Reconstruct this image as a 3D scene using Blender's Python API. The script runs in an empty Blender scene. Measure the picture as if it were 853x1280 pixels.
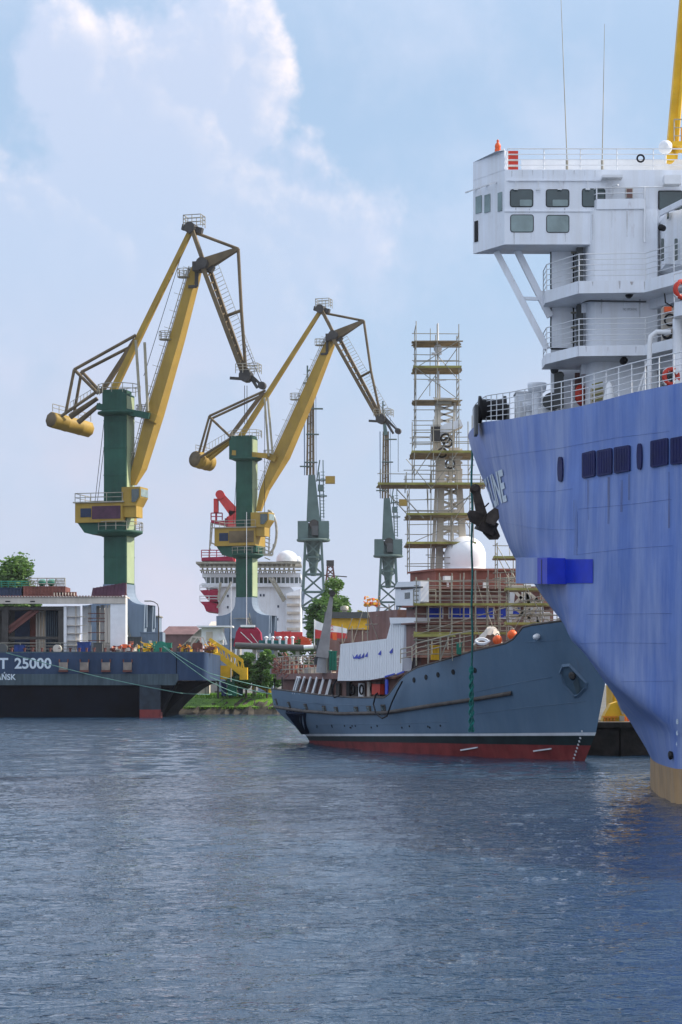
import bpy, bmesh, math, random
from math import sin, cos, pi, sqrt, radians, atan2
from mathutils import Vector, Matrix
random.seed(7)
sc = bpy.context.scene
COL = sc.collection
V = Vector
# ---------------------------------------------------------------- camera
F = 2600.0          # focal length in photo pixels
CX, HY, CH = 426.5, 855.0, 4.0
cam_d = bpy.data.cameras.new('camera'); cam = bpy.data.objects.new('camera', cam_d); COL.objects.link(cam)
cam.location = (0, 0, CH); cam.rotation_euler = (radians(90), 0, 0)
cam_d.sensor_width = 36; cam_d.lens = F/1280*36; cam_d.shift_y = (HY-640)/1280
cam_d.clip_start = 0.5; cam_d.clip_end = 20000
sc.camera = cam
# ---------------------------------------------------------------- world, sun, exposure
SUN_AZ, SUN_EL = 76.0, 37.0      # degrees clockwise from +Y (view axis), elevation
w = bpy.data.worlds.new('World'); sc.world = w; w.use_nodes = True
nt = w.node_tree; N = nt.nodes; L = nt.links
bg = N['Background']; bg.inputs['Strength'].default_value = 0.09
sky = N.new('ShaderNodeTexSky'); sky.sky_type = 'NISHITA'; sky.sun_disc = False
sky.sun_elevation = radians(SUN_EL); sky.sun_rotation = radians(SUN_AZ)
sky.air_density = 1.0; sky.dust_density = 1.2; sky.ozone_density = 1.5; sky.altitude = 0
tc = N.new('ShaderNodeTexCoord')
def wn(t, **k):
    n = N.new(t)
    for a, b in k.items(): setattr(n, a, b)
    return n
def wmath(op, a, b=None, clamp=False):
    n = wn('ShaderNodeMath', operation=op, use_clamp=clamp)
    for i, x in enumerate((a, b)):
        if x is None: continue
        if isinstance(x, (int, float)): n.inputs[i].default_value = x
        else: L.new(x, n.inputs[i])
    return n.outputs[0]
def pxdir(px, py): return V(((px-CX)/F, 1.0, (HY-py)/F)).normalized()
def blob(px, py, rx, ry):
    """soft elliptical region of the sky round a world direction"""
    d = pxdir(px, py)
    sub = wn('ShaderNodeVectorMath', operation='SUBTRACT'); L.new(tc.outputs['Generated'], sub.inputs[0]); sub.inputs[1].default_value = d
    sc_ = wn('ShaderNodeVectorMath', operation='MULTIPLY'); L.new(sub.outputs[0], sc_.inputs[0]); sc_.inputs[1].default_value = (F/rx, F/rx, F/ry)
    ln = wn('ShaderNodeVectorMath', operation='LENGTH'); L.new(sc_.outputs[0], ln.inputs[0])
    return wmath('SUBTRACT', 1.0, ln.outputs['Value'])
def wnoise(scale, detail, rough=.5, off=(0, 0, 0)):
    mp = wn('ShaderNodeMapping'); L.new(tc.outputs['Generated'], mp.inputs[0]); mp.inputs['Location'].default_value = off
    n = wn('ShaderNodeTexNoise'); L.new(mp.outputs[0], n.inputs['Vector'])
    n.inputs['Scale'].default_value = scale; n.inputs['Detail'].default_value = detail; n.inputs['Roughness'].default_value = rough
    return n.outputs['Fac']
def wramp(x, a, b):
    n = wn('ShaderNodeMapRange', interpolation_type='SMOOTHSTEP'); L.new(x, n.inputs[0])
    n.inputs[1].default_value = a; n.inputs[2].default_value = b
    return n.outputs[0]
def wmix(f, a, col):
    n = wn('ShaderNodeMix', data_type='RGBA')
    if isinstance(f, float): n.inputs[0].default_value = f
    else: L.new(f, n.inputs[0])
    L.new(a, n.inputs[6])
    if isinstance(col, tuple): n.inputs[7].default_value = (*col, 1)
    else: L.new(col, n.inputs[7])
    return n.outputs[2]
n2 = wnoise(6, 5, .5, (3, 1, 2))
c = wmix(0.70, sky.outputs[0], (4.6, 6.3, 8.6))            # thin high haze that evens the sky out
CLOUD = ((85, 78, 84, 92), (190, 200, 180, 230), (318, 118, 62, 88), (262, 80, 95, 110), (260, 330, 230, 190), (110, 330, 190, 170))
def cloud_field(ox, oy):
    """height field of the big cumulus, looked up a little towards the sun when ox, oy are set"""
    body = None
    for (bx, by, rx, ry) in CLOUD:
        k = blob(bx-ox, by-oy, rx, ry); body = k if body is None else wmath('MAXIMUM', body, k)
    off = (ox/F, 0, -oy/F)
    a = wmath('MULTIPLY', wmath('SUBTRACT', wnoise(24, 11, .58, off), .5), 1.55)
    return wmath('ADD', wmath('MULTIPLY', body, 1.1), a)
f0 = cloud_field(0, 0); f1 = cloud_field(16, -13); f2 = cloud_field(34, -26)
m0 = wramp(f0, .0, .34)
lit = wmath('MULTIPLY', wmath('MULTIPLY', wramp(wmath('SUBTRACT', f0, f1), -.02, .5), m0), wmath('SUBTRACT', 1.0, wramp(f0, .45, 1.0)))
# low haze towards the horizon
sep = wn('ShaderNodeSeparateXYZ'); L.new(tc.outputs['Generated'], sep.inputs[0])
hz = wmath('SUBTRACT', 1.0, wramp(sep.outputs[2], .0, .22))
hi_ = wramp(sep.outputs[2], .15, .31)
wisp = wmath('MULTIPLY', wramp(wnoise(8, 8, .62, (7, 2, 4)), .46, .70), .45)
c = wmix(wisp, c, (6.3, 6.9, 8.5))
c = wmix(wmath('MULTIPLY', m0, wmath('ADD', .36, wmath('MULTIPLY', hi_, .36))), c, (5.9, 6.55, 8.3))
c = wmix(wmath('MULTIPLY', hz, .7), c, (5.5, 5.75, 7.2))
pk = wmath('MULTIPLY', wramp(n2, .48, .70), wmath('MULTIPLY', hz, .9))
c = wmix(pk, c, (7.2, 6.35, 7.2))
c = wmix(wmath('MULTIPLY', lit, wmath('ADD', .12, wmath('MULTIPLY', hi_, .85))), c, (9.6, 8.9, 9.1))
# brightness added to the unseen sky overhead, to lighten the water's reflection
c = wmix(wmath('MULTIPLY', wramp(sep.outputs[2], .27, .50), .75), c, (8.4, 9.5, 11.8))
# unseen sky behind the viewer brightened as added fill for shaded faces
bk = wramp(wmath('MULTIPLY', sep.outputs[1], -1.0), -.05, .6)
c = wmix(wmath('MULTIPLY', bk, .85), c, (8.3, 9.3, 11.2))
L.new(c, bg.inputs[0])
sun_d = bpy.data.lights.new('sun', 'SUN'); sun = bpy.data.objects.new('sun', sun_d); COL.objects.link(sun)
sun_d.energy = 5.0; sun_d.angle = radians(.5); sun_d.color = (1, .90, .76)
_sd = V((sin(radians(SUN_AZ))*cos(radians(SUN_EL)), cos(radians(SUN_AZ))*cos(radians(SUN_EL)), sin(radians(SUN_EL))))
sun.rotation_euler = _sd.to_track_quat('Z', 'Y').to_euler()
sc.view_settings.view_transform = 'Standard'; sc.view_settings.look = 'None'
sc.view_settings.exposure = 0.36; sc.view_settings.gamma = 1
sc.cycles.max_bounces = 5; sc.cycles.diffuse_bounces = 2; sc.cycles.glossy_bounces = 3; sc.cycles.transmission_bounces = 3
sc.cycles.use_denoising = True

# ---------------------------------------------------------------- helpers
def P(px, py, Y): return V(((px-CX)/F*Y, Y, CH+(HY-py)/F*Y))
def PX(px, Y): return (px-CX)/F*Y
def PZ(py, Y): return CH+(HY-py)/F*Y
def lerp(a, b, t): return a+(b-a)*t
def interp(x, tab):
    if x <= tab[0][0]: return tab[0][1]
    for (x0, y0), (x1, y1) in zip(tab, tab[1:]):
        if x <= x1: return y0+(y1-y0)*(x-x0)/(x1-x0)
    return tab[-1][1]
def smooth(x, a, b):
    t = max(0, min(1, (x-a)/(b-a))); return t*t*(3-2*t)

def frame_of(d, up=V((0, 0, 1))):
    d = d.normalized()
    if abs(d.dot(up)) > .995: up = V((0, 1, 0))
    x = up.cross(d).normalized(); y = d.cross(x).normalized()
    return x, y
class MB:
    def __init__(s): s.v = []; s.f = []; s.sm = []
    def add(s, vs, fs, smooth=False):
        o = len(s.v); s.v += [V(p) for p in vs]; s.f += [tuple(i+o for i in f) for f in fs]; s.sm += [smooth]*len(fs); return s
    def box(s, c, size, rz=0, ax=None):
        hx, hy, hz = (k/2 for k in size)
        pts = [V((x, y, z)) for z in (-hz, hz) for x, y in ((-hx, -hy), (hx, -hy), (hx, hy), (-hx, hy))]
        m = Matrix.Rotation(rz, 3, 'Z') if ax is None else ax
        return s.add([V(c)+m@p for p in pts], [(3, 2, 1, 0), (4, 5, 6, 7), (0, 1, 5, 4), (1, 2, 6, 5), (2, 3, 7, 6), (3, 0, 4, 7)])
    def bar(s, a, b, w, h=None, w2=None, h2=None, up=V((0, 0, 1))):
        a, b = V(a), V(b); h = h or w; w2 = w2 or w; h2 = h2 or (h if w2 == w else w2*h/w)
        x, y = frame_of(b-a, up)
        q = [a+x*i*w/2+y*j*h/2 for i, j in ((-1, -1), (1, -1), (1, 1), (-1, 1))]+[b+x*i*w2/2+y*j*h2/2 for i, j in ((-1, -1), (1, -1), (1, 1), (-1, 1))]
        return s.add(q, [(3, 2, 1, 0), (4, 5, 6, 7), (0, 1, 5, 4), (1, 2, 6, 5), (2, 3, 7, 6), (3, 0, 4, 7)])
    def tube(s, a, b, r, n=8, r2=None):
        a, b = V(a), V(b); r2 = r if r2 is None else r2
        x, y = frame_of(b-a); q = []
        for p, R in ((a, r), (b, r2)): q += [p+x*cos(2*pi*i/n)*R+y*sin(2*pi*i/n)*R for i in range(n)]
        s.add(q, [(i, (i+1) % n, n+(i+1) % n, n+i) for i in range(n)], n > 5)
        s.add(q[:n], [tuple(range(n-1, -1, -1))]); s.add(q[n:], [tuple(range(n))])
        return s
    def path(s, pts, r, n=6):
        pts = [V(p) for p in pts]; q = []; x = y = None
        for i, p in enumerate(pts):
            d = (pts[min(i+1, len(pts)-1)]-pts[max(i-1, 0)])
            if x is None: x, y = frame_of(d)
            else:
                d.normalize(); x = (x-d*x.dot(d)).normalized(); y = d.cross(x)
            q += [p+x*cos(2*pi*k/n)*r+y*sin(2*pi*k/n)*r for k in range(n)]
        fs = [(i*n+k, i*n+(k+1) % n, (i+1)*n+(k+1) % n, (i+1)*n+k) for i in range(len(pts)-1) for k in range(n)]
        return s.add(q, fs, True)
    def prism(s, poly, vec):
        """planar polygon extruded along vec"""
        poly = [V(p) for p in poly]; vec = V(vec); n = len(poly)
        return s.add(poly+[p+vec for p in poly], [tuple(range(n)), tuple(range(2*n-1, n-1, -1))]+[(i, i+n, (i+1) % n+n, (i+1) % n) for i in range(n)])
    def lathe(s, c, prof, n=24, axis=None):
        c = V(c); m = Matrix.Identity(3) if axis is None else V((0, 0, 1)).rotation_difference(V(axis).normalized()).to_matrix()
        q = []
        for r, z in prof: q += [c+m@V((r*cos(2*pi*i/n), r*sin(2*pi*i/n), z)) for i in range(n)]
        fs = [(j*n+i, j*n+(i+1) % n, (j+1)*n+(i+1) % n, (j+1)*n+i) for j in range(len(prof)-1) for i in range(n)]
        s.add(q, fs, True)
        if prof[0][0] > 1e-4: s.add(q[:n], [tuple(range(n-1, -1, -1))])
        if prof[-1][0] > 1e-4: s.add(q[-n:], [tuple(range(n))])
        return s
    def torus(s, c, R, r, axis=(0, 1, 0), n=20, m=8):
        mt = V((0, 0, 1)).rotation_difference(V(axis).normalized()).to_matrix(); q = []
        for i in range(n):
            a = 2*pi*i/n
            for j in range(m):
                b = 2*pi*j/m; q.append(V(c)+mt@V(((R+r*cos(b))*cos(a), (R+r*cos(b))*sin(a), r*sin(b))))
        return s.add(q, [(i*m+j, ((i+1) % n)*m+j, ((i+1) % n)*m+(j+1) % m, i*m+(j+1) % m) for i in range(n) for j in range(m)], True)
    def build(s, name, m, parent=None, **props):
        me = bpy.data.meshes.new(name)
        o = bpy.data.objects.new(name, me); COL.objects.link(o)
        org = V((0, 0, 0))
        if parent is not None:
            o.parent = parent; p = parent
            while p is not None: org = org+V(p.location); p = p.parent
        me.from_pydata([tuple(v-org) for v in s.v], [], s.f)
        me.materials.append(m)
        for p, k in zip(me.polygons, s.sm): p.use_smooth = k
        bmm = bmesh.new(); bmm.from_mesh(me); bmesh.ops.recalc_face_normals(bmm, faces=bmm.faces); bmm.to_mesh(me); bmm.free()
        for k, v in props.items(): o[k] = v
        return o
def thing(name, label, cat, loc=(0, 0, 0), group=None):
    o = bpy.data.objects.new(name, None); COL.objects.link(o); o.location = loc; o.empty_display_size = .2
    o['label'] = label; o['category'] = cat
    if group: o['group'] = group
    return o
def tag(o, label, cat, group=None, kind=None):
    if label: o['label'] = label
    if cat: o['category'] = cat
    if group: o['group'] = group
    if kind: o['kind'] = kind
    return o
def copy_tree(o, parent=None, loc=None):
    c = o.copy(); COL.objects.link(c); c.parent = parent
    if loc is not None: c.location = loc
    for ch in list(o.children): copy_tree(ch, c)
    return c
def railing(pts, h=1.0, rails=4, r=.025, step=1.5, up=V((0, 0, 1))):
    m = MB(); pts = [V(p) for p in pts]
    for a, b in zip(pts, pts[1:]):
        for k in range(rails):
            z = up*(h*(k+1)/rails)
            m.tube(a+z, b+z, r if k < rails-1 else r*1.35, 5)
        n = max(1, round((b-a).length/step))
        for i in range(n): m.tube(a.lerp(b, i/n), a.lerp(b, i/n)+up*h, r*1.3, 5)
    m.tube(pts[-1], pts[-1]+up*h, r*1.3, 5)
    return m

# ---------------------------------------------------------------- materials
MATS = {}
def mat(name, col, rough=.55, metal=0.0, var=.12, scale=1.2, streak=0.0, streak_col=None, rust=0.0, bump=.0, coat=0, spec=.3, streak_scale=(1.6, 1.6, .09), dark=None):
    """procedural paint / surface: base colour, cloudy variation, vertical weather streaks and rust specks"""
    if name in MATS: return MATS[name]
    m = bpy.data.materials.new(name); m.use_nodes = True; t = m.node_tree; b = t.nodes['Principled BSDF']
    b.inputs['Roughness'].default_value = rough; b.inputs['Metallic'].default_value = metal; b.inputs['Specular IOR Level'].default_value = spec
    g = t.nodes.new('ShaderNodeNewGeometry')
    def noise(sc3, detail=6, rg=.6):
        mp = t.nodes.new('ShaderNodeMapping'); t.links.new(g.outputs['Position'], mp.inputs[0]); mp.inputs['Scale'].default_value = sc3
        n = t.nodes.new('ShaderNodeTexNoise'); t.links.new(mp.outputs[0], n.inputs['Vector']); n.inputs['Scale'].default_value = 1
        n.inputs['Detail'].default_value = detail; n.inputs['Roughness'].default_value = rg; return n.outputs['Fac']
    def ramp(x, a, c):
        r = t.nodes.new('ShaderNodeMapRange'); t.links.new(x, r.inputs[0]); r.inputs[1].default_value = a; r.inputs[2].default_value = c; return r.outputs[0]
    def mix(f, a, c_, k=1.0):
        mm = t.nodes.new('ShaderNodeMath'); mm.operation = 'MULTIPLY'; t.links.new(f, mm.inputs[0]); mm.inputs[1].default_value = k
        x = t.nodes.new('ShaderNodeMix'); x.data_type = 'RGBA'; t.links.new(mm.outputs[0], x.inputs[0])
        if isinstance(a, tuple): x.inputs[6].default_value = (*a, 1)
        else: t.links.new(a, x.inputs[6])
        x.inputs[7].default_value = (*c_, 1); return x.outputs[2]
    lo = tuple(k*(1-var*1.6) for k in col); hi = tuple(min(1, k*(1+var)) for k in col)
    c = mix(ramp(noise((scale,)*3), .3, .7), lo, hi)
    if streak:
        sc_ = streak_col or tuple(min(1, k*1.5+.03) for k in col)
        c = mix(ramp(noise(streak_scale, 7, .65), .42, .64), c, sc_, streak)
        dk = dark or tuple(k*.6 for k in col)
        c = mix(ramp(noise(tuple(k*1.9 for k in streak_scale), 7, .7), .46, .70), c, dk, streak*.8)
    if rust:
        c = mix(ramp(noise((1.7, 1.7, .5), 8, .75), .6, .72), c, (.16, .06, .025), rust)
    t.links.new(c, b.inputs['Base Color'])
    if bump:
        bn = t.nodes.new('ShaderNodeBump'); bn.inputs['Strength'].default_value = bump; bn.inputs['Distance'].default_value = .05
        t.links.new(noise((scale*3,)*3, 5), bn.inputs['Height']); t.links.new(bn.outputs[0], b.inputs['Normal'])
    MATS[name] = m; return m

M = dict(
    blue_hull=mat('blue_hull_paint', (.135, .22, .51), .42, var=.14, scale=.3, streak=.85, streak_col=(.27, .335, .55), dark=(.06, .13, .42), streak_scale=(1.0, 1.0, .10)),
    bright_blue=mat('bright_blue_paint', (.006, .03, .46), .45, var=.15),
    window_cover=mat('dark_blue_cover', (.004, .007, .075), .5, var=.2),
    tan_bottom=mat('tan_antifouling', (.42, .26, .12), .6, var=.2, scale=.6, streak=.5, streak_col=(.42, .32, .22)),
    ship_white=mat('ship_white', (.78, .81, .86), .4, var=.05, scale=.5, streak=.28, streak_col=(.64, .65, .66), dark=(.50, .44, .35), rust=.30),
    white=mat('white_paint', (.78, .79, .80), .45, var=.05, streak=.15, streak_col=(.6, .58, .52)),
    rail_white=mat('rail_white', (.72, .73, .74), .5, var=.05),
    dark_glass=mat('window_glass', (.03, .055, .055), .08, var=.2, spec=.8),
    pale_glass=mat('pale_window_glass', (.20, .27, .26), .12, var=.2, spec=.8),
    black=mat('black_rubber', (.012, .012, .014), .6),
    anchor=mat('rusted_anchor', (.05, .038, .03), .75, var=.4, scale=3, rust=.5, bump=.4),
    red=mat('signal_red', (.55, .05, .03), .5, var=.15),
    orange=mat('orange_plastic', (.75, .12, .03), .45, var=.12),
    grey_hull=mat('slate_hull_paint', (.105, .17, .245), .40, var=.10, scale=.3, streak=.28, streak_col=(.15, .22, .30), dark=(.055, .125, .215), streak_scale=(.8, .8, .12), rust=.14),
    grey_line=mat('rub_rail_rust', (.10, .085, .075), .7, var=.3, rust=.4),
    line_white=mat('waterline_white', (.62, .64, .66), .5, var=.08, rust=.2),
    boot_black=mat('boot_top_black', (.010, .022, .024), .5, var=.3),
    boot_red=mat('antifouling_red', (.20, .028, .028), .6, var=.25, scale=.8, streak=.3, streak_col=(.27, .07, .06)),
    sheet=mat('white_sheeting', (.80, .81, .82), .5, var=.03, scale=.6, streak=.18, streak_col=(.58, .60, .64), dark=(.6, .6, .6)),
    primer=mat('brown_primer', (.19, .10, .085), .7, var=.18, scale=.7, streak=.4, streak_col=(.29, .20, .18), dark=(.10, .06, .05), rust=.2),
    primer_red=mat('red_primer', (.24, .085, .06), .65, var=.15, scale=.7, streak=.3),
    cover_blue=mat('blue_window_film', (.008, .04, .42), .35, var=.15),
    steel=mat('galvanised_steel', (.33, .31, .25), .45, metal=.3, var=.2),
    plank=mat('scaffold_plank', (.36, .29, .19), .75, var=.25, scale=2.5),
    toe_yellow=mat('toe_board_yellow', (.34, .32, .09), .7, var=.35, scale=1.0, streak=.3, streak_col=(.35, .30, .14)),
    cream=mat('cream_mast', (.66, .60, .50), .55, var=.1, scale=2, rust=.2),
    crane_yellow=mat('crane_yellow', (.37, .24, .038), .6, var=.16, scale=.25, streak=.3, streak_col=(.30, .20, .07), dark=(.19, .11, .03), rust=.2),
    crane_brown=mat('crane_brown_steel', (.15, .11, .06), .65, var=.3, scale=.3, rust=.3),
    crane_green=mat('crane_green', (.018, .078, .05), .65, var=.3, scale=.25, streak=.35, streak_col=(.03, .10, .08), dark=(.009, .045, .042), rust=.08),
    crane_lit=mat('crane_sunlit_green', (.33, .40, .24), .6, var=.1, scale=.3),
    rod_pale=mat('tie_rod_paint', (.34, .31, .22), .6, var=.15),
    crane_dark=mat('crane_joint_steel', (.06, .055, .05), .6, var=.2),
    far_green=mat('weathered_teal', (.105, .16, .15), .65, var=.15, scale=.3, rust=.25),
    far_grey=mat('portal_blue_grey', (.17, .22, .29), .65, var=.08, scale=.2, streak=.2),
    maroon=mat('maroon_panel', (.075, .03, .055), .6, var=.2),
    barge_blue=mat('barge_navy', (.018, .044, .10), .55, var=.2, scale=.25, streak=.55, streak_col=(.04, .075, .14), dark=(.010, .022, .06), rust=.12, streak_scale=(.5, .5, .08)),
    barge_band=mat('barge_band_grey', (.05, .08, .098), .6, var=.25, scale=.3, streak=.5),
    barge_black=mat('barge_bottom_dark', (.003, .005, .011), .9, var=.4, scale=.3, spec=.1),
    letter=mat('letter_white', (.62, .70, .76), .5, var=.08, scale=3),
    cream_steel=mat('cream_block_steel', (.60, .54, .46), .6, var=.1, scale=.4, streak=.3, streak_col=(.40, .34, .28), rust=.3),
    rust_steel=mat('rusty_red_steel', (.16, .06, .05), .7, var=.25, scale=.5, rust=.4),
    dark_blue_box=mat('dark_blue_container', (.015, .03, .07), .55, var=.2),
    blue_crate=mat('blue_crate', (.015, .05, .22), .5, var=.2),
    green_gear=mat('green_winch_paint', (.02, .20, .13), .5, var=.2),
    rope_green=mat('green_rope', (.03, .16, .14), .8, var=.3, scale=6),
    rope_pale=mat('pale_mooring_rope', (.11, .24, .21), .8, var=.2),
    rope_dark=mat('dark_cable', (.02, .02, .025), .7),
    machine_yellow=mat('machine_yellow', (.72, .42, .02), .5, var=.15, scale=1),
    machine_orange=mat('machine_orange', (.66, .22, .02), .5, var=.2, scale=1),
    crimson=mat('crimson_tarpaulin', (.33, .012, .05), .5, var=.15, scale=.5),
    banner_red=mat('banner_red', (.56, .05, .05), .6, var=.1),
    brick=mat('brick_roof', (.17, .10, .10), .8, var=.2, scale=.6),
    concrete=mat('concrete', (.30, .29, .27), .85, var=.2, scale=.6),
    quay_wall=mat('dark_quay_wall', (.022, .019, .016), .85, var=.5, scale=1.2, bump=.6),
    bark=mat('bark', (.09, .07, .05), .9, var=.3, scale=4),
    pipe_grey=mat('pipe_cladding', (.085, .09, .09), .6, var=.12, scale=.4),
    teal=mat('teal_plinth', (.02, .14, .14), .6),
    bank=mat('river_bank_rock', (.05, .043, .033), .9, var=.5, scale=.9, bump=.8),
    ground=mat('yard_ground', (.13, .125, .11), .9, var=.25, scale=.15),
    skin_grey=mat('derrick_grey', (.30, .30, .30), .5, var=.12, scale=1.5),
)
def leaf_mat(name, a, b):
    m = bpy.data.materials.new(name); m.use_nodes = True; t = m.node_tree; p = t.nodes['Principled BSDF']
    g = t.nodes.new('ShaderNodeNewGeometry'); n = t.nodes.new('ShaderNodeTexNoise'); t.links.new(g.outputs['Position'], n.inputs['Vector']); n.inputs['Scale'].default_value = .9; n.inputs['Detail'].default_value = 4
    r = t.nodes.new('ShaderNodeMapRange'); r.inputs[1].default_value = .35; r.inputs[2].default_value = .65; t.links.new(n.outputs['Fac'], r.inputs[0])
    x = t.nodes.new('ShaderNodeMix'); x.data_type = 'RGBA'; t.links.new(r.outputs[0], x.inputs[0]); x.inputs[6].default_value = (*a, 1); x.inputs[7].default_value = (*b, 1)
    t.links.new(x.outputs[2], p.inputs['Base Color']); p.inputs['Roughness'].default_value = .6
    tr = t.nodes.new('ShaderNodeBsdfTranslucent'); t.links.new(x.outputs[2], tr.inputs[0]); ms = t.nodes.new('ShaderNodeMixShader'); ms.inputs[0].default_value = .35
    t.links.new(p.outputs[0], ms.inputs[1]); t.links.new(tr.outputs[0], ms.inputs[2]); t.links.new(ms.outputs[0], t.nodes['Material Output'].inputs[0])
    return m
M['leaf'] = leaf_mat('tree_leaves', (.07, .15, .03), (.15, .27, .06))
M['leaf_dark'] = leaf_mat('dark_tree_leaves', (.04, .11, .022), (.12, .24, .05))
M['leaf_gold'] = leaf_mat('yellowish_leaves', (.10, .13, .02), (.25, .25, .04))
M['grass'] = leaf_mat('bank_grass', (.09, .22, .02), (.18, .36, .04))

# letters: a text curve turned into a plain mesh, then mapped by a function
def text_mesh(s, size=1.0, space=1.0, cuts=0, bold=.02):
    cu = bpy.data.curves.new('lettering_source', 'FONT'); cu.body = s; cu.size = size; cu.space_character = space; cu.offset = bold
    o = bpy.data.objects.new('lettering_source', cu); COL.objects.link(o)
    dg = bpy.context.evaluated_depsgraph_get(); me = bpy.data.meshes.new_from_object(o.evaluated_get(dg))
    b = bmesh.new(); b.from_mesh(me)
    if cuts:
        bmesh.ops.triangulate(b, faces=b.faces)
        for _ in range(cuts): bmesh.ops.subdivide_edges(b, edges=[e for e in b.edges if e.calc_length() > size*.12], cuts=1)
    vs = [v.co.copy() for v in b.verts]; b.verts.index_update(); fs = [tuple(v.index for v in f.verts) for f in b.faces]
    b.free(); bpy.data.objects.remove(o); bpy.data.curves.remove(cu); bpy.data.meshes.remove(me)
    return vs, fs
def text_on_plane(s, org, right, up, height, width=None, out=V((0, 0, 0)), bold=.02):
    vs, fs = text_mesh(s, 1.0, 1.0, 0, bold)
    x0 = min(v.x for v in vs); x1 = max(v.x for v in vs); y0 = min(v.y for v in vs); y1 = max(v.y for v in vs)
    kx = (width/(x1-x0)) if width else height/(y1-y0); ky = height/(y1-y0)
    m = MB(); m.add([V(org)+V(right)*((v.x-x0)*kx)+V(up)*((v.y-y0)*ky)+V(out) for v in vs], fs); return m
# ================================================================ SETTING
# water
def make_water():
    m = bpy.data.materials.new('harbour_water'); m.use_nodes = True; t = m.node_tree; b = t.nodes['Principled BSDF']
    b.inputs['Base Color'].default_value = (.014, .038, .072, 1); b.inputs['Roughness'].default_value = .035; b.inputs['IOR'].default_value = 1.333
    g = t.nodes.new('ShaderNodeNewGeometry')
    def noise(sx, sy, detail, rg=.55, rot=0):
        mp = t.nodes.new('ShaderNodeMapping'); t.links.new(g.outputs['Position'], mp.inputs[0]); mp.inputs['Scale'].default_value = (sx, sy, 1); mp.inputs['Rotation'].default_value = (0, 0, rot)
        n = t.nodes.new('ShaderNodeTexNoise'); t.links.new(mp.outputs[0], n.inputs['Vector']); n.inputs['Scale'].default_value = 1; n.inputs['Detail'].default_value = detail; n.inputs['Roughness'].default_value = rg
        return n.outputs['Fac']
    def mul(x, k):
        q = t.nodes.new('ShaderNodeMath'); q.operation = 'MULTIPLY'; t.links.new(x, q.inputs[0])
        if isinstance(k, float): q.inputs[1].default_value = k
        else: t.links.new(k, q.inputs[1])
        return q.outputs[0]
    def add(x, y):
        q = t.nodes.new('ShaderNodeMath'); q.operation = 'ADD'; t.links.new(x, q.inputs[0]); t.links.new(y, q.inputs[1]); return q.outputs[0]
    patch = t.nodes.new('ShaderNodeMapRange'); t.links.new(noise(.16, .10, 5), patch.inputs[0]); patch.inputs[1].default_value = .35; patch.inputs[2].default_value = .65; patch.inputs[3].default_value = .45; patch.inputs[4].default_value = 1.3
    def power(x, e):
        q = t.nodes.new('ShaderNodeMath'); q.operation = 'POWER'; t.links.new(x, q.inputs[0]); q.inputs[1].default_value = e; return q.outputs[0]
    fine = add(mul(power(noise(1.7, 3.0, 3, .6, -.25), 3.0), .42), mul(power(noise(5, 9, 2, .6, .15), 3.0), .16))
    h = add(mul(noise(.35, .6, 2, .5, .25), .10), mul(fine, patch.outputs[0]))
    bn = t.nodes.new('ShaderNodeBump'); bn.inputs['Strength'].default_value = 1.0; bn.inputs['Distance'].default_value = WAVE
    t.links.new(h, bn.inputs['Height']); t.links.new(bn.outputs[0], b.inputs['Normal'])
    return m
WAVE = .42
OC_V, OC_S = 2.4, .075
WMAT = make_water()
# far water: one sheet; near water (the part whose waves the picture resolves) is a real wave surface
mw = MB(); mw.add([(-3000, -60, -.4), (3000, -60, -.4), (3000, 6000, -.4), (-3000, 6000, -.4)], [(0, 1, 2, 3)])
mw.add([(-80, -40, -.9), (80, -40, -.9), (80, 1, -.9), (-80, 1, -.9)], [])
tag(mw.build('water', WMAT), 'rippled blue grey harbour water', None, kind='structure')
def sea(name, label, x, y, size, res, rx, ry, seed, lift):
    wme = bpy.data.meshes.new(name); o = bpy.data.objects.new(name, wme); COL.objects.link(o)
    oc = o.modifiers.new('waves', 'OCEAN'); oc.geometry_mode = 'GENERATE'; oc.repeat_x = rx; oc.repeat_y = ry
    oc.resolution = oc.viewport_resolution = res; oc.spatial_size = size; oc.size = 1.0; oc.depth = 12
    oc.wind_velocity = OC_V; oc.wave_scale = OC_S; oc.wave_scale_min = .02; oc.choppiness = .9; oc.wave_alignment = 0.2; oc.wave_direction = radians(60); oc.damping = .3; oc.random_seed = seed; oc.time = 2.0
    dg_ = bpy.context.evaluated_depsgraph_get(); nme = bpy.data.meshes.new_from_object(o.evaluated_get(dg_)); bpy.data.objects.remove(o)
    n = len(nme.vertices); co = [0.0]*(3*n); nme.vertices.foreach_get('co', co)
    x0 = min(co[0::3]); y0 = min(co[1::3])
    nme.polygons.foreach_set('use_smooth', [True]*len(nme.polygons)); nme.materials.clear(); nme.materials.append(WMAT)
    o = bpy.data.objects.new(name, nme); COL.objects.link(o); o.location = (x-x0, y-y0, lift)
    tag(o, label, None, kind='structure'); return n
sea('near_water', 'choppy nearer harbour water', -24, 13, 27, 18, 2, 3, 4, 0.0)
sea('far_water', 'rippled farther harbour water', -78, 88, 78, 15, 2, 3, 9, 0.0)

# yard ground: a raised sheet with a vertical quay face
QZ = 1.8
gp = [(13.6, 116.5), (13.4, 128), (5.5, 150), (2.5, 200), (0, 276), (-8.5, 284), (-30, 287), (-330, 289), (-1500, 700), (-1500, 5500), (1800, 5500), (1800, 400), (90, 116.5)]
m = MB(); m.prism([(x, y, -3) for x, y in gp], (0, 0, QZ+3)); tag(m.build('ground', M['ground']), 'grey shipyard ground behind the quay edge', None, kind='structure')
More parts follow.
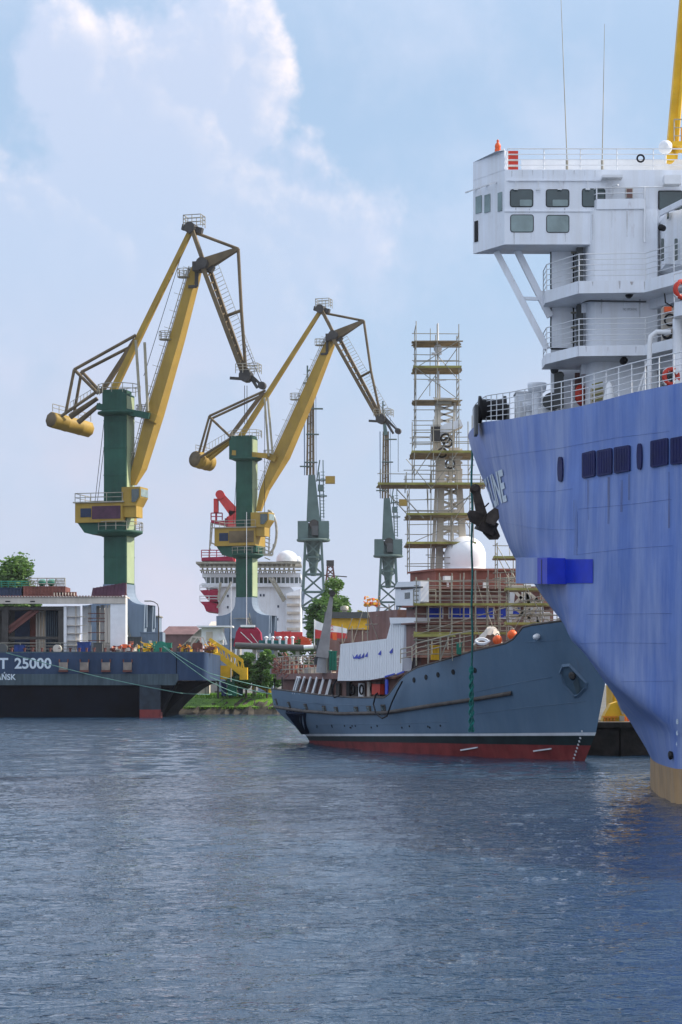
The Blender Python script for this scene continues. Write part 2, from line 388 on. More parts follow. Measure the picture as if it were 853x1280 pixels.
# dark quay face with fenders beyond the slate bow
m = MB()
for i in range(12):
    x0 = 13.4+i*2.2; m.box((x0+1.05, 116.2, .55), (2.12, .5, 2.5))
m.box((26, 116.15, 1.72), (27, .8, .3))
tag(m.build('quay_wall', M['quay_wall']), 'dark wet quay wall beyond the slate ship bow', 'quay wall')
# river bank: sloping rough strip + grass
def bank():
    m = MB(); n = 60; rows = [(0, -.4), (1.2, .25), (2.6, .9), (3.8, 1.35), (6.5, 1.85), (13, 2.35), (20, 2.5), (22, 1.0)]
    vs = []
    for i in range(n+1):
        x = lerp(-34, 3.5, i/n); yb = 271.5-(x+8)*.16+1.2*sin(x*.7)*.3
        for k, (dy, z) in enumerate(rows):
            j = .22 if 0 < k < 5 else .05
            vs.append((x+random.uniform(-.1, .1), yb+dy+random.uniform(-j, j)*1.5, z+random.uniform(-j, j)))
    R = len(rows); fs = [(i*R+k, (i+1)*R+k, (i+1)*R+k+1, i*R+k+1) for i in range(n) for k in range(R-1)]
    m.add(vs, fs); return m
tag(bank().build('river_bank', M['bank']), 'low rough river bank under the grass', None, kind='structure')
def grass():
    m = MB(); rnd = random.Random(3)
    for i in range(9000):
        x = rnd.uniform(-33, 3); yb = 271.5-(x+8)*.16; u = rnd.random()
        dy = 2.0+u*17; z = .72+min(1, (dy-2)/8)*1.7+.05
        h = rnd.uniform(.15, .42); a = rnd.uniform(0, pi); wdt = rnd.uniform(.05, .13)
        dx, dyv = cos(a)*wdt, sin(a)*wdt; lx = rnd.uniform(-.15, .15)
        m.add([(x-dx, yb+dy-dyv, z-.1), (x+dx, yb+dy+dyv, z-.1), (x+lx, yb+dy-rnd.random()*.1, z+h)], [(0, 1, 2)])
    n = 40; vs = []
    for i in range(n+1):
        x = lerp(-33.5, 3.4, i/n); yb = 271.5-(x+8)*.16
        for dy, z in ((2.3, .90), (6.5, 1.93), (13, 2.43), (20, 2.58)): vs.append((x, yb+dy+rnd.uniform(-.3, .3), z+rnd.uniform(0, .08)))
    m.add(vs, [(i*4+k, (i+1)*4+k, (i+1)*4+k+1, i*4+k+1) for i in range(n) for k in range(3)])
    return m
tag(grass().build('grass', M['grass']), 'bright green grass along the top of the bank', None, kind='stuff')

# trees
def tree(px, pytop, pybase, Y, wpx, seed, label, leafm='leaf', nleaf=2600, lsz=.34, name='leafy_tree', squash=1.0, group=None):
    rnd = random.Random(seed); base = P(px, pybase, Y); base.z = min(base.z, 2.3) if pybase > 860 else QZ
    if pybase < 860: base.z = QZ
    top = PZ(pytop, Y); H = top-base.z; W = wpx/F*Y/2
    t = thing(name, label, 'tree', base, group)
    m = MB(); m.tube(base-V((0, 0, .2)), base+V((0, 0, H*.45)), .035*H*.5+.05, 8, .03*H*.3+.03)
    clumps = []
    for i in range(34):
        a = rnd.uniform(0, 2*pi); zz = rnd.uniform(.2, .96); rr = W*rnd.uniform(.1, .95)*(1-.8*max(0, zz-.35)/.65)
        c_ = base+V((cos(a)*rr, sin(a)*rr*squash, H*zz)); clumps.append((c_, W*rnd.uniform(.16, .34)))
        m.tube(base+V((0, 0, H*min(.42, zz*.6))), c_, .012*H+.02, 5, .012)
    m.build('trunk', M['bark'], t)
    cm = MB()
    for i in range(int(nleaf*1.7)):
        c_, r = rnd.choice(clumps)
        d = V((rnd.gauss(0, 1), rnd.gauss(0, 1), rnd.gauss(0, .9))).normalized()*r*(rnd.random()**.45)*rnd.uniform(.8, 1.15)
        p = c_+d; s = lsz*.75*rnd.uniform(.5, 1.2)
        ax = V((rnd.gauss(0, 1), rnd.gauss(0, 1), rnd.gauss(0, 1))).normalized(); x, y = frame_of(ax)
        cm.add([p-x*s, p-y*s*.55, p+x*s, p+y*s*.6], [(0, 1, 2, 3)])
    cm.build('crown', M[leafm], t)
    return t
tree(13, 701, 840, 315, 130, 11, 'leafy tree showing above the dark containers at the left edge', 'leaf', 6500, .5)
tree(-14, 706, 840, 318, 110, 12, 'tree cut by the left frame edge above the containers', 'leaf', 5000, .5)
tree(308, 811, 868, 279.5, 44, 13, 'dark green bushy tree right of the inclined yellow gantry', 'leaf_dark', 5200, .40, 'bushy_tree', 1, None)
tree(334, 811, 868, 279, 46, 14, 'dark green bushy tree beside the slate ship stern', 'leaf_dark', 5600, .40, 'bushy_tree', 1, None)
tree(291, 834, 868, 283, 26, 16, 'low dark shrub between the green bin and the bushy trees', 'leaf_dark', 2200, .34, 'shrub')
tree(355, 806, 860, 300, 34, 17, 'dark leafy bush behind the stern rail of the slate ship', 'leaf_dark', 2200, .3, 'bushy_tree')
tree(398, 752, 860, 335, 74, 15, 'large leafy tree left of the flag and the grey derrick', 'leaf_dark', 6000, .42)
tree(420, 724, 860, 340, 78, 18, 'tall pale green tree right of the grey derrick top', 'leaf', 8000, .42)
tree(452, 762, 860, 350, 50, 19, 'yellowish tree above the yellow shed with dark roof', 'leaf_gold', 2400, .36)
# ================================================================ CRANES
def yard_crane(Y0, px0, D, label, name='yard_crane', rot=15):
    """big double-link jib crane on a boxed tower. D holds photo outline points of this crane; all of it is laid out
    in the crane's own vertical plane, turned by rot degrees, with real thickness across it."""
    c, s = cos(radians(rot)), sin(radians(rot)); x0 = PX(px0, Y0); U = V((c, -s, 0)); W = V((s, c, 0)); Z = V((0, 0, 1))
    base = V((x0, Y0, QZ))
    def J(p, v=0):
        k = (p[0]-CX)/F; u = (k*(Y0+v*c)-(x0+v*s))/(c+k*s); q = V((x0, Y0, 0))+U*u+W*v; q.z = PZ(p[1], q.y); return q
    t = thing(name, label, 'crane', base, 'big yard cranes with double link jibs')
    px = Y0/F                                 # metres per photo pixel here
    # tower (square box column)
    tl, tr, tw = D['tower']                   # left px, right px, width in m
    ctr = J(((tl+tr)/2, 600)); ctr.z = 0
    zt, zb = J((px0, D['tower_top'])).z, J((px0, D['tower_bottom'])).z
    rect = lambda z, w_, d_: [ctr+U*i*w_/2+W*j*d_/2+Z*z for i, j in ((-1, -1), (1, -1), (1, 1), (-1, 1))]
    m = MB(); m.prism(rect(zb, tw, tw), Z*(zt-zb)); tower = m.build('tower', M['crane_green'], t)
    m = MB()
    for z in [zb+(zt-zb)*k/7 for k in range(1, 7)]: m.prism(rect(z, tw+.12, tw+.12), Z*.12)
    m.build('tower_flange', M['crane_green'], tower)
    m = MB(); m.prism([p+U*.012 for p in (rect(zb+.2, tw, tw-.5)[1:3])]+[p+U*.012 for p in reversed(rect(zt-.3, tw, tw-.5)[1:3])], U*.05)
    m.build('tower_lit_side', M['crane_lit'], tower)  # sunlight on the tower's right face put into a pale plate
    hd = D['head_box']; a, b_ = J((hd[0], hd[1])), J((hd[2], hd[3]))
    m = MB(); cc = (a+b_)/2; m.box(cc, (abs((b_-a).dot(U)), tw*.9, abs(b_.z-a.z)), -radians(rot)); m.build('tower_head', M['crane_green'], t)
    zr = J((px0, D['ring_top'])).z; m = MB(); m.lathe(ctr+Z*zr, [(tw*.66, 0), (tw*.92, .35), (tw*.92, .6), (tw*.6, .6)], 16); m.build('head_platform', M['crane_green'], t)
    pts = [ctr+U*cos(2*pi*i/12)*tw*.9+W*sin(2*pi*i/12)*tw*.9+Z*(zt+.1) for i in range(13)]
    railing(pts, 1.3, 2, .045, 3).build('railing', M['steel'], t)
    # portal with curved gusset
    gl, gr, gy0, gy1 = D['portal']
    zp0, zp1 = J((px0, gy0)).z, J((px0, gy1)).z
    hw = (gr-gl)/2*px/c; prof = []
    for k in range(9):
        f = k/8; prof.append((tw*.52+(hw-tw*.52)*f**1.0*(1-cos(f*pi/2))**.9 if f < 1 else hw, zp0+(zp1-zp0)*sin(f*pi/2)**.9))
    prof = [(tw*.52, zb)]+[(x, z) for x, z in prof[0:]]
    ctrp = ctr
    for side in (-1, 1):
        pl = [ctrp+U*x+Z*z for x, z in prof]+[ctrp+U*hw+Z*(zp1-3.2)]+[ctrp+U*(hw*.62)+Z*(zp1-4.2)]+[ctrp-U*(hw*.62)+Z*(zp1-4.2), ctrp-U*hw+Z*(zp1-3.2)]+[ctrp-U*x+Z*z for x, z in reversed(prof)]
        m = MB(); m.prism([p+W*(side*tw*.5 - .15) for p in pl], W*.3); m.build('portal_gusset', M['far_grey'], t)
    m = MB()
    for (x, z), (x2, z2) in zip(prof, prof[1:]):
        for sg in (-1, 1): m.add([ctrp+U*sg*x+W*j*tw*.48+Z*z for j in (-1, 1)]+[ctrp+U*sg*x2+W*j*tw*.48+Z*z2 for j in (1, -1)], [(0, 1, 2, 3)])
    m.prism([ctrp+U*i*tw*.5+W*j*tw*.48+Z*(zb+.02) for i, j in ((-1, -1), (1, -1), (1, 1), (-1, 1))], Z*-.8)
    m.build('portal_top', M['far_grey'], t)
    lw = D.get('leg_w', 2.0)
    for i in (-1, 1):
        for j in (-1, 1):
            p = ctrp+U*i*(hw-lw/2)+W*j*tw*.5; m = MB(); m.bar(p+Z*(zp1+.0), V((p.x, p.y, QZ+.8)), lw*.9, 1.2, lw*.6, 1.0, W); m.build('leg', M['far_grey'], t)
            m = MB(); m.box((p.x, p.y, QZ+.45), (3.4, 1.0, .9), -radians(rot)); m.build('bogie', M['crane_dark'], t)
    m = MB(); p0, p1 = ctrp+U*(hw*.25)-W*(tw*.5+.8)+Z*(zp1-.5), ctrp+U*(hw*.92)-W*(tw*.5+.8)+Z*(QZ+2)
    for o in (0, .9): m.bar(p0-W*o, p1-W*o, .14)
    for k in range(16): m.bar(p0.lerp(p1, k/15), p0.lerp(p1, k/15)-W*.9, .12)
    for k in range(8): m.tube(p0.lerp(p1, k/7), p0.lerp(p1, k/7)+Z*1, .04, 4)
    m.bar(p0+Z, p1+Z, .07); m.bar(p0-U*3, p0, .8, .12); m.build('stair', M['steel'], t)
    # machinery house
    h = D['house']; a, b_ = J((h[0], h[1]), -tw*.5), J((h[2], h[3]), -tw*.5); hx = abs((b_-a).dot(U)); hc = V(((a+b_)/2)); hz = a.z-b_.z
    hc = a.lerp(b_, .5)+W*(tw*.5); hd_ = tw*1.7
    m = MB(); m.box(hc, (hx, hd_, hz), -radians(rot)); house = m.build('machinery_house', M['crane_yellow'], t)
    m = MB(); m.box(hc-W*(hd_/2+.04)+U*hx*.16, (hx*.60, .08, hz*.66), -radians(rot)); m.build('wall_panel', M[D.get('panel', 'maroon')], house)
    m = MB(); m.box(hc-W*(hd_/2+.05)-U*hx*.27, (hx*.22, .08, hz*.45), -radians(rot)); m.build('wall_panel', M['dark_blue_box'], house)
    m = MB(); m.box(hc+Z*(hz/2+.1), (hx+.5, hd_+.5, .18), -radians(rot)); m.build('house_roof', M['steel'], house)
    under = [hc-U*(hx/2-.2)-Z*hz/2, hc+U*hx/2-Z*hz/2, hc+U*hx/2-Z*(hz/2+hz*.35), hc+U*(-hx*.15)-Z*(hz/2+hz*.62), hc-U*(hx*.33)-Z*(hz/2+hz*.5)]
    m = MB(); m.prism([p-W*(hd_*.42) for p in under], W*hd_*.84); m.build('house_support', M['crane_green'], t)
    q = [hc+U*i*(hx/2)+W*j*(hd_/2)+Z*(hz/2+.2) for i, j in ((1, -1), (-1, -1), (-1, 1), (1, 1))]
    railing(q, 1.2, 2, .045, 2.2).build('railing', M['steel'], t)
    # slewing platform
    zq = J((px0, D['slew'])).z; m = MB(); m.lathe(ctr+Z*zq, [(tw*.7, -.5), (tw*1.0, 0), (tw*1.0, .35), (tw*.6, .35)], 18); m.build('slew_platform', M['crane_green'], t)
    railing([ctr+U*cos(2*pi*i/14)*tw+W*sin(2*pi*i/14)*tw+Z*(zq+.35) for i in range(15)], 1.2, 2, .045, 3).build('railing', M['steel'], t)
    # cab
    cb = D['cab']; a, b_ = J((cb[0], cb[1])), J((cb[2], cb[3])); cx_ = abs((b_-a).dot(U)); cz_ = a.z-b_.z; cc = (a+b_)/2-W*tw*.35
    poly = [(-.5, .5), (.5, .5), (.5, -.05), (.25, -.5), (-.5, -.5)]
    m = MB(); m.prism([cc+U*x*cx_+Z*z*cz_-W*1.6 for x, z in poly], W*3.2); cab = m.build('cab', M['crane_yellow'], t)
    m = MB(); m.prism([cc+U*x*cx_+Z*z*cz_-W*1.66 for x, z in ((.05, .38), (.44, .38), (.44, -.02), (.26, -.3), (.05, -.3))], -W*.05); m.build('cab_window', M['dark_glass'], cab)
    m = MB(); m.prism([cc+U*(cx_*.5+.02)+W*y+Z*z*cz_ for y, z in ((-1.4, .4), (1.4, .4), (1.4, 0), (-1.4, 0))], U*.05); m.build('cab_window', M['pale_glass'], cab)
    for (x_, y_) in ((.25, -.2),):
        m = MB(); m.box(cc-U*cx_*.15-Z*cz_*.78, (cx_*.8, 2.6, cz_*.6), -radians(rot)); m.build('cab_base', M['crane_yellow'], t)
    # boom (tapered box) foot - belly - head
    bm = D['boom']  # (left px,right px,y) rows from foot to head
    m = MB(); vs = []
    R = len(bm)
    for (l, r_, y) in bm:
        th = (r_-l)*px*.62
        th = (r_-l)*px*.30/s if y < bm[0][2] else (r_-l)*px*.6
        for j, sx in ((0, 0), (0, .72), (1, .72), (1, 0)): vs.append(J((l+(r_-l)*sx, y))+W*j*th)
    fs = [(k*4+i, k*4+(i+1) % 4, (k+1)*4+(i+1) % 4, (k+1)*4+i) for k in range(R-1) for i in range(4)]+[(0, 1, 2, 3), tuple(4*(R-1)+i for i in (3, 2, 1, 0))]
    m.add(vs, fs); m.build('boom', M['crane_yellow'], t)
    m = MB(); l0 = [J((l-2.2, y), 0) for l, r_, y in bm[1:]]
    for o in (-.4, .4): 
        for a, b_ in zip(l0, l0[1:]): m.bar(a+W*o, b_+W*o, .09)
    n = 44
    for k in range(n):
        f = k/n*(len(l0)-1); i = int(f); p = l0[i].lerp(l0[i+1], f-i); m.bar(p-W*.4, p+W*.4, .07)
        if k % 3 == 0: m.bar(p, p-U*.9+Z*.3, .06)
    m.build('boom_ladder', M['steel'], t)
    for l, r_, y in bm[2:-1]:
        p = J((l-4, y)); m = MB(); m.lathe(p, [(.9, 0), (.9, .12)], 10); mm = railing([p+V((cos(a)*.9, sin(a)*.9, .1)) for a in [2*pi*i/8 for i in range(9)]], 1.1, 2, .04, 3)
        m.v; o_ = len(m.v); m.add(mm.v, mm.f); m.build('boom_landing', M['steel'], t)
    m = MB(); bw_ = tw
    for j in (-1, 1): m.bar(J(D['link_h'][0], j*1.2), J(D['link_h'][1], j*1.0), .75, .9)
    m.build('boom_link', M['crane_green'] if rot == 15 else M['crane_yellow'], t)
    m = MB(); a, b_ = J(D['link_h'][1]), J(D['link_h'][2]); m.bar(a, b_, 1.3, 1.2); m.build('boom_bracket', M['crane_yellow'], t)
    # backstay pair, counterweight truss
    T = lambda key, w_, h_, mt, nm, js=(0,), **k: [MB().bar(J(a, j*D['gap']), J(b_, j*D['gap']), w_, h_).build(nm, M[mt], t) for a, b_ in D[key] for j in js]
    for a, b_ in D['stay']:
        MB().bar(J(a, -.4), J(b_, -.4), .6, .65, .8, .9).build('backstay', M['crane_yellow'], t)
    for a, b_ in D['stay2']: MB().bar(J(a, .9), J(b_, .9), .55, .65).build('backstay', M['crane_brown'], t)
    for a, b_ in D['truss']: MB().tube(J(a, -1.4), J(b_, -1.4), .24, 8).build('counterweight_strut', M['crane_brown'], t)
    for a, b_ in D['truss2']: MB().tube(J(a, 1.4), J(b_, 1.4), .24, 8).build('counterweight_strut', M['crane_brown'], t)
    for a, b_, w0, w1 in D['arm']: MB().tube(J(a), J(b_), w0*.55, 10, w1*.55).build('counterweight_arm', M['crane_yellow' if rot != 15 else 'crane_brown'], t)
    m = MB()
    for a, b_, _, _ in D['arm'][:1]:
        q0, q1 = J(a)+Z*.6, J(b_)+Z*.9
        for k in range(9): m.tube(q0.lerp(q1, k/8), q0.lerp(q1, k/8)+Z*1.2, .04, 4)
        m.tube(q0+Z*1.2, q1+Z*1.2, .04, 4)
    m.build('railing', M['steel'], t)
    for a, b_ in D['pend']: MB().tube(J(a, -1.2), J(b_, -1.2), .20, 8).build('tie_rod', M['rod_pale'], t)
    # counterweight cylinder
    cw = D['cw']; ce = J(cw[0]); ax = V((cos(radians(cw[3])), sin(radians(cw[3])), -.10)).normalized(); r_ = cw[1]*px; ln = cw[2]
    m = MB(); m.lathe(ce-ax*.3, [(.01, 0), (r_*.93, 0), (r_, .25), (r_, ln*.32), (r_*1.04, ln*.34), (r_*1.04, ln*.37), (r_, ln*.39), (r_, ln*.7), (r_*1.04, ln*.72), (r_, ln*.74), (r_, ln-.2), (r_*.9, ln), (.01, ln)], 8 if cw[4] else 20, ax)
    cwo = m.build('counterweight', M['crane_yellow'], t)
    m = MB(); m.lathe(ce-ax*.36, [(.01, 0), (r_*.94, .01), (r_*.94, .08)], 8 if cw[4] else 20, ax); m.build('end_plate', M['crane_brown'], cwo)
    p0 = ce+Z*(r_+.05); railing([p0, p0+ax*ln*.5, p0+ax*ln], 1.1, 2, .045, 1.5).build('railing', M['steel'], t)
    # jib head linkage
    K = D['jib']; hp, pv, ar, t1, mid, tip, end = K['head'], K['pivot'], K['arm'], K['tie'], K['strut'], K['tip'], K['end']
    for j in (-1, 1): MB().bar(J(hp, j*.8), J(pv, j*1.0), .45, .55).build('jib_lever', M['crane_brown'], t)
    MB().bar(J(pv), J(ar), 1.5, 1.7, .5, .5).build('jib_arm', M['crane_brown'], t)
    MB().tube(J((hp[0]+2, hp[1]+4)), J(ar), .22, 8).build('jib_tie', M['crane_brown'], t)
    MB().tube(J(ar), J(t1), .24, 8).build('jib_tie', M['crane_brown'], t); MB().tube(J(t1), J(tip), .24, 8).build('jib_tie', M['crane_brown'], t)
    MB().tube(J(mid), J(t1), .24, 8).build('jib_strut', M['crane_brown'], t)
    MB().bar(J((pv[0]-2, pv[1]+4), -1.1), J((tip[0]-2, tip[1]+3), -.4), .42, .6).build('jib_chord', M['crane_brown'], t)
    MB().bar(J((pv[0]+5, pv[1]+2), 1.1), J((tip[0]+1, tip[1]), .4), .42, .6).build('jib_chord', M['crane_brown'], t)
    m = MB()
    for k in range(1, 14):
        f = k/14; a = J((pv[0]-2, pv[1]+4), -1.1).lerp(J((tip[0]-2, tip[1]+3), -.4), f); b_ = J((pv[0]+5, pv[1]+2), 1.1).lerp(J((tip[0]+1, tip[1]), .4), f)
        m.bar(a, b_, .18, .2)
    m.build('jib_lacing', M['crane_brown'], t)
    m = MB(); a, b_ = J((pv[0]+8, pv[1]+4)), J((tip[0]+5, tip[1]-4))
    for k in range(28): p = a.lerp(b_, k/27); m.bar(p, p+U*1.1+Z*.5, .06)
    m.bar(a+U*1.1+Z*.5, b_+U*1.1+Z*.5, .06); m.build('jib_walkway', M['steel'], t)
    m = MB(); m.lathe(J(pv)-W*1.5, [(.85, 0), (.85, 3.0)], 14, W); m.box(J(pv)-U*.9-Z*.3, (1.2, 2.2, 1.3), -radians(rot)); m.bar(J(pv)+Z*.4-U*.6, J(pv)-Z*.8+U*1.3, .9); m.build('jib_pivot', M['crane_dark'], t)
    m = MB(); m.lathe(J(hp)-W*1.2, [(.8, 0), (.8, 2.4)], 12, W); m.bar(J(hp)-U*1.4+Z*.3, J(hp)+U*1.6-Z*.4, .8); m.build('jib_head', M['crane_dark'], t)
    q = J((hp[0]+3, hp[1]-2)); railing([q-U*1.3-W, q+U*1.3-W, q+U*1.3+W, q-U*1.3+W, q-U*1.3-W], 1.6, 3, .05, 1.3).build('railing', M['steel'], t)
    q = J((pv[0]-10, pv[1]+6)); m = MB(); m.bar(q, q-Z*2.4, .5); m.bar(q, q+U*1.6+Z*.6, .5); m.bar(q-Z*2.4, q-Z*2.4-U*1.2, .4); m.build('sheave_bracket', M['crane_dark'], t)
    m = MB(); m.lathe(J(tip)-W*.8, [(.9, 0), (.9, 1.6)], 12, W); m.bar(J(tip)+Z*1, J((end[0]-6, end[1]+3)), .5, .6, .35, .35); m.bar(J((tip[0]+4, tip[1]-2)), J(end), .45, .5, .3, .3); m.lathe(J(end)-W*.4, [(.55, 0), (.55, .8)], 10, W)
    m.bar(J(tip)-U*2.4-Z*.2, J(tip)+U*1.5-Z*.6, .3, .4); m.build('jib_tip', M['crane_dark'], t)
    q = J((tip[0]+2, tip[1]-3)); railing([q-U*1.5-W, q+U*1.7-W, q+U*1.7+W, q-U*1.5+W], 1.3, 3, .045, 1.2).build('railing', M['steel'], t)
    m = MB()
    for a, b_ in D['cables']: m.tube(J(a), J(b_), .045, 4)
    m.build('cable', M['rope_dark'], t)
    return t, J
D1 = dict(tower=(131.5, 167, 3.4), tower_top=494, tower_bottom=731, head_box=(133, 489, 160, 516), ring_top=521, portal=(108, 190, 731, 757), leg_w=3.0,
    house=(98, 630, 157, 653), slew=667, cab=(161, 611, 184, 634),
    boom=[(160, 172, 606), (165, 182, 585), (182, 203, 517), (211, 229, 425), (234, 249, 347), (240, 252, 333)],
    link_h=[(122, 508), (187, 520), (197, 524)],
    stay=[((237, 292), (141, 490))], stay2=[((170, 424), (127, 490))],
    truss=[((170, 419), (93, 462)), ((93, 462), (82, 518)), ((93, 462), (123, 492)), ((119, 491), (77, 520))],
    truss2=[((170, 430), (102, 465)), ((102, 465), (93, 516)), ((103, 465), (127, 491))],
    arm=[((122, 498), (88, 521), .55, .8), ((126, 505), (98, 528), .5, .7)],
    pend=[((170, 425), (176, 519)), ((181, 428), (185, 514))],
    cw=((66, 525), 10.5, 7.6, 50, 1),
    jib=dict(head=(240, 286), pivot=(256, 331), arm=(298, 311), tie=(302, 388), strut=(283, 395), tip=(308, 470), end=(328, 482)),
    cables=[((131, 520), (119, 627)), ((135, 520), (122, 627)), ((236, 290), (180, 470)), ((305, 425), (328, 480)), ((306, 482), (306, 530)), ((309, 482), (309, 530))])
yard_crane(300, 149, D1, 'taller yellow and green yard crane on the left with maroon machinery house panel')
D2 = dict(tower=(296.5, 321, 3.15), tower_top=548, tower_bottom=747, head_box=(290, 546, 318, 574), ring_top=577, portal=(273, 342, 747, 770), leg_w=3.0,
    house=(271, 661, 322, 682), slew=695, cab=(320, 642, 342, 660), panel='crane_brown',
    boom=[(320, 328, 639), (325, 337, 612), (340, 362, 571), (373, 392, 500), (404, 418, 432), (411, 420, 420)],
    link_h=[(291, 566), (335, 570), (346, 574)],
    stay=[((400, 390), (301, 546))], stay2=[((330, 490), (288, 546))],
    truss=[((332, 488), (262, 520)), ((262, 520), (249, 566)), ((263, 522), (288, 546)), ((288, 548), (250, 572))],
    truss2=[((334, 491), (265, 523)), ((265, 523), (254, 566))],
    arm=[((289, 550), (258, 570), .7, .95), ((290, 552), (262, 574), .5, .7)],
    pend=[((331, 497), (336, 570)), ((335, 497), (341, 568))],
    cw=((245, 574), 10.5, 4.5, 50, 0),
    jib=dict(head=(402, 387), pivot=(419, 420), arm=(455, 401), tie=(464, 464), strut=(449, 472), tip=(477, 524), end=(498, 539)),
    cables=[((297, 578), (292, 655)), ((299, 578), (295, 655)), ((400, 390), (345, 480)), ((470, 500), (498, 537)), ((498, 541), (498, 590)), ((331, 497), (331, 640))])
yard_crane(390, 309, D2, 'smaller yellow and green yard crane in the middle with round counterweight end', rot=18)

def harbour_crane(Y, pxc):
    """slim teal jib crane on a lattice pylon, seen end-on"""
    k = Y/F; x0 = PX(pxc, Y); base = V((x0, Y, QZ)); Q = lambda dx, py: V((x0+dx*k, Y, PZ(py, Y)))
    Z = V((0, 0, 1))
    t = thing('harbour_crane', 'weathered teal slim crane with raised jib behind the middle yellow crane boom', 'crane', base, 'slim teal harbour cranes')
    # legs splayed
    for i in (-1, 1):
        for j in (-1, 1):
            a = Q(i*13, 740)+V((0, j*13*k, 0)); b = Q(i*25-2, 800)+V((0, j*22*k, 0)); b.z = QZ
            m = MB(); m.bar(a, a.lerp(b, .45), 3.4*k, 3.4*k); m.bar(a.lerp(b, .45), b, 11*k, 8*k, 11*k, 8*k); m.build('leg', M['far_grey'], t)
    m = MB()
    for j in (-1, 1):
        for i in (-1, 1):
            m.bar(Q(i*13, 740)+V((0, j*13*k, 0)), Q(i*10, 677)+V((0, j*10*k, 0)), 1.5*k*2, 3*k)
        for (y0, y1, w0, w1) in ((677, 697, 10, 11), (697, 718, 11, 12), (718, 740, 12, 13), (740, 760, 13, 17), (760, 778, 17, 21)):
            for i in (-1, 1):
                m.bar(Q(i*w0, y0)+V((0, j*w0*k, 0)), Q(-i*w1, y1)+V((0, j*w1*k, 0)), 1.3*k, 1.3*k)
            m.bar(Q(-w1, y1)+V((0, j*w1*k, 0)), Q(w1, y1)+V((0, j*w1*k, 0)), 1.8*k)
    for i in (-1, 1):
        for (y0, y1, w0, w1) in ((677, 708, 10, 11.5), (708, 740, 11.5, 13)):
            m.bar(Q(i*w0, y0)+V((0, -w0*k, 0)), Q(i*w1, y1)+V((0, w1*k, 0)), 1.3*k)
            m.bar(Q(i*w0, y0)+V((0, w0*k, 0)), Q(i*w1, y1)+V((0, -w1*k, 0)), 1.3*k)
    m.build('lattice', M['far_green'], t)
    m = MB(); m.lathe(Q(0, 720), [(3.5*k, 0), (8*k, (720-690)*k), (9*k, (720-677)*k)], 12); m.build('inner_column', M['far_green'], t)
    m = MB(); m.lathe(Q(0, 677), [(20*k, 0), (21*k, 1.2*k), (21*k, 3*k), (12*k, 3*k)], 20); m.build('slew_ring', M['far_green'], t)
    m = MB()
    for i in (-1, 1): m.box(Q(i*13, 663), (13*k, 22*k, 22*k))
    m.box(Q(0, 664)+V((0, 3*k, 0)), (14*k, 14*k, 20*k)); hs = m.build('machinery_house', M['far_green'], t)
    m = MB()
    for r_ in range(4):
        for cc in range(2): m.box(Q(19.6, 656+r_*4.5)+V((0, (-6+cc*7)*k, 0)), (.4*k, 3.5*k, 2.6*k))
    m.build('window', M['pale_glass'], hs)
    m = MB(); m.box(Q(2, 664)+V((0, -10*k, 0)), (8*k, 6*k, 12*k)); m.build('cab', M['pipe_grey'], t)
    m = MB(); m.lathe(Q(1, 656)+V((0, -8*k, 0)), [(6.2*k, 0), (6.2*k, 4*k)], 16, (0, 1, 0)); m.build('slew_drum', M['crane_dark'], t)
    # tapered turret
    m = MB(); a, b = Q(0, 652), Q(-2, 594); m.bar(a, b, 17*k, 15*k, 8.5*k, 8.5*k, V((0, 1, 0))); m.build('turret', M['far_green'], t)
    m = MB()
    m.bar(Q(9, 652), Q(7, 590), 1.6*k); m.bar(Q(13, 648), Q(12, 575), 1.2*k)
    for q_ in range(16): m.bar(Q(9, 650-q_*4), Q(14, 650-q_*4), .7*k)
    m.box(Q(11, 620), (12*k, 10*k, 1.2*k)); m.box(Q(10, 600), (12*k, 10*k, 1.2*k)); m.bar(Q(4, 602), Q(8, 575), 1.5*k)
    m.box(Q(9, 610), (7*k, 7*k, 8*k)); m.build('ladder_mast', M['far_green'], t)
    m = MB(); m.box(Q(21, 600), (12*k, 10*k, 9*k)); m.build('counterweight', M['crane_yellow'], t)
    # jib seen end on
    m = MB()
    for dx, w_ in ((-8, 2.4), (-4, 3.0), (0, 3.0)): m.bar(Q(dx, 594), Q(dx*.75-.5, 500), w_*k)
    for y in range(504, 594, 9): m.bar(Q(-8, y), Q(1, y-4), .9*k)
    m.build('jib', M['crane_brown'], t)
    m = MB(); m.bar(Q(-3.5, 505), Q(-7.5, 470), 7*k, 6*k, 2.5*k, 2.5*k); m.bar(Q(-7.5, 472), Q(-7.5, 457), 2*k); m.box(Q(-6, 463), (4*k, 4*k, 1.5*k)); m.box(Q(-9, 479), (8*k, 6*k, 2*k)); m.build('jib_head', M['far_green'], t)
    m = MB()
    for y, dx in ((543, -1), (578, -3), (583, -9), (511, 4)): m.box(Q(dx, y), (16*k, 8*k, 1*k))
    m.build('landing', M['far_green'], t)
    m = MB(); m.bar(Q(-11, 594), Q(-11.5, 500), 1.4*k); m.bar(Q(3.5, 594), Q(3, 480), .7*k); m.build('tie_rod', M['far_grey'], t)
    m = MB()
    for dx in (-16, ): m.tube(Q(dx, 600), Q(dx, 680), .12, 4)
    return t
hc1 = harbour_crane(480, 392)
hc2 = copy_tree(hc1, None, (PX(485.5, 540), 540, QZ)); hc2['label'] = 'weathered teal slim crane below the hook end of the middle yellow crane'
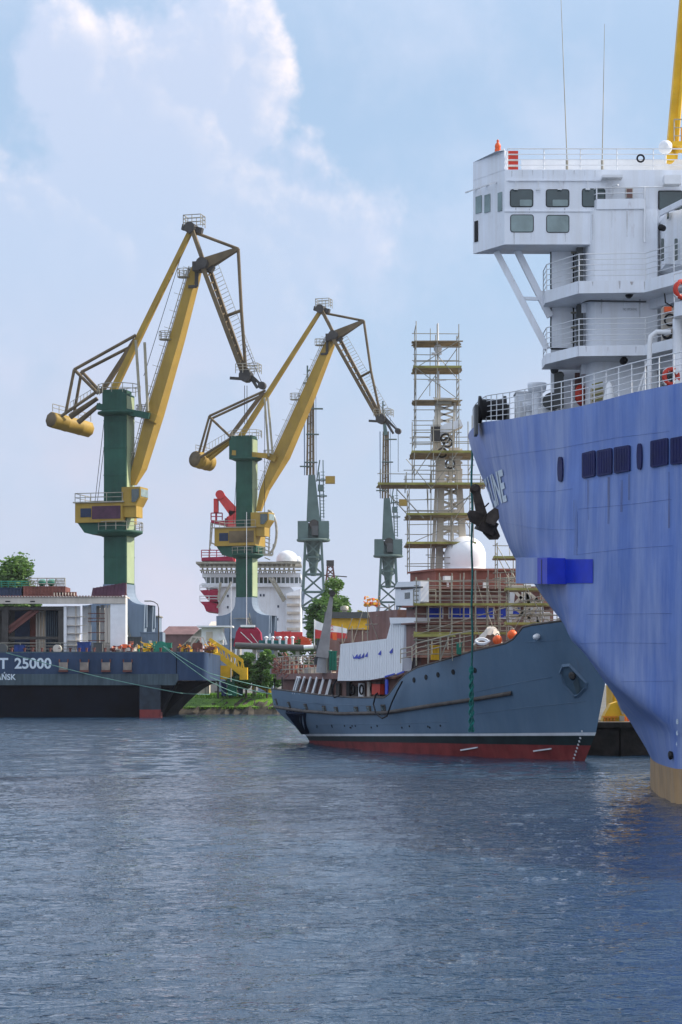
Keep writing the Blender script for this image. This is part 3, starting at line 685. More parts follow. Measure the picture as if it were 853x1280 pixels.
# ================================================================ BARGE (left)
YB = 248.0
def barge():
    t = thing('barge', 'navy blue deck barge with white lettering and raked dark stern', 'barge', (PX(100, YB), YB, 0))
    B = lambda px, py, dy=0: V((PX(px, YB), YB+dy, PZ(py, YB)))
    dep = 26
    up = [(-420, 817), (262, 817), (269, 818), (273.5, 822), (274, 845), (270, 852), (240, 850.5), (-420, 850.5)]
    m = MB(); m.prism([B(*p) for p in [(-420, 816), (252, 816), (252, 850.5), (-420, 850.5)]], (0, dep, 0))
    # rounded stern corner
    r = (274-266)/F*YB; c = B(252, 850.5); n = 8; q = []
    for k in range(n+1):
        a = pi/2*k/n; q.append(c+V((sin(a)*r, r-cos(a)*r, 0)))
    q += [c+V((r, dep, 0)), c+V((0, dep, 0))]
    h = B(0, 816).z-B(0, 850.5).z; mm = MB(); qq = [p for p in q]; o = len(m.v)
    N_ = len(qq); m.add(qq+[p+V((0, 0, h)) for p in qq], [tuple(range(N_)), tuple(range(2*N_-1, N_-1, -1))]+[(i, i+N_, (i+1) % N_+N_, (i+1) % N_) for i in range(N_)])
    m.build('hull', M['barge_blue'], t)
    m = MB(); m.prism([B(-420, 816), B(256, 816), B(256, 814.6), B(-420, 814.6)], (0, .3, 0)); m.build('deck_edge', M['barge_band'], t)
    m = MB(); m.prism([B(-420, 842.5, -.12), B(223, 842.5, -.12), B(223, 849, -.12), B(219, 856.5, -.12), B(-420, 856.5, -.12)], (0, .8, 0)); m.build('rubbing_band', M['barge_band'], t)
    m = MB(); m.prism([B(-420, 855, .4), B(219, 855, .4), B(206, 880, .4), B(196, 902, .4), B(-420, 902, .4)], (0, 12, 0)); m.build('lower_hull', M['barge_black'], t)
    # curved rake under the stern overhang, set back
    q = []
    for k in range(11):
        f = k/10; q.append(B(lerp(262, 203, f**.62), lerp(851, 893, f), 5))
    poly = [B(180, 851, 5)]+q+[B(202, 902, 5), B(180, 902, 5)]
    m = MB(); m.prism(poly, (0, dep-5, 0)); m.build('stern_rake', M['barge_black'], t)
    m = MB(); a = B(188, 856, 1.2); b = B(188, 884, 1.2); m.prism([B(175, 856, -.3), B(201, 856, -.3), B(201, 902, -.3), B(175, 902, -.3)], (0, 2.4, 0)); sk = m.build('skeg_column', mat('column_paint', (.022, .034, .05), .6, var=.3), t)
    m = MB(); m.prism([B(175, 887, -.32), B(201.3, 887, -.32), B(201.3, 902, -.32), B(175, 902, -.32)], (0, 2.45, 0)); m.build('column_foot', M['boot_red'], sk)
    m = MB(); m.prism([B(220.5, 816, -.04), B(221.4, 816, -.04), B(221.4, 842, -.04), B(220.5, 842, -.04)], (0, .06, 0)); m.build('plate_seam', M['barge_black'], t)
    for x in (80, 106, 133, 160):
        m = MB(); m.prism([B(x-5, 828, -.7), B(x+5, 828, -.7), B(x+5, 837.5, -.7), B(x-5, 837.5, -.7)], (0, .75, 0))
        fb = m.build('fender_bracket', mat('bracket_paint', (.24, .20, .17), .7, var=.2, rust=.6), t, label='rusty cream fender bracket on barge side')
        m = MB(); m.prism([B(x-5.5, 837.5, -.75), B(x+5.5, 837.5, -.75), B(x+5.5, 840, -.75), B(x-5.5, 840, -.75)], (0, .8, 0)); m.prism([B(x-6, 824, -.3), B(x-4.6, 824, -.3), B(x-4.6, 828, -.3), B(x-6, 828, -.3)], (0, .35, 0)); m.prism([B(x+4.6, 824, -.3), B(x+6, 824, -.3), B(x+6, 828, -.3), B(x+4.6, 828, -.3)], (0, .35, 0)); m.build('fender_pad', M['rust_steel'], fb)
    px2m = YB/F
    text_on_plane('25000', B(18.5, 836, -.03), (1, 0, 0), (0, 0, 1), 13.6*px2m, 46*px2m, bold=.025).build('lettering', M['letter'], t)
    text_on_plane('LIFT', B(-24, 836, -.03), (1, 0, 0), (0, 0, 1), 13.6*px2m, 34.5*px2m, bold=.025).build('lettering', M['letter'], t)
    text_on_plane('GDAŃSK', B(-18.5, 850, -.16), (1, 0, 0), (0, 0, 1), 10*px2m, 39*px2m, bold=.02).build('lettering', M['letter'], t)
    # deck edge bulwark posts / coaming clutter
    rnd = random.Random(2)
    for i in range(22):
        x = 4+i*11.5+rnd.uniform(-2, 2); q = B(x, 815)+V((0, rnd.uniform(.6, 2), 0)); m = MB(); m.tube(q, q+V((0, 0, .5)), .13, 8); m.tube(q+V((0, 0, .42)), q+V((0, 0, .52)), .19, 8); m.build('bollard', M['rust_steel'], t)
    return B
B = barge()
# big cream steel ship block carried on the barge
def hull_block():
    t = thing('ship_block', 'cream steel ship section with open frames standing on the barge deck', 'ship section', (PX(70, YB+6), YB+6, B(0, 815).z))
    Y = YB+4; Q = lambda px, py, dy=0: V((PX(px, Y), Y+dy, PZ(py, Y)))
    deck = 815.5
    R_ = lambda m, x0, y0, x1, y1, dy, d: m.prism([Q(x0, y0, dy), Q(x1, y0, dy), Q(x1, y1, dy), Q(x0, y1, dy)], (0, d, 0))
    m = MB(); R_(m, -120, 746, 157, 754.5, 0, .8); R_(m, -120, 745.2, 157.5, 746.6, -.15, 5); bm_ = m.build('top_beam', M['cream_steel'], t)
    m = MB()
    for k in range(70): R_(m, -100+k*3.7, 744.3, -99+k*3.7, 746.4, -.2, .3)
    m.build('stiffener_row', M['rust_steel'], bm_)
    m = MB()
    for x in (10, 41): R_(m, x-3, 751, x+3, 752.6, -.03, .1)
    m.build('beam_opening', M['black'], bm_)
    m = MB(); R_(m, 138, 755, 157, deck, .15, .5); R_(m, 152, 744, 157.3, deck, .5, 1.6); m.build('side_panel', M['white'], t)
    m = MB(); R_(m, 82, 757, 98, deck, 1.5, .6); R_(m, 100, 757, 108, deck, 2.5, .5); R_(m, 79, 757, 82.5, deck, .6, 1.0); m.build('side_panel', M['white'], t)
    m = MB()
    for y in (770, 781, 791, 800, 806): R_(m, 82, y, 107, y+.9, 1.0, .5)
    R_(m, 92.5, 757, 94, deck, 1.2, .4); m.build('panel_stiffener', M['cream_steel'], t)
    for x0, x1, dy in ((109.5, 112.5, 1), (117, 121, 3), (125, 129, 1), (131, 133, .6), (134.5, 138, 0.5)):
        m = MB(); R_(m, x0, 756, x1, deck, dy, .5); m.build('column', M['cream_steel'] if x0 > 130 else M['concrete'], t)
    m = MB()
    for y in (766, 772, 776, 790, 800): R_(m, 109, y, 130, y+.9, .9, .3)
    m.build('cross_rail', M['rust_steel'], t)
    m = MB()
    for k in range(3): R_(m, 113+k*6, 757, 115.5+k*6, deck, 8, .3)
    m.build('back_plate', M['cream_steel'], t)
    m = MB(); R_(m, -80, 755, 79, deck, 7.6, .3); m.build('back_wall', M['crane_dark'], t)
    # left dark frame bay
    m = MB(); R_(m, 1, 760, 9, deck, .8, .8); R_(m, 72, 760, 79, deck, .8, .8); R_(m, -60, 758.5, 82, 762, .7, 1.2); R_(m, 8, 795.5, 72, 799, 1.0, .5); m.build('dark_frame', M['crane_dark'], t)
    m = MB()
    for (a, b) in (((9, 790), (46, 762)), ((9, 785), (40, 762))): m.bar(Q(a[0], a[1], 1.3), Q(b[0], b[1], 1.3), .45)
    m.build('diagonal_brace', M['rust_steel'], t)
    m = MB(); R_(m, 53, 762, 72, deck, 3.0, .4); m.build('corrugated_wall', M['dark_blue_box'], t)
    m = MB()
    for k in range(7): R_(m, 54+k*2.6, 763, 55+k*2.6, deck, 2.7, .3)
    m.build('wall_rib', M['barge_band'], t)
    m = MB()
    for k in range(4): R_(m, 39+k*3.6, 762, 41+k*3.6, deck, 4, .4)
    R_(m, 38, 762, 53, deck, 4.6, .2); m.build('ribbed_panel', M['cream_steel'], t)
    m = MB(); R_(m, 9, 762, 28, deck, 6, .4); m.build('inner_wall', M['dark_blue_box'], t); m = MB(); R_(m, 28, 762, 39, deck, 6.2, .4); m.build('inner_wall', M['rust_steel'], t)
    railing([Q(x, deck-.5, .3) for x in (0, 25, 50, 75, 100, 130, 150)], 1.1, 3, .04, 1.8).build('railing', M['steel'], t)
    # maroon ribbed plate standing on top
    m = MB(); m.prism([Q(114, 745, 2), Q(156, 745, 2), Q(156, 727.5, 2), Q(152, 728, 2), Q(114.5, 734, 2)], (0, .4, 0)); pl = m.build('ribbed_plate', M['rust_steel'], t)
    m = MB()
    for k in range(9): m.bar(Q(115+k*4.6, 744.5, 1.6), Q(117+k*4.6, 734.3-k*.8, 1.6), .22, .5)
    m.bar(Q(114, 739, 1.7), Q(156, 736, 1.7), .15); m.build('rib', M['maroon'], pl)
    m = MB(); R_(m, 64, 739, 93, 745, 2, .4); pl = m.build('ribbed_plate', M['rust_steel'], t)
    m = MB()
    for k in range(8): R_(m, 65+k*3.6, 740, 66+k*3.6, 745, 1.7, .3)
    m.build('rib', M['cream_steel'], pl)
    return Q
Q = hull_block()
def container(px0, px1, py0, py1, Y, m_, label, cat='container', name='shipping_container', dep=2.5, rib=None, group=None):
    a, b = P(px0, py1, Y), P(px1, py0, Y); t = thing(name, label, cat, ((a.x+b.x)/2, Y, a.z), group)
    m = MB(); m.box(((a.x+b.x)/2, Y+dep/2, (a.z+b.z)/2), (b.x-a.x, dep, b.z-a.z)); m.build('body', M[m_], t)
    w_ = b.x-a.x; n = max(4, int(w_/.4)); m = MB()
    for i in range(n): m.box((a.x+w_*(i+.5)/n, Y-.03, (a.z+b.z)/2), (w_/n*.5, .08, (b.z-a.z)*.86))
    m.build('corrugation', M[rib or m_], t)
    m = MB()
    for z in (a.z+.06, b.z-.06): m.box(((a.x+b.x)/2, Y-.06, z), (w_+.06, .14, .14))
    for x in (a.x, b.x): m.box((x, Y-.06, (a.z+b.z)/2), (.14, .14, b.z-a.z+.04))
    m.build('frame', M[rib or m_], t); return t
ZT = 745.0
Yc = YB+6
container(-60, 28.4, 734.5, ZT, Yc, 'dark_blue_box', 'dark blue container on top of the cream ship section', dep=5)
container(28.4, 81.5, 733, ZT, Yc, 'rust_steel', 'brown red container under the railing on the cream ship section', dep=5)
def roof_rail():
    t = thing('roof_railing', 'grey railing with lattice ends on top of the brown container', 'railing', P(60, 733, Yc))
    railing([P(36, 733, Yc+.3), P(81.5, 733, Yc+.3), P(81.5, 733, Yc+4.5)], 1.0, 3, .05, 1).build('rail', M['steel'], t)
    m = MB()
    for k in range(8): m.bar(P(68+k*1.6, 733, Yc+.4), P(69.5+k*1.6, 724, Yc+.4), .08)
    for k in range(4): m.bar(P(38+k*2, 732, Yc+.4), P(40+k*2, 725, Yc+.4), .08)
    m.build('lattice', M['steel'], t)
    t = thing('roof_railing', 'green netted railing on top of the dark blue container', 'railing', P(15, 734.5, Yc))
    railing([P(-40, 734.5, Yc+.3), P(36, 734.5, Yc+.3)], .75, 3, .05, .8).build('rail', M['green_gear'], t)
roof_rail()
def drum(px, py, Y, r, ln, m_, label, name='storage_tank', cat='tank', group=None):
    c = P(px, py, Y); t = thing(name, label, cat, c-V((0, 0, r)), group)
    m = MB(); m.lathe(c-V((ln/2, 0, 0)), [(r*.5, 0), (r, .15), (r, ln-.15), (r*.5, ln)], 16, (1, 0, 0)); m.build('shell', M[m_], t)
    m = MB()
    for s in (-.3, .3): m.box(c+V((s*ln, 0, -r*.8)), (.12, r*1.6, r*.5))
    m.build('cradle', M['steel'], t)
drum(53, 728.5, Yc+1.5, .42, .9, 'green_gear', 'small green tank on the brown container, left of its twin')
drum(64.5, 728.5, Yc+1.5, .42, .9, 'green_gear', 'small green tank on the brown container, beside the lattice end')
def crate(px0, px1, py0, py1, Y, m_, label, name='crate', cat='crate', group=None):
    a, b = P(px0, py1, Y), P(px1, py0, Y); t = thing(name, label, cat, ((a.x+b.x)/2, Y, a.z), group); d = min(1.6, (b.x-a.x))
    m = MB(); m.box(((a.x+b.x)/2, Y+d/2, (a.z+b.z)/2), (b.x-a.x, d, b.z-a.z)); m.build('body', M[m_], t)
    m = MB()
    for x in (a.x+.04, (a.x+b.x)/2, b.x-.04): m.box((x, Y-.03, (a.z+b.z)/2), (.09, .07, (b.z-a.z)*.98))
    m.box(((a.x+b.x)/2, Y+d/2, b.z+.03), (b.x-a.x+.1, d+.1, .07)); m.build('frame', M[m_], t); return t
crate(97, 112.5, 803, 815.5, YB+2, 'blue_crate', 'blue crate on the barge deck under the cream ship section')
crate(117, 128, 804, 815.5, YB+2, 'pipe_grey', 'dark grey machine crate right of the blue crate on the barge')
crate(18, 30, 807, 815.5, YB+2, 'blue_crate', 'dark blue covered crate behind the barge railing at left')
def reel(px, py, Y, r, m_, label, wdt=1.0, name='cable_reel', cat='reel'):
    c = P(px, py, Y); t = thing(name, label, cat, c-V((0, 0, r)))
    m = MB(); m.lathe(c-V((0, wdt/2, 0)), [(r, 0), (r, .1), (r*.6, .12), (r*.6, wdt-.12), (r, wdt-.1), (r, wdt)], 20, (0, 1, 0)); m.build('drum', M[m_], t)
    m = MB(); m.torus(c, r*.75, .1, (0, 1, 0)); m.build('coil', M['rope_pale'], t)
    m = MB(); m.box(c-V((0, 0, r*.85)), (r*1.6, wdt*1.2, r*.3)); m.build('base', M['steel'], t)
reel(72, 811, YB+1.5, .5, 'cream_steel', 'pale cable reel on the barge deck below the dark frame')
reel(4, 811, YB+1.5, .6, 'pipe_grey', 'dark cable reel at the left end of the barge deck')
reel(202, 809.5, YB+2, .75, 'green_gear', 'green mooring winch with wound rope on the barge stern', 1.6, 'mooring_winch', 'winch')
crate(205, 214.5, 804, 815, YB+2, 'green_gear', 'green winch housing beside the wound rope on the barge stern', 'winch_housing', 'housing')
def heap(px0, px1, py0, py1, Y, mats, label, name, cat, seed, n=26):
    rnd = random.Random(seed); a, b = P(px0, py1, Y), P(px1, py0, Y); t = thing(name, label, cat, ((a.x+b.x)/2, Y, a.z))
    for j, mm in enumerate(mats):
        m = MB()
        for i in range(n):
            p = V((rnd.uniform(a.x, b.x), Y+rnd.uniform(0, 2), a.z+(b.z-a.z)*rnd.random()*rnd.random())); q = p+V((rnd.uniform(-.9, .9), rnd.uniform(-.5, .5), rnd.uniform(0, .6)))
            q.x = min(b.x, max(a.x, q.x)); q.z = min(b.z, q.z)
            if rnd.random() < .6: m.bar(p, q, rnd.uniform(.06, .16))
            else: m.box(p+V((0, 0, .15)), (rnd.uniform(.2, .6), rnd.uniform(.2, .6), rnd.uniform(.2, .45)), rnd.random())
        m.build(('beam', 'casing', 'fitting')[j % 3], M[mm], t, kind='stuff')
    return t
heap(140, 166, 804, 815.5, YB+2, ['rust_steel', 'cream_steel', 'orange'], 'heap of rusty steel fittings right of the white block panel', 'scrap_heap', 'scrap', 5)
heap(167, 198, 801, 815.5, YB+3, ['machine_yellow', 'green_gear', 'cream_steel'], 'low green and yellow deck gear left of the green winch', 'deck_machine', 'deck gear', 6)
heap(222, 238, 805, 815.5, YB+3, ['machine_orange', 'machine_yellow', 'crane_dark'], 'small orange machine on the barge stern right of the green winch', 'deck_machine', 'deck gear', 8, 20)
heap(256, 270, 803, 815.5, YB+3, ['machine_orange', 'machine_yellow', 'rust_steel'], 'orange yellow machine at the very end of the barge stern', 'deck_machine', 'deck gear', 9, 22)
def a_frame(px0, px1, py0, py1, Y, label):
    t = thing('winch_gantry', label, 'gantry', P((px0+px1)/2, py1, Y)); m = MB()
    for dy in (0, 1.5):
        pts = [P(px0, py1, Y+dy), P(px0+8, py0, Y+dy), P(px1-8, py0+1, Y+dy), P(px1, py1, Y+dy)]
        for a, b in zip(pts, pts[1:]): m.bar(a, b, .16)
        m.bar(pts[0], P((px0+px1)/2, py0, Y+dy), .12); m.bar(pts[3], P((px0+px1)/2, py0, Y+dy), .12); m.bar(pts[0], pts[3], .12)
    m.build('truss', M['cream_steel'], t)
    m = MB(); m.box(P((px0+px1)/2, (py0+py1)/2+2, Y+.7), (1.2, .8, .8)); m.build('winch_box', M['rust_steel'], t)
a_frame(232, 262, 796, 815.5, YB+5, 'pale lattice frame on the barge stern before the white cabin')
# mooring lines
def line(pts, r, m_, label, sag=0, name='mooring_line', n=24, group=None):
    a, b = pts; q = [a.lerp(b, i/n)-V((0, 0, sag*4*(i/n)*(1-i/n))) for i in range(n+1)]
    o = MB().path(q, r, 6).build(name, M[m_]); return tag(o, label, 'rope', group)
def mooring(pts, r, label):
    """rope through photo points with their depths; bends where it passes the stern corner"""
    q = []
    for (a, b) in zip(pts, pts[1:]):
        for k in range(10):
            f = k/10; q.append(P(lerp(a[0], b[0], f), lerp(a[1], b[1], f), lerp(a[2], b[2], f)))
    q.append(P(*pts[-1])); n = len(q)
    for i, p in enumerate(q): p.z -= .35*4*(i/(n-1))*(1-i/(n-1))
    tag(MB().path(q, r, 6).build('mooring_line', M['rope_pale']), label, 'rope')
mooring(((205, 808, 247.2), (262, 838, 246.8), (345, 862, 258)), .05, 'upper pale mooring line from the green winch across to the slate ship stern')
mooring(((204, 808, 247), (262, 848, 246.5), (303, 869, 262)), .05, 'middle pale mooring line from the green winch down to the bank by the green bin')
mooring(((270, 852, 247), (280, 862, 255), (290, 868, 268)), .04, 'short pale mooring line hooking down to the small yellow block on the grass')
mooring(((8, 816, 247.3), (120, 842, 246), (225, 863, 246), (262, 868, 262)), .05, 'long pale mooring line crossing the barge side under the lettering')
mooring(((262, 846, 249), (300, 856, 256), (345, 868, 258)), .045, 'thin pale line hanging between the barge stern and the slate ship stern')
# ================================================================ BIG BLUE SHIP
HD = V((-.515, .857, 0)).normalized(); PN = V((-.857, -.515, 0)).normalized()     # heading, port normal
C0 = V((11.3, 69, 0))-PN*10; BEAM = 10.0
SIL = [(530, 582), (566, 590), (596, 603), (622, 613), (659, 626), (696, 643), (731, 669.5), (780, 703), (824, 736), (853, 756), (896, 782), (940, 813), (1010, 813)]
TK = [(0, 0), (2.5, .3), (4, 3.5), (5.7, 5.9), (7, 5.0), (9, 2.5), (12, 0)]
def bshape(t, te, z):
    if t <= 0: return BEAM
    if t >= te: return 0.0
    tk = interp(z, TK)
    if t <= tk: return BEAM
    k = smooth(z, 5.0, 9.5); p = lerp(1.12, 2.1, k); q = lerp(1.05, 1.85, k)
    return BEAM*(1-((t-tk)/(te-tk))**p)**(1/q)
def hp(t, b, z): q = C0+HD*t+PN*b; q.z = z; return q
def solve_te(z):
    Y = 83.0; te = 14
    for _ in range(8):
        py = HY-(z-CH)*F/Y; px = interp(py, SIL); k = (px-CX)/F; lo, hi = 11.0, 40.0
        for _ in range(40):
            te = (lo+hi)/2; best = None
            for i in range(81):
                t = te*i/80; q = hp(t, bshape(t, te, z), z); r = q.x/q.y
                if best is None or r < best[0]: best = (r, q.y)
            if best[0] > k: lo = te
            else: hi = te
        Y = best[1]
    return te
TE = [(z, solve_te(z)) for z in [0, .6, 1.2, 2, 3, 4, 5, 6, 7, 8, 9, 10, 11, 12, 13, 14, 15, 16]]
def te_of(z): return interp(z, TE)
def hb(t, z): return bshape(t, te_of(max(0, z)), z)
TOPPX = [(583, 531), (586, 529), (593, 528), (636, 524), (726, 508), (790, 491), (853, 478), (1200, 400)]
def ztop(t):
    z = 14.0
    for _ in range(12):
        q = hp(t, hb(t, z), z); px = CX+F*q.x/max(5, q.y)
        if px > 853 or t < 0: return 14.0+.0*t
        z = lerp(z, CH+(HY-interp(px, TOPPX))/F*q.y, .6)
    return z
_tt = 16.0; ZT0 = [ztop(x*.5) for x in range(0, 34)]
def ztop_s(t):
    if t <= 0: return ZT0[0]
    i = min(t/.5, 30); j = int(i); return lerp(ZT0[j], ZT0[min(j+1, 30)], i-j)
def hull_pt(px, py, off=0.0):
    """the point of the port side whose direction from the camera is that of the photo point"""
    best = None; z = 8.0
    for _ in range(14):
        te = te_of(max(0, z)); bt = None; prev = None
        lo, hi = -25.0, None
        # leftmost t (visible limit)
        ts = [-20+i*(te+20)/160 for i in range(161)]
        rs = []
        for t in ts:
            q = hp(t, bshape(t, te, z), z); rs.append((q.x/q.y)*F+CX)
        im = min(range(len(rs)), key=lambda i: rs[i]); a, b = 0, im
        while b-a > 1:
            c_ = (a+b)//2
            if rs[c_] > px: a = c_
            else: b = c_
        f = 0 if rs[a] == rs[b] else (rs[a]-px)/(rs[a]-rs[b]); t = lerp(ts[a], ts[b], max(0, min(1, f)))
        q = hp(t, bshape(t, te, z), z); z = lerp(z, CH+(HY-py)/F*q.y, .8)
    e = .05; d1 = hp(t+e, hb(t+e, z), z)-hp(t-e, hb(t-e, z), z); d2 = hp(t, hb(t, z+e), z+e)-hp(t, hb(t, z-e), z-e)
    n = d1.cross(d2).normalized()
    if n.dot(PN) < 0: n = -n
    return hp(t, hb(t, z), z)+n*off, n
bs = thing('ferry', 'huge pale blue ship bow with white bridge at the right edge', 'ship', C0+V((0, 0, 0)))
def build_hull():
    m = MB(); nt_, nz = 64, 44; zlow = -1.5
    zt_k = None; low_cut = 1.17
    rows_lo = [(-1.5), -.5, .0, .4, .8, low_cut]
    def column(tau, side):
        pass
    def pt(tau, z, side):
        te = te_of(max(0, z)); t = -75*(1-tau*3) if tau < 1/3 else te*((tau-1/3)*1.5)**.8
        b = bshape(t, te, max(z, 0)); q = hp(t, b*side, z); return q, t
    taus = [i/nt_ for i in range(nt_+1)]
    for side in (1, -1):
        for part, (za, zb, nn) in (('lo', (zlow, low_cut, 5)), ('up', (low_cut, None, nz))):
            vs = []
            for tau in taus:
                for k in range(nn+1):
                    if part == 'lo': z = lerp(za, zb, k/nn)
                    else:
                        _, t14 = pt(tau, 14, side); z = lerp(za, ztop_s(t14), k/nn)
                    vs.append(pt(tau, z, side)[0])
            R = nn+1; fs = [(i*R+k, (i+1)*R+k, (i+1)*R+k+1, i*R+k+1) for i in range(nt_) for k in range(nn)]
            (LO if part == 'lo' else m).add(vs, fs, True)
    return m
LO = MB(); up = build_hull()
hull = up.build('hull', M['blue_hull'], bs)
LO.build('bottom_paint', M['tan_bottom'], hull)
# deck sheet just under the top edge
dk = MB(); pl = []
for i in range(0, 60):
    t = -70+i*(70+te_of(14))/59; b = hb(t, 14)*.985; pl.append((t, b))
vs = []
for t, b in pl: vs += [hp(t, b, ztop_s(t)-.25), hp(t, -b, ztop_s(t)-.25)]
dk.add(vs, [(2*i, 2*i+2, 2*i+3, 2*i+1) for i in range(len(pl)-1)]); dk.build('deck', M['pipe_grey'], bs)
# bulbous forefoot: rounded upright bulb at the waterline
m = MB(); bc = hp(te_of(0)-.6, 0, 0); vs = []
for k in range(13):
    a = -pi/2+pi*k/12
    for j, (zz, s) in enumerate(((-1.5, 1.25), (-.2, 1.15), (.35, .95), (.8, .6), (1.05, .2))):
        vs.append(bc+HD*(-3.0+cos(a)*3.2*s)+PN*sin(a)*1.2*s+V((0, 0, zz)))
m.add(vs, [(k*5+j, (k+1)*5+j, (k+1)*5+j+1, k*5+j+1) for k in range(12) for j in range(4)], True); m.build('bulb', M['tan_bottom'], hull)
def hull_patch(poly, off, thick, nx=1):
    """plate that follows the hull: polygon given by photo points, resampled"""
    m = MB(); pts = [hull_pt(*p) for p in poly]; outer = [q+n*(off+thick) for q, n in pts]; inner = [q+n*off for q, n in pts]; n = len(pts)
    m.add(outer+inner, [tuple(range(n))]+[(i, (i+1) % n, n+(i+1) % n, n+i) for i in range(n)]); return m
def rrect(x0, yl0, yl1, x1, yr0, yr1, r=2.0):
    """rounded quad: left edge x0 (yl0..yl1), right edge x1 (yr0..yr1)"""
    out = []
    for cx_, cy_, a0 in ((x0+r, lerp(yl0, yr0, 0)+r, 180), (x1-r, yr0+r, 270), (x1-r, yr1-r, 0), (x0+r, yl1-r, 90)):
        for k in range(4): a = radians(a0+30*k); out.append((cx_+cos(a)*r, cy_+sin(a)*r))
    return out
wins = [(729.5, 566, 598, 745.5, 563, 595.5), (748, 563, 595.5, 766.5, 560, 592.5), (769.5, 559, 592, 789, 556.5, 589), (815, 551, 584.5, 836.5, 547.5, 581), (840, 547.5, 581, 863, 544, 578)]
for wdef in wins:
    wo = hull_patch(rrect(*wdef), .02, .05).build('hull_window', M['window_cover'], bs)
    m = MB(); x0, a0, a1, x1, b0, b1 = wdef
    for k in range(1, 6):
        f = k/6; p, n = hull_pt(lerp(x0, x1, f), lerp(a0, b0, f)+2.5); q, n2 = hull_pt(lerp(x0, x1, f), lerp(a1, b1, f)-2.5); m.bar(p+n*.075, q+n2*.075, .018)
    m.build('cover_rib', M['window_cover'], wo)
for (cx_, y0, y1) in ((702, 571, 602), (801, 554.5, 587)):
    poly = []
    for k in range(16):
        a = 2*pi*k/16; poly.append((cx_+cos(a)*3.2, (y0+y1)/2+max(-1, min(1, sin(a)*1.25))*(y1-y0)/2))
    hull_patch(poly, .02, .05).build('hull_window', M['window_cover'], bs, label='narrow oval dark blue window')
# weld seams
for pts in ([(607, 573), (640, 568), (700, 560), (770, 547), (853, 537)], [(640, 615), (690, 614), (722, 610)], [(724, 636), (790, 630), (853, 622)], [(630, 652), (660, 659), (700, 662), (722, 661)],
            [(722, 693), (790, 685), (853, 681)], [(700, 768), (790, 767), (853, 766)], [(715, 804), (760, 803), (853, 804)], [(737, 852), (800, 851), (853, 851)], [(780, 804), (780, 851)], [(722, 640), (722, 695)]):
    m = MB(); q = []
    for a, b in zip(pts, pts[1:]):
        for k in range(5):
            p, n = hull_pt(lerp(a[0], b[0], k/5), lerp(a[1], b[1], k/5)); q.append(p+n*.003)
    m.path(q, .010, 4); m.build('weld_seam', M['blue_hull'], hull)
# rust stain plate run and the bright blue repaint patch, box sponson
m = MB(); p0, n = hull_pt(705, 699); p1, _ = hull_pt(742, 698); p2, _ = hull_pt(742, 729); p3, _ = hull_pt(705, 730)
g = []
for i in range(7):
    for j in range(5):
        p, n = hull_pt(lerp(703, 742, i/6), lerp(699, 729, j/4)); g.append(p+n*.025)
m.add(g, [(i*5+j, (i+1)*5+j, (i+1)*5+j+1, i*5+j+1) for i in range(6) for j in range(4)], True); m.build('repainted_patch', M['bright_blue'], hull)
def hull_strip(x0, x1, y0, y1, mm, nm, nx=2, ny=10, off=.02, slant=0):
    m = MB(); g = []
    for i in range(nx+1):
        for j in range(ny+1):
            p, n = hull_pt(lerp(x0, x1, i/nx)+slant*(j/ny), lerp(y0, y1, j/ny)); g.append(p+n*off)
    m.add(g, [(i*(ny+1)+j, (i+1)*(ny+1)+j, (i+1)*(ny+1)+j+1, i*(ny+1)+j+1) for i in range(nx) for j in range(ny)], True); return m.build(nm, mm, hull)
stain = bpy.data.materials.new('drain_stain'); stain.use_nodes = True
_t = stain.node_tree; _p = _t.nodes['Principled BSDF']; _p.inputs['Base Color'].default_value = (.17, .145, .15, 1); _p.inputs['Roughness'].default_value = .7
_tr = _t.nodes.new('ShaderNodeBsdfTransparent'); _mx = _t.nodes.new('ShaderNodeMixShader'); _g = _t.nodes.new('ShaderNodeNewGeometry'); _mp = _t.nodes.new('ShaderNodeMapping'); _mp.inputs['Scale'].default_value = (5, 5, .25)
_n = _t.nodes.new('ShaderNodeTexNoise'); _n.inputs['Scale'].default_value = 1; _n.inputs['Detail'].default_value = 5; _r = _t.nodes.new('ShaderNodeMapRange'); _r.inputs[1].default_value = .38; _r.inputs[2].default_value = .8; _r.inputs[4].default_value = .8
_t.links.new(_g.outputs['Position'], _mp.inputs[0]); _t.links.new(_mp.outputs[0], _n.inputs['Vector']); _t.links.new(_n.outputs['Fac'], _r.inputs[0]); _t.links.new(_r.outputs[0], _mx.inputs[0])
_t.links.new(_tr.outputs[0], _mx.inputs[1]); _t.links.new(_p.outputs[0], _mx.inputs[2]); _t.links.new(_mx.outputs[0], _t.nodes['Material Output'].inputs[0])
hull_strip(717.5, 722.5, 625, 694, stain, 'drain_stain')
hull_strip(735, 737, 600, 650, stain, 'drain_stain'); hull_strip(760, 763, 596, 655, stain, 'drain_stain'); hull_strip(786, 788, 592, 625, stain, 'drain_stain'); hull_strip(776, 779, 600, 640, stain, 'drain_stain'); hull_strip(836, 838, 590, 660, stain, 'drain_stain')
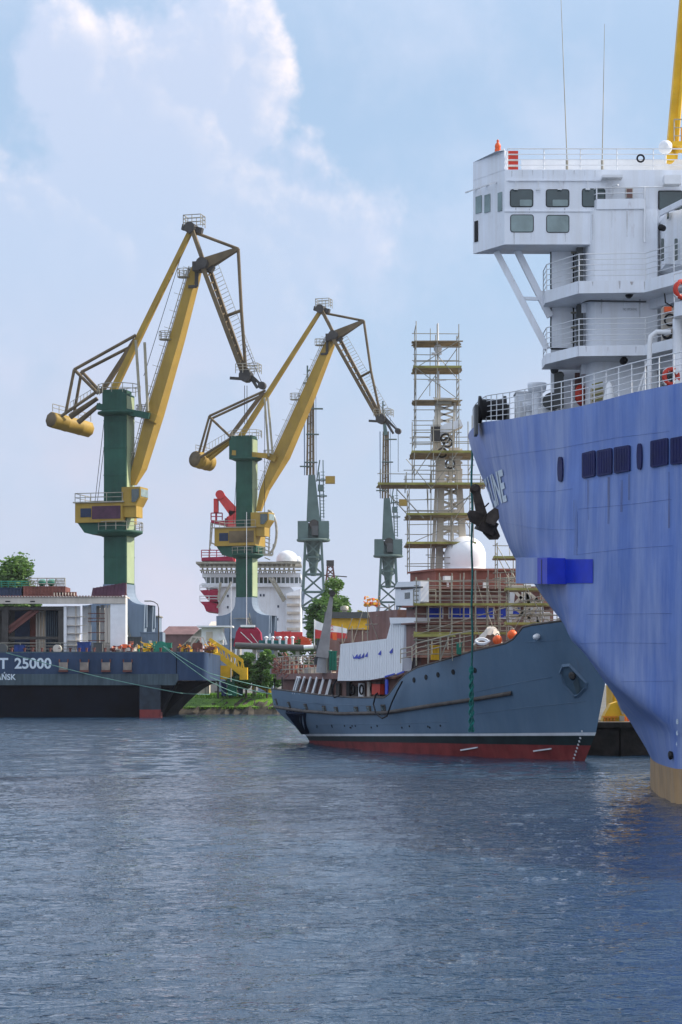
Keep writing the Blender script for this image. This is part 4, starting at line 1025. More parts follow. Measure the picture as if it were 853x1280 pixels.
# sponson box
def sponson():
    a = P(645, 713, 79.2); q, n = hull_pt(705, 713); zt, zb = 9.02, 8.0
    o = q+PN*.45+n*.25; d = (V((o.x, o.y, 0))-V((a.x, a.y, 0))); inn = V((-d.y, d.x, 0)).normalized()*-1
    if inn.dot(PN) > 0: inn = -inn
    A = V((a.x, a.y, 0)); O = V((o.x, o.y, 0)); mid = A.lerp(O, .70)
    zt, zb = PZ(697, 79.2)-.0, PZ(729, 79.2)
    z = lambda p, h: V((p.x, p.y, h))
    O2 = O; zt2, zb2 = PZ(697.5, o.y), PZ(730, o.y)
    m = MB(); m.add([z(A, zb), z(mid, lerp(zb, zb2, .7)), z(mid, lerp(zt, zt2, .7)), z(A, zt), z(A+inn*4, zb), z(mid+inn*5, zb), z(mid+inn*5, zt), z(A+inn*4, zt)],
        [(0, 1, 2, 3), (4, 7, 6, 5), (0, 4, 5, 1), (3, 2, 6, 7), (0, 3, 7, 4), (1, 5, 6, 2)]); s = m.build('side_sponson', M['blue_hull'], bs)
    m = MB(); mi2 = mid+(-inn)*.01; O3 = O-inn*.01; m.add([z(mi2, lerp(zb, zb2, .7)), z(O3, zb2), z(O3, zt2), z(mi2, lerp(zt, zt2, .7)), z(mid+inn*4, zb), z(O+inn*4, zb2), z(O+inn*4, zt2), z(mid+inn*4, zt)],
        [(0, 1, 2, 3), (4, 7, 6, 5), (0, 4, 5, 1), (3, 2, 6, 7), (1, 5, 6, 2)]); m.build('repainted_end', M['bright_blue'], s)
    m = MB(); e = (O-A).normalized(); c_ = z(mid.lerp(O, .45)-inn*.02, 0); m.add([z(c_-e*.05, zb2+.02), z(c_+e*.05, zb2+.02), z(c_+e*.05, zt2-.02), z(c_-e*.05, zt2-.02)], [(0, 1, 2, 3)]); m.build('panel_joint', M['window_cover'], s)
sponson()
# bow lettering wrapped on the hull
def hull_text(s, px_end, py_top, py_bot, width, frac_end=1.0):
    vs, fs = text_mesh(s, 1.0, 1.0, 3, .03)
    x0 = min(v.x for v in vs); x1 = max(v.x for v in vs); y0 = min(v.y for v in vs); y1 = max(v.y for v in vs)
    pe, _ = hull_pt(px_end, (py_top+py_bot)/2); zt = hull_pt(px_end-3, py_top)[0].z; zb = hull_pt(px_end, py_bot)[0].z
    out = []
    for v in vs:
        z = lerp(zb, zt, (v.y-y0)/(y1-y0)); te = te_of(z)
        pxe = px_end-6*(v.y-y0)/(y1-y0)
        # start t where the lettering ends at this height, then walk forward along the waterline
        key = round(z, 2)
        if key not in TXT:
            tw = None; t = 0
            pts = []; 
            while t < te-.02:
                q = hp(t, bshape(t, te, z), z); pts.append((t, q)); t += .05
            i0 = next((i for i, (t_, q) in enumerate(pts) if CX+F*q.x/q.y <= pxe), len(pts)-2)
            acc = 0; arr = [(0, pts[i0][0])]
            for (ta, qa), (tb, qb) in zip(pts[i0:], pts[i0+1:]): acc += (qb-qa).length; arr.append((acc, tb))
            TXT[key] = arr
        arr = TXT[key]; t = interp((x1-v.x)/(x1-x0)*width, arr)
        q = hp(t, bshape(t, te, z), z); e = .04; d = hp(t+e, hb(t+e, z), z)-hp(t-e, hb(t-e, z), z); n = V((-d.y, d.x, 0)).normalized()
        if n.dot(PN) < 0: n = -n
        out.append(q+n*.03+V((0, 0, -.01)))
    m = MB(); m.add(out, fs); return m
TXT = {}
hull_text('E LINE', 635, 585, 626, 4.3).build('lettering', M['letter'], bs)
# deck rail: follows the deck edge inset
def edge(t, off=-.12, dz=0): 
    z = ztop_s(t); b = hb(t, 14.0)+off; q = hp(t, b, z+dz); return q
ts = [-14+i*(te_of(14)*.93+14)/46 for i in range(47)]
railing([edge(t) for t in ts], 1.05, 5, .016, 1.6).build('deck_railing', M['rail_white'], bs)
# ---------------- superstructure
SY = 80.0
def S(px, py, Y=SY): return P(px, py, Y)
def slab(px_poly, py0, py1, name, m_, parent, Ys):
    """vertical-walled block: plan polygon given as (px,Y), top and bottom heights from photo rows at depth Ys"""
    zt, zb = PZ(py0, Ys), PZ(py1, Ys); m = MB(); pl = [V((PX(px, Y), Y, zb)) for px, Y in px_poly]; m.prism(pl, (0, 0, zt-zb)); return m.build(name, m_, parent)
W_ = M['ship_white']
# main tower column with rounded corner
def column():
    m = MB(); pl = [(690, 88)]+[(716, 82.2)]+[(716+k*0, 82) for k in range(0)]
    arc = []
    for k in range(9):
        a = pi/2*k/8; arc.append((716+(1-cos(a))*16, 82.0-sin(a)*1.6))
    pl = [V((PX(px, Y), Y, 13.4)) for px, Y in [(688.5, 90), (688.5, 80.2), (731, 79.9), (838, 79.9), (862, 78.0), (1010, 74.0), (1010, 96), (720, 96)]]
    m.prism(pl, (0, 0, PZ(262, 80)-13.4)); return m.build('deckhouse', W_, bs)
dh = column()
# bridge wing box
def wing():
    zt, zb, Y0 = PZ(212, 78), PZ(305.5, 78), 78.0
    zc = PZ(316, 80)
    x = lambda px, Y=78.0: PX(px, Y)
    # plan: end face runs back from the near corner (631) to the far corner (590)
    A = V((x(631), 78, 0)); Bq = V((PX(591.5, 79.7), 79.7, 0)); R1 = V((x(760), 78, 0)); 
    top = V((0, 0, zt)); m = MB()
    pl = [A, R1, V((R1.x, 79.75, 0)), V((Bq.x+.1, 79.75, 0)), Bq]
    m.prism([V((p.x, p.y, zb)) for p in pl], (0, 0, zt-zb)); o = m.build('bridge_wing', W_, bs)
    # sloped wing end shield above the roof
    ze = PZ(188, 78); m = MB(); d = (A-Bq).normalized()
    m.add([V((A.x, A.y, zt-.02)), V((Bq.x, Bq.y, zt-.02)), V((Bq.x, Bq.y, PZ(203, 79.7))), V((A.x-.3, A.y+.1, ze)), V((A.x, A.y, ze)), V((A.x+.12, A.y+.12, zt-.02)), V((Bq.x+.15, Bq.y, zt-.02)), V((Bq.x+.15, Bq.y, PZ(203, 79.7))), V((A.x-.2, A.y+.25, ze)), V((A.x+.12, A.y+.12, ze))],
        [(0, 1, 2, 3, 4), (9, 8, 7, 6, 5), (2, 7, 8, 3), (3, 8, 9, 4), (0, 4, 9, 5), (1, 6, 7, 2)]); m.build('wing_shield', W_, o)
    m = MB(); m.prism([V((A.x, 77.95, zt-.4)), V((R1.x, 77.95, zt-.4)), V((R1.x, 77.95, zt)), V((A.x, 77.95, zt))], (0, .04, 0)); 
    m = MB(); m.prism([V((p.x, p.y, PZ(250, 78))) for p in (V((Bq.x+.5, 79.76, 0)), V((R1.x, 79.76, 0)), V((R1.x, 83, 0)), V((Bq.x+.9, 83, 0)))], (0, 0, zt-.05-PZ(250, 78))); m.build('wing_rear', W_, o)
    # belt seam
    m = MB(); m.bar(V((A.x, 77.985, PZ(264, 78))), V((x(760), 77.985, PZ(264, 78))), .05); m.bar(V((A.x+.1, 77.95, PZ(226, 78))), V((x(752), 77.95, PZ(226, 78))), .04); m.build('panel_seam', W_, o)
    def win(px0, px1, py0, py1, gl, half=None, Y=78.0):
        r = 2.4; poly = rrect(px0, py0, py1, px1, py0, py1, r); m = MB(); m.prism([P(a, b, Y-.012) for a, b in rrect(px0-1, py0-1, py1+1, px1+1, py0-1, py1+1, r+1)], (0, .01, 0)); fr = m.build('window', M['black'], o)
        m = MB(); m.prism([P(a, b, Y-.03) for a, b in poly], (0, .012, 0)); m.build('glass', M[gl], fr)
        if half:
            m = MB(); m.prism([P(a, b, Y-.04) for a, b in rrect(*half, 1.2)], (0, .006, 0)); m.build('painted_reflection', M['pale_glass'], fr)  # reflection put in as a paler shape over the glass
    win(638.5, 666, 237.5, 258, 'dark_glass', (650, 249.5, 257.5, 665, 249.5, 257.5))
    win(683.5, 711, 237.5, 258, 'dark_glass', (691, 249.5, 257.5, 710, 249.5, 257.5))
    win(728.5, 756, 236.5, 258, 'dark_glass', None)
    win(639, 666.5, 269, 289.5, 'pale_glass'); win(684, 711, 269.5, 290, 'pale_glass')
    # end windows on the slanted face
    for f0, f1 in ((.10, .29), (.38, .56), (.80, .93)):
        a, b = Bq.lerp(A, f0), Bq.lerp(A, f1); n = V((-(A-Bq).y, (A-Bq).x, 0)).normalized(); n = n if n.x < 0 else -n
        zz = [lerp(PZ(268, 79.7), PZ(264, 78), f0), lerp(PZ(247, 79.7), PZ(240, 78), f0)]; m = MB()
        m.prism([V((a.x, a.y, zz[0]))+n*.01, V((b.x, b.y, zz[0]))+n*.01, V((b.x, b.y, zz[1]))+n*.01, V((a.x, a.y, zz[1]))+n*.01], n*.02); m.build('window', M['pale_glass'], o)
    n = V((-(A-Bq).y, (A-Bq).x, 0)).normalized(); n = n if n.x < 0 else -n
    m = MB(); a, b = Bq.lerp(A, .06), Bq.lerp(A, .17)
    m.prism([V((a.x, a.y, PZ(303, 79.6)))+n*.01, V((b.x, b.y, PZ(303, 79.6)))+n*.01, V((b.x, b.y, PZ(277, 79.6)))+n*.01, V((a.x, a.y, PZ(277, 79.6)))+n*.01], n*.02); m.build('side_opening', M['black'], o)
    m = MB()
    for f in (.1, .45, .75): p = Bq.lerp(A, f); p.z = PZ(236, 79.5); m.bar(p, p+n*.5+V((0, 0, -.2)), .05); m.bar(p+n*.5+V((0, 0, -.2)), p+n*.5+V((0, 0, -.2))+(A-Bq)*.12, .05)
    m.build('lamp_bracket', M['rail_white'], o)
    return o, zt
wg, ZR = wing()
# rest of the bridge front right of the wing, upper deck house
m = MB(); m.prism([V((PX(760, 78), 78.04, PZ(309, 78))), V((PX(1000, 78), 78.04, PZ(309, 78))), V((PX(1000, 78), 90, PZ(309, 78))), V((PX(760, 78), 90, PZ(309, 78)))], (0, 0, ZR-PZ(309, 78))); br = m.build('bridge_block', W_, bs)
# rounded stair tower projecting below the bridge with its little balcony
def tower():
    arc = []
    for k in range(9):
        a = pi/2*k/8; arc.append((731+(1-cos(a))*16, 79.0-sin(a)*1.2))
    pl = [V((PX(px, Y), Y, 0)) for px, Y in [(731, 84)]+arc+[(822, 77.7), (834, 79.5), (834, 84)]]
    z0, z1 = 13.5, PZ(262, 77.8); m = MB(); m.prism([V((p.x, p.y, z0)) for p in pl], (0, 0, z1-z0)); o = m.build('stair_tower', W_, bs)
    z = PZ(262, 77.8); cr = [V((PX(px, Y), Y, z)) for px, Y in ((730, 79.0), (746, 77.75), (806, 77.65))]
    m = MB()
    for a, b in zip(cr, cr[1:]): m.prism([a, b, b+V((0, 0, .38)), a+V((0, 0, .38))], (0, .05, 0))
    m.build('balcony_coaming', W_, o)
    railing([p+V((0, 0, .38)) for p in cr], .42, 2, .022, 1.6).build('railing', M['rail_white'], o)
tower()
# two balconies
def balcony(yl, yb, yf, ys, idx):
    """plan corners left-far, corner near, right corner, then forward right"""
    pts = [(683.5, 78.4), (724, 76.5), (807, 76.3), (880, 73.4)]
    z = PZ(ys, 76.4); th = PZ(yf, 76.4)-z; q = [V((PX(px, Y), Y, z)) for px, Y in pts]
    poly = q+[V((PX(900, 80), 79.9, z)), V((q[0].x, 79.7, z))]
    m = MB(); m.prism(poly, (0, 0, .12)); o = m.build('balcony', W_, bs)
    m = MB()
    for a, b in zip(q, q[1:]): 
        d = (b-a).normalized(); n = V((d.y, -d.x, 0)); m.prism([a, b, b+V((0, 0, th)), a+V((0, 0, th))], n*.06)
    a = q[0]; m.prism([a, a+V((0, 1.3, 0)), a+V((0, 1.3, th)), a+V((0, 0, th))], (-.06, 0, 0)); m.build('bulwark', W_, o)
    railing([a+V((0, 1.3, th))]+[p+V((0, 0, th)) for p in q], 1.0, 5, .015, 1.9).build('railing', M['rail_white'], o)
    m = MB(); m.prism([p+V((0, 0, -.35)) for p in [V((PX(727, 78.5), 78.5, z)), V((PX(806, 78), 78, z)), V((PX(850, 76), 76, z)), V((PX(850, 79), 79.5, z)), V((PX(727, 79), 79.5, z))]], (0, 0, .35)); m.build('balcony_beam', W_, o)
    return o, q
b1, q1 = balcony(0, 0, 351, 366.5, 1); b2, q2 = balcony(0, 0, 432, 445, 2)
# third short balcony at the far right with lifebuoys
m = MB(); zz = PZ(396, 73); m.prism([V((PX(x_, y_), y_, zz)) for x_, y_ in ((843, 73), (900, 71), (900, 79), (843, 79))], (0, 0, .5)); o3 = m.build('balcony', W_, bs)
railing([V((PX(843, 73), 73, zz+.5)), V((PX(900, 71), 71, zz+.5))], 1.0, 4, .02, 1.2).build('railing', M['rail_white'], o3)
m = MB(); m.tube(V((PX(847, 73.5), 73.5, 13.5)), V((PX(847, 73.5), 73.5, zz)), .17, 12); m.build('support_post', W_, bs)
# doors standing open, doorways
def plate(px0, px1, py0, py1, Y, name, mm, parent, th=.08, label=None, r=0):
    m = MB(); poly = rrect(px0, py0, py1, px1, py0, py1, r) if r else [(px0, py0), (px1, py0), (px1, py1), (px0, py1)]
    m.prism([P(a, b, Y) for a, b in poly], (0, th, 0)); o = m.build(name, mm, parent)
    if label: o['label'] = label
    return o
for (y0, y1, dy) in ((308, 362, 0), (383, 436, 0)):
    d = plate(688, 718, y0-1, y1+1, 79.35, 'door', M['black'], bs, .05, r=2.5)
    plate(689.8, 716.2, y0+1.2, y1-1.2, 79.28, 'door_panel', W_, d, .06, r=2)
    m = MB()
    for yy in (y0+8, (y0+y1)/2, y1-8): m.box(P(717, yy, 79.26), (.2, .08, .06))
    m.build('door_dog', M['steel'], d)
    plate(721.5, 729.5, y0-2, y1-3, 78.5, 'doorway', M['pipe_grey'], bs, .3)
plate(693, 705, 466, 510, 79.0, 'door', M['pipe_grey'], bs, .06, r=1.5); plate(719, 727, 466, 500, 79.9, 'doorway', M['primer'], bs, .1)
# wing struts
zu = PZ(313, 79)
m = MB(); m.bar(V((PX(621, 79.2), 79.2, PZ(315, 79.2))), V((PX(684, 78.8), 78.8, PZ(436, 78.8))), .24, .24); m.build('wing_strut', W_, bs)
m = MB(); m.bar(V((PX(646, 79.2), 79.2, PZ(312, 79.2))), V((PX(688, 79.2), 79.2, PZ(396, 79.2))), .24, .24); m.build('wing_strut', W_, bs)
m = MB(); m.bar(P(653, 373, 79.1), P(690, 374, 79.2), .12); m.bar(P(671, 366, 79.2), P(690, 366, 79.3), .12); m.build('strut_tie', W_, bs)
# windows and fittings of the bridge front
fz = 77.98
o = plate(782.5, 791.5, 234, 247.5, fz, 'window', M['cream_steel'], bs, .04); plate(784, 790.5, 236, 247, fz-.02, 'glass', M['primer'], o, .03)
o = plate(823, 853, 238, 262, fz, 'window', M['black'], bs, .04, r=2); plate(824.5, 856, 239.5, 261, fz-.02, 'glass', M['dark_glass'], o, .03)
for x_ in (825.5, 842.5): plate(x_, x_+4.5, 297, 325, 79.0, 'window', M['dark_glass'], bs, .05, r=1.5)
m = MB(); a = V((PX(822, 76.5), 76.5, PZ(262, 76.5))); m.prism([P(826, 262, 76.2), P(870, 240, 74), P(870, 247, 74), P(826, 269, 76.2)], (0, .3, 0)); m.prism([P(832, 268, 76.6), P(880, 252, 74.5), P(880, 330, 74.5), P(832, 330, 76.6)], (0, 3, 0)); m.build('side_house', W_, bs)
m = MB(); m.prism([P(834, 259, 76.3), P(836.5, 258, 76.2), P(836.5, 273, 76.2), P(834, 274, 76.3)], (0, .06, 0)); m.build('side_window', M['dark_glass'], bs)
for x_ in (826.5, 843.5): plate(x_, x_+4, 298, 326, 76.1 if x_ < 840 else 75.7, 'side_window', M['dark_glass'], bs, .06, r=1.3)
m = MB(); m.box(P(765, 222, 77.7), (.75, .5, .1)); m.build('lamp_canopy', M['rail_white'], bs); m = MB(); m.box(P(840, 226, 77.6), (.62, .45, .33)); m.build('floodlight', M['rail_white'], bs)
m = MB(); m.bar(P(766, 232, 77.7), P(766, 245, 77.9), .06); m.bar(P(766, 232, 77.7), P(773, 231, 77.5), .06); m.build('lamp_bracket', M['rail_white'], bs)
m = MB(); m.tube(P(806, 234, 77.8), P(806, 303, 77.5), .04, 6); m.tube(P(800, 234, 77.8), P(830, 234, 77.8), .035, 6); m.build('vent_pipe', M['rail_white'], bs)
for x_, y_ in ((786, 369), (779, 452)):
    m = MB(); m.lathe(P(x_, y_, 76.9), [(.05, 0), (.14, .06), (.14, .3), (.05, .36)], 12, (0, -1, 0)); m.build('deck_lamp', M['black'], bs)
m = MB(); m.lathe(P(831, 286, 75.9), [(.05, 0), (.11, .08), (.12, .3), (.02, .3)], 12, (-.6, -.8, 0)); m.build('deck_lamp', M['black'], bs)
m = MB(); m.box(P(773, 367.5, 76.8), (.45, .1, .08)); m.build('tube_lamp', M['rail_white'], bs)
# signal box panel with wiring under the right balcony
o = plate(829, 846, 383, 425, 75.5, 'cable_cabinet', M['cream_steel'], bs, .5)
m = MB(); m.torus(P(838, 400, 75.4), .2, .035, (0, 1, 0)); m.torus(P(834, 418, 75.4), .14, .05, (0, 1, 0)); m.path([P(831, 367, 75.6), P(832, 378, 75.4), P(842, 384, 75.4)], .03, 5); m.build('cable_loop', M['black'], o)
m = MB(); m.box(P(835, 387, 75.4), (.25, .2, .18)); m.build('junction_box', M['orange'], o)
# roof: rail, warm shield band, red locker, mast lamp, whip aerials, yellow crane jib, radome
rz = ZR
railing([V((PX(635, 78), 78.15, rz)), V((PX(1000, 78), 78.15, rz))], .82, 4, .018, 1.35).build('roof_railing', M['rail_white'], bs)
railing([V((PX(631, 78), 78.2, rz)), V((PX(604, 79.6), 79.6, rz))], .82, 4, .018, 1.35).build('roof_railing', M['rail_white'], bs)
m = MB(); z1 = PZ(199, 82); m.prism([V((PX(652, 82), 82, rz)), V((PX(1000, 82), 82, rz)), V((PX(1000, 82), 82, z1)), V((PX(652, 82), 82, z1))], (0, .1, 0)); m.build('roof_screen', M['white'], bs)
lk = thing('locker', 'bright red locker box on the bridge roof behind the rail', 'locker', P(640, 213, 78.8))
m = MB(); a, b = P(632.5, 213, 78.8), P(648, 188.5, 78.8); m.box(((a.x+b.x)/2, 79.1, (a.z+b.z)/2), (b.x-a.x, .6, b.z-a.z)); m.build('body', M['red'], lk)
m = MB(); 
for k in range(3): m.box(((a.x+b.x)/2, 78.78, lerp(a.z, b.z, .2+.3*k)), (b.x-a.x-.02, .05, .04))
m.build('slat', M['cream_steel'], lk)
m = MB(); z_ = PZ(188, 79); p = P(622.5, 190, 80); m.tube(p, p+V((0, 0, .12)), .12, 10); m.lathe(p+V((0, 0, .12)), [(.1, 0), (.12, .1), (.1, .18), (.03, .26), (.06, .3), (.02, .36)], 12); m.build('signal_lamp', M['orange'], bs)
for xb, xt, yt in ((709, 700, -40), (753, 756, 30)):
    m = MB(); b = P(xb, 200, 79); m.tube(b-V((0, 0, .6)), b, .05, 6); m.tube(b, P(xt, yt, 79), .022, 5, .008); m.build('whip_aerial', M['steel'], bs)
m = MB(); c = P(832, 184, 79); m.lathe(c, [(.02, -.28), (.2, -.2), (.27, 0), (.2, .2), (.02, .28)], 16, (0.2, -1, .1)); m.tube(c, c-V((0, 0, .6)), .04, 6); m.build('satellite_dish', M['rail_white'], bs)
lb = tag(MB().torus(P(801, 198, 78.1), .13, .035, (0, 1, 0)).build('lifebuoy_ring', M['rope_dark']), 'small black ring hanging on the bridge roof rail', 'ring')
# yellow jib leaning up
m = MB(); a, b = P(838, 200, 81), P(856, -20, 81); m.bar(a, b, .34, .5, .26, .4, V((0, 1, 0))); yj = m.build('crane_jib', M['machine_yellow'], bs)
m = MB(); m.tube(P(845, 200, 80.6), P(862, -20, 80.6), .07, 6); m.box(P(854, 184, 80.8), (1.0, 1.2, .16)); m.lathe(P(837, 199, 80.7), [(.2, 0), (.2, .3)], 12, (0, -1, 0)); m.build('jib_rail', M['machine_yellow'], yj)
railing([P(843, 180, 80.3), P(880, 180, 80.3)], .95, 3, .02, .6).build('jib_platform_rail', M['steel'], yj)
m = MB(); m.tube(P(854, 183, 80.9), P(854, 160, 80.9), .08, 6); m.build('jib_post', M['machine_yellow'], yj)
# foredeck machinery behind the rail (px, top, bottom hidden)
zd = ztop_s(8)
def decktop(px, Y): return ztop_s(6)-.1
def gear_box(px0, px1, pyt, Y, mm, name, label, cat, ribs=True):
    a, b = P(px0, pyt, Y), P(px1, pyt, Y); z0 = ztop_s(10)-.25; t = thing(name, label, cat, ((a.x+b.x)/2, Y, z0)); m = MB()
    m.box(((a.x+b.x)/2, Y+.5, (a.z+z0)/2), (b.x-a.x, 1.0, a.z-z0)); m.build('casing', M[mm], t)
    m = MB(); m.box(((a.x+b.x)/2, Y+.5, a.z+.03), (b.x-a.x+.1, 1.1, .06)); m.box(((a.x+b.x)/2, Y-.02, (a.z+z0)/2), ((b.x-a.x)*.6, .05, (a.z-z0)*.6)); m.build('cover', M['rail_white'] if mm != 'black' else M['black'], t); return t
gear_box(646, 667, 491, 82.5, 'ship_white', 'deck_locker', 'white deck locker behind the ferry bow rail, left of the mushroom vent', 'locker')
gear_box(668, 676, 489, 82.0, 'pipe_grey', 'deck_locker', 'narrow grey deck locker just left of the mushroom vent', 'locker')
def big_reel():
    c = P(614, 512, 83.5); z0 = ztop_s(14)-.25; t = thing('mooring_reel', 'black tarpaulin covered mooring reel at the ferry bow rail', 'reel', (c.x, c.y, z0)); r = c.z-z0+.42
    m = MB(); m.lathe(c-V((.5, 0, 0)), [(.55, 0), (.55, .1), (.42, .14), (.42, .95), (.55, 1.0), (.55, 1.1)], 18, (1, 0, 0)); m.build('drum', M['black'], t)
    [MB().box((c.x+dx, c.y, (c.z+z0)/2), (.12, .9, c.z-z0+.3)).build('stand', M['pipe_grey'], t) for dx in (-.6, .65)]
big_reel()
def vent(px, pyt, Y, label, r=.22):
    c = P(px, pyt, Y); z0 = ztop_s(10)-.25; t = thing('mushroom_vent', label, 'vent', (c.x, c.y, z0))
    m = MB(); m.tube((c.x, c.y, z0), (c.x, c.y, c.z-.3), r*.62, 12); m.build('pipe', W_, t)
    m = MB(); m.lathe((c.x, c.y, c.z-.42), [(r*.7, 0), (r, .08), (r*1.1, .3), (r*1.1, .38), (r*.2, .42)], 16); m.build('cap', W_, t)
vent(671.5, 478, 81, 'white mushroom vent standing tallest among the bow machinery', .34)
vent(663, 502, 82, 'short white vent beside the white deck locker', .28)
vent(683, 496, 81, 'slim white vent right of the tallest mushroom vent', .2)
def windlass():
    c = P(692, 500, 80.2); z0 = ztop_s(8)-.25; t = thing('windlass', 'grey and white windlass with rope drum behind the ferry rail', 'windlass', (c.x, c.y, z0))
    m = MB(); m.box((c.x, c.y+.4, z0+.5), (1.2, .8, 1.0)); m.build('gearbox', W_, t)
    m = MB(); m.lathe(c+V((-.1, -.3, -.1)), [(.35, 0), (.2, .1), (.2, .5), (.35, .6)], 14, (0, 1, 0)); m.build('drum', M['pipe_grey'], t)
    m = MB(); m.bar((c.x-.3, c.y-.3, z0), (c.x, c.y-.2, c.z+.2), .08); m.bar((c.x+.3, c.y-.3, z0), (c.x, c.y-.2, c.z+.2), .08); m.build('bracket', M['rail_white'], t)
windlass()
def fire_hose():
    c = P(725, 494, 79.0); z0 = ztop_s(8)-.25; t = thing('hose_drum', 'red hose drum in a white frame by the ferry rail', 'hose reel', (c.x, c.y, z0))
    m = MB(); m.lathe(c-V((.1, 0, 0)), [(.1, 0), (.34, .02), (.42, .12), (.34, .28), (.1, .3)], 18, (.9, -.4, 0)); m.build('drum', M['red'], t)
    m = MB(); m.bar((c.x-.3, c.y, z0), (c.x-.3, c.y, c.z+.45), .07); m.bar((c.x+.3, c.y, z0), (c.x+.3, c.y, c.z+.45), .07); m.build('frame', W_, t)
fire_hose()
def coil_board():
    for i, (px, lab) in enumerate(((746, 'yellow'),)):
        c = P(747, 491, 77.5); z0 = ztop_s(6)-.25; t = thing('rope_rack', 'yellow net rack leaning behind the ferry rail', 'rack', (c.x, c.y, z0))
        m = MB(); m.box((c.x, c.y+.1, (c.z+z0)/2), (.5, .1, c.z-z0+.35)); m.build('board', M['cream_steel'], t)
        m = MB()
        for k in range(5): m.bar((c.x-.2, c.y, c.z-.5+k*.2), (c.x+.2, c.y, c.z-.4+k*.2), .05)
        m.build('net', M['toe_yellow'], t)
    c = P(762, 478, 76.5); z0 = ztop_s(5)-.25; t = thing('rope_bag', 'white cone shaped canvas cover beside the yellow net rack', 'cover', (c.x, c.y, z0))
    m = MB(); m.lathe((c.x, c.y, z0), [(.36, 0), (.28, .6), (.12, c.z-z0-.1), (.05, c.z-z0)], 10); m.build('canvas', M['white'], t)
    m = MB(); m.torus((c.x, c.y, z0+.5), .3, .03, (0, 0, 1)); m.build('lashing', M['red'], t)
coil_board()
def goose():
    a = P(812, 500, 73.5); z0 = ztop_s(1)-.25; t = thing('davit', 'white hooked davit pipe rising behind the ferry rail', 'davit', (a.x, a.y, z0))
    top = P(813, 415, 73.5); m = MB(); m.path([V((a.x, a.y, z0)), V((a.x, a.y, top.z-.5)), V((a.x+.05, a.y, top.z-.15)), V((a.x+.25, a.y, top.z)), V((a.x+.75, a.y, top.z))], .09, 8); m.build('pipe', M['rail_white'], t)
    m = MB(); m.bar((a.x-.35, a.y, z0), (a.x-.05, a.y, top.z-.9), .05); m.bar((a.x-.6, a.y, z0), (a.x-.1, a.y, top.z-1.2), .05); m.build('stay', M['rail_white'], t)
goose()
def buoy(px, py, Y, label, r=.36):
    t = thing('lifebuoy', label, 'lifebuoy', P(px, py, Y)-V((0, 0, r)))
    m = MB(); m.torus(P(px, py, Y), r, .09, (-.4, 1, 0), 24, 8); m.build('ring', M['red'], t)
    for k in range(4):
        a = pi/4+pi/2*k; c_ = P(px, py, Y)+V((cos(a)*r, -.02, sin(a)*r)); m = MB(); m.box(c_, (.16, .2, .16), 0, Matrix.Rotation(-a, 3, 'Y')); m.build('band', M['rail_white'], t)
buoy(839, 471, 73.2, 'red and white lifebuoy behind the ferry deck rail', .27)
buoy(853, 362, 72.2, 'red and white lifebuoy on the upper balcony at the right edge', .27)
# anchor hanging at the bow
def anchor():
    c = P(607, 645, 79.0); t = thing('anchor', 'rusty black stockless anchor hanging from the blue bow', 'anchor', c-V((0, 0, 1)))
    p = lambda x, y, d=0: P(x, y, 79.0+d)
    def limb(name, pts, rads):
        m = MB()
        for (a, b), (ra, rb) in zip(zip(pts, pts[1:]), zip(rads, rads[1:])): m.tube(a, b, ra, 10, rb)
        for q, r in zip(pts, rads): m.lathe(q-V((0, 0, r)), [(.01, 0), (r*.7, r*.3), (r, r), (r*.7, r*1.7), (.01, r*2)], 10)
        return m.build(name, M['anchor'], t)
    m = MB(); m.bar(p(594.5, 611, -.1), p(604, 650, 0), .26, .34, .42, .40, V((0, 1, 0))); m.lathe(p(594.5, 611, -.3), [(.1, 0), (.2, .08), (.2, .25), (.1, .33)], 12, (0, 1, 0)); m.build('shank', M['anchor'], t)
    m = MB(); m.bar(p(600, 652, -.05), p(618, 662, .1), .62, .55, .50, .45, V((0, 1, 0))); m.build('crown', M['anchor'], t)
    for a, b, w0 in (((603, 654, .0), (586.5, 640, -.35), .44), ((612, 656, -.3), (620.5, 636, -.2), .42), ((607, 661, .3), (624, 672, .2), .46)):
        m = MB(); A_, B_ = p(*a), p(*b); m.bar(A_, A_.lerp(B_, .55), w0*.8, .34, w0*1.15, .26, V((0, 1, 0))); m.bar(A_.lerp(B_, .55), B_, w0*1.15, .26, .16, .12, V((0, 1, 0))); m.build('fluke', M['anchor'], t)
    m = MB(); m.tube(p(614, 650, -.1), p(616, 668, .2), .17, 10, .13); m.build('crown_pin', M['anchor'], t)
    m = MB(); m.add([], []); m.tube(p(599, 641, .1), p(611, 629, .8), .03, 6); m.build('lashing', M['rope_dark'], t)
anchor()
# hawse lip and waterline scupper
m = MB(); p_, n_ = hull_pt(841, 944); m.lathe(p_, [(.12, 0), (.16, .1), (.1, .14)], 10, n_); m.build('scupper', M['black'], hull)
def hang_rope():
    a, b = P(590, 545, 88), P(590.5, 915, 88); t = thing('hanging_rope', 'dark green rope hanging from the blue bow with a thick knotted end', 'rope', b)
    m = MB(); m.path([a.lerp(b, i/30)+V((.02*sin(i), 0, 0)) for i in range(31)], .045, 6); m.build('strand', M['rope_green'], t)
    m = MB(); k = P(589.5, 838, 88); m.lathe(k-V((0, 0, .16)), [(.04, 0), (.10, .08), (.12, .2), (.06, .34)], 10)
    for s in range(4):
        q0 = k+V(((s-1.5)*.035, 0, 0)); e = V((q0.x+(s-1.5)*.02, q0.y, b.z)); q = [q0.lerp(e, i/40)+V((.03*sin(i*1.1+s), .03*cos(i*1.1+s), 0)) for i in range(41)]; m.path(q, .030, 5)
    m.build('knotted_tail', mat('teal_rope', (.02, .20, .17), .8, var=.4, scale=8), t)
hang_rope()

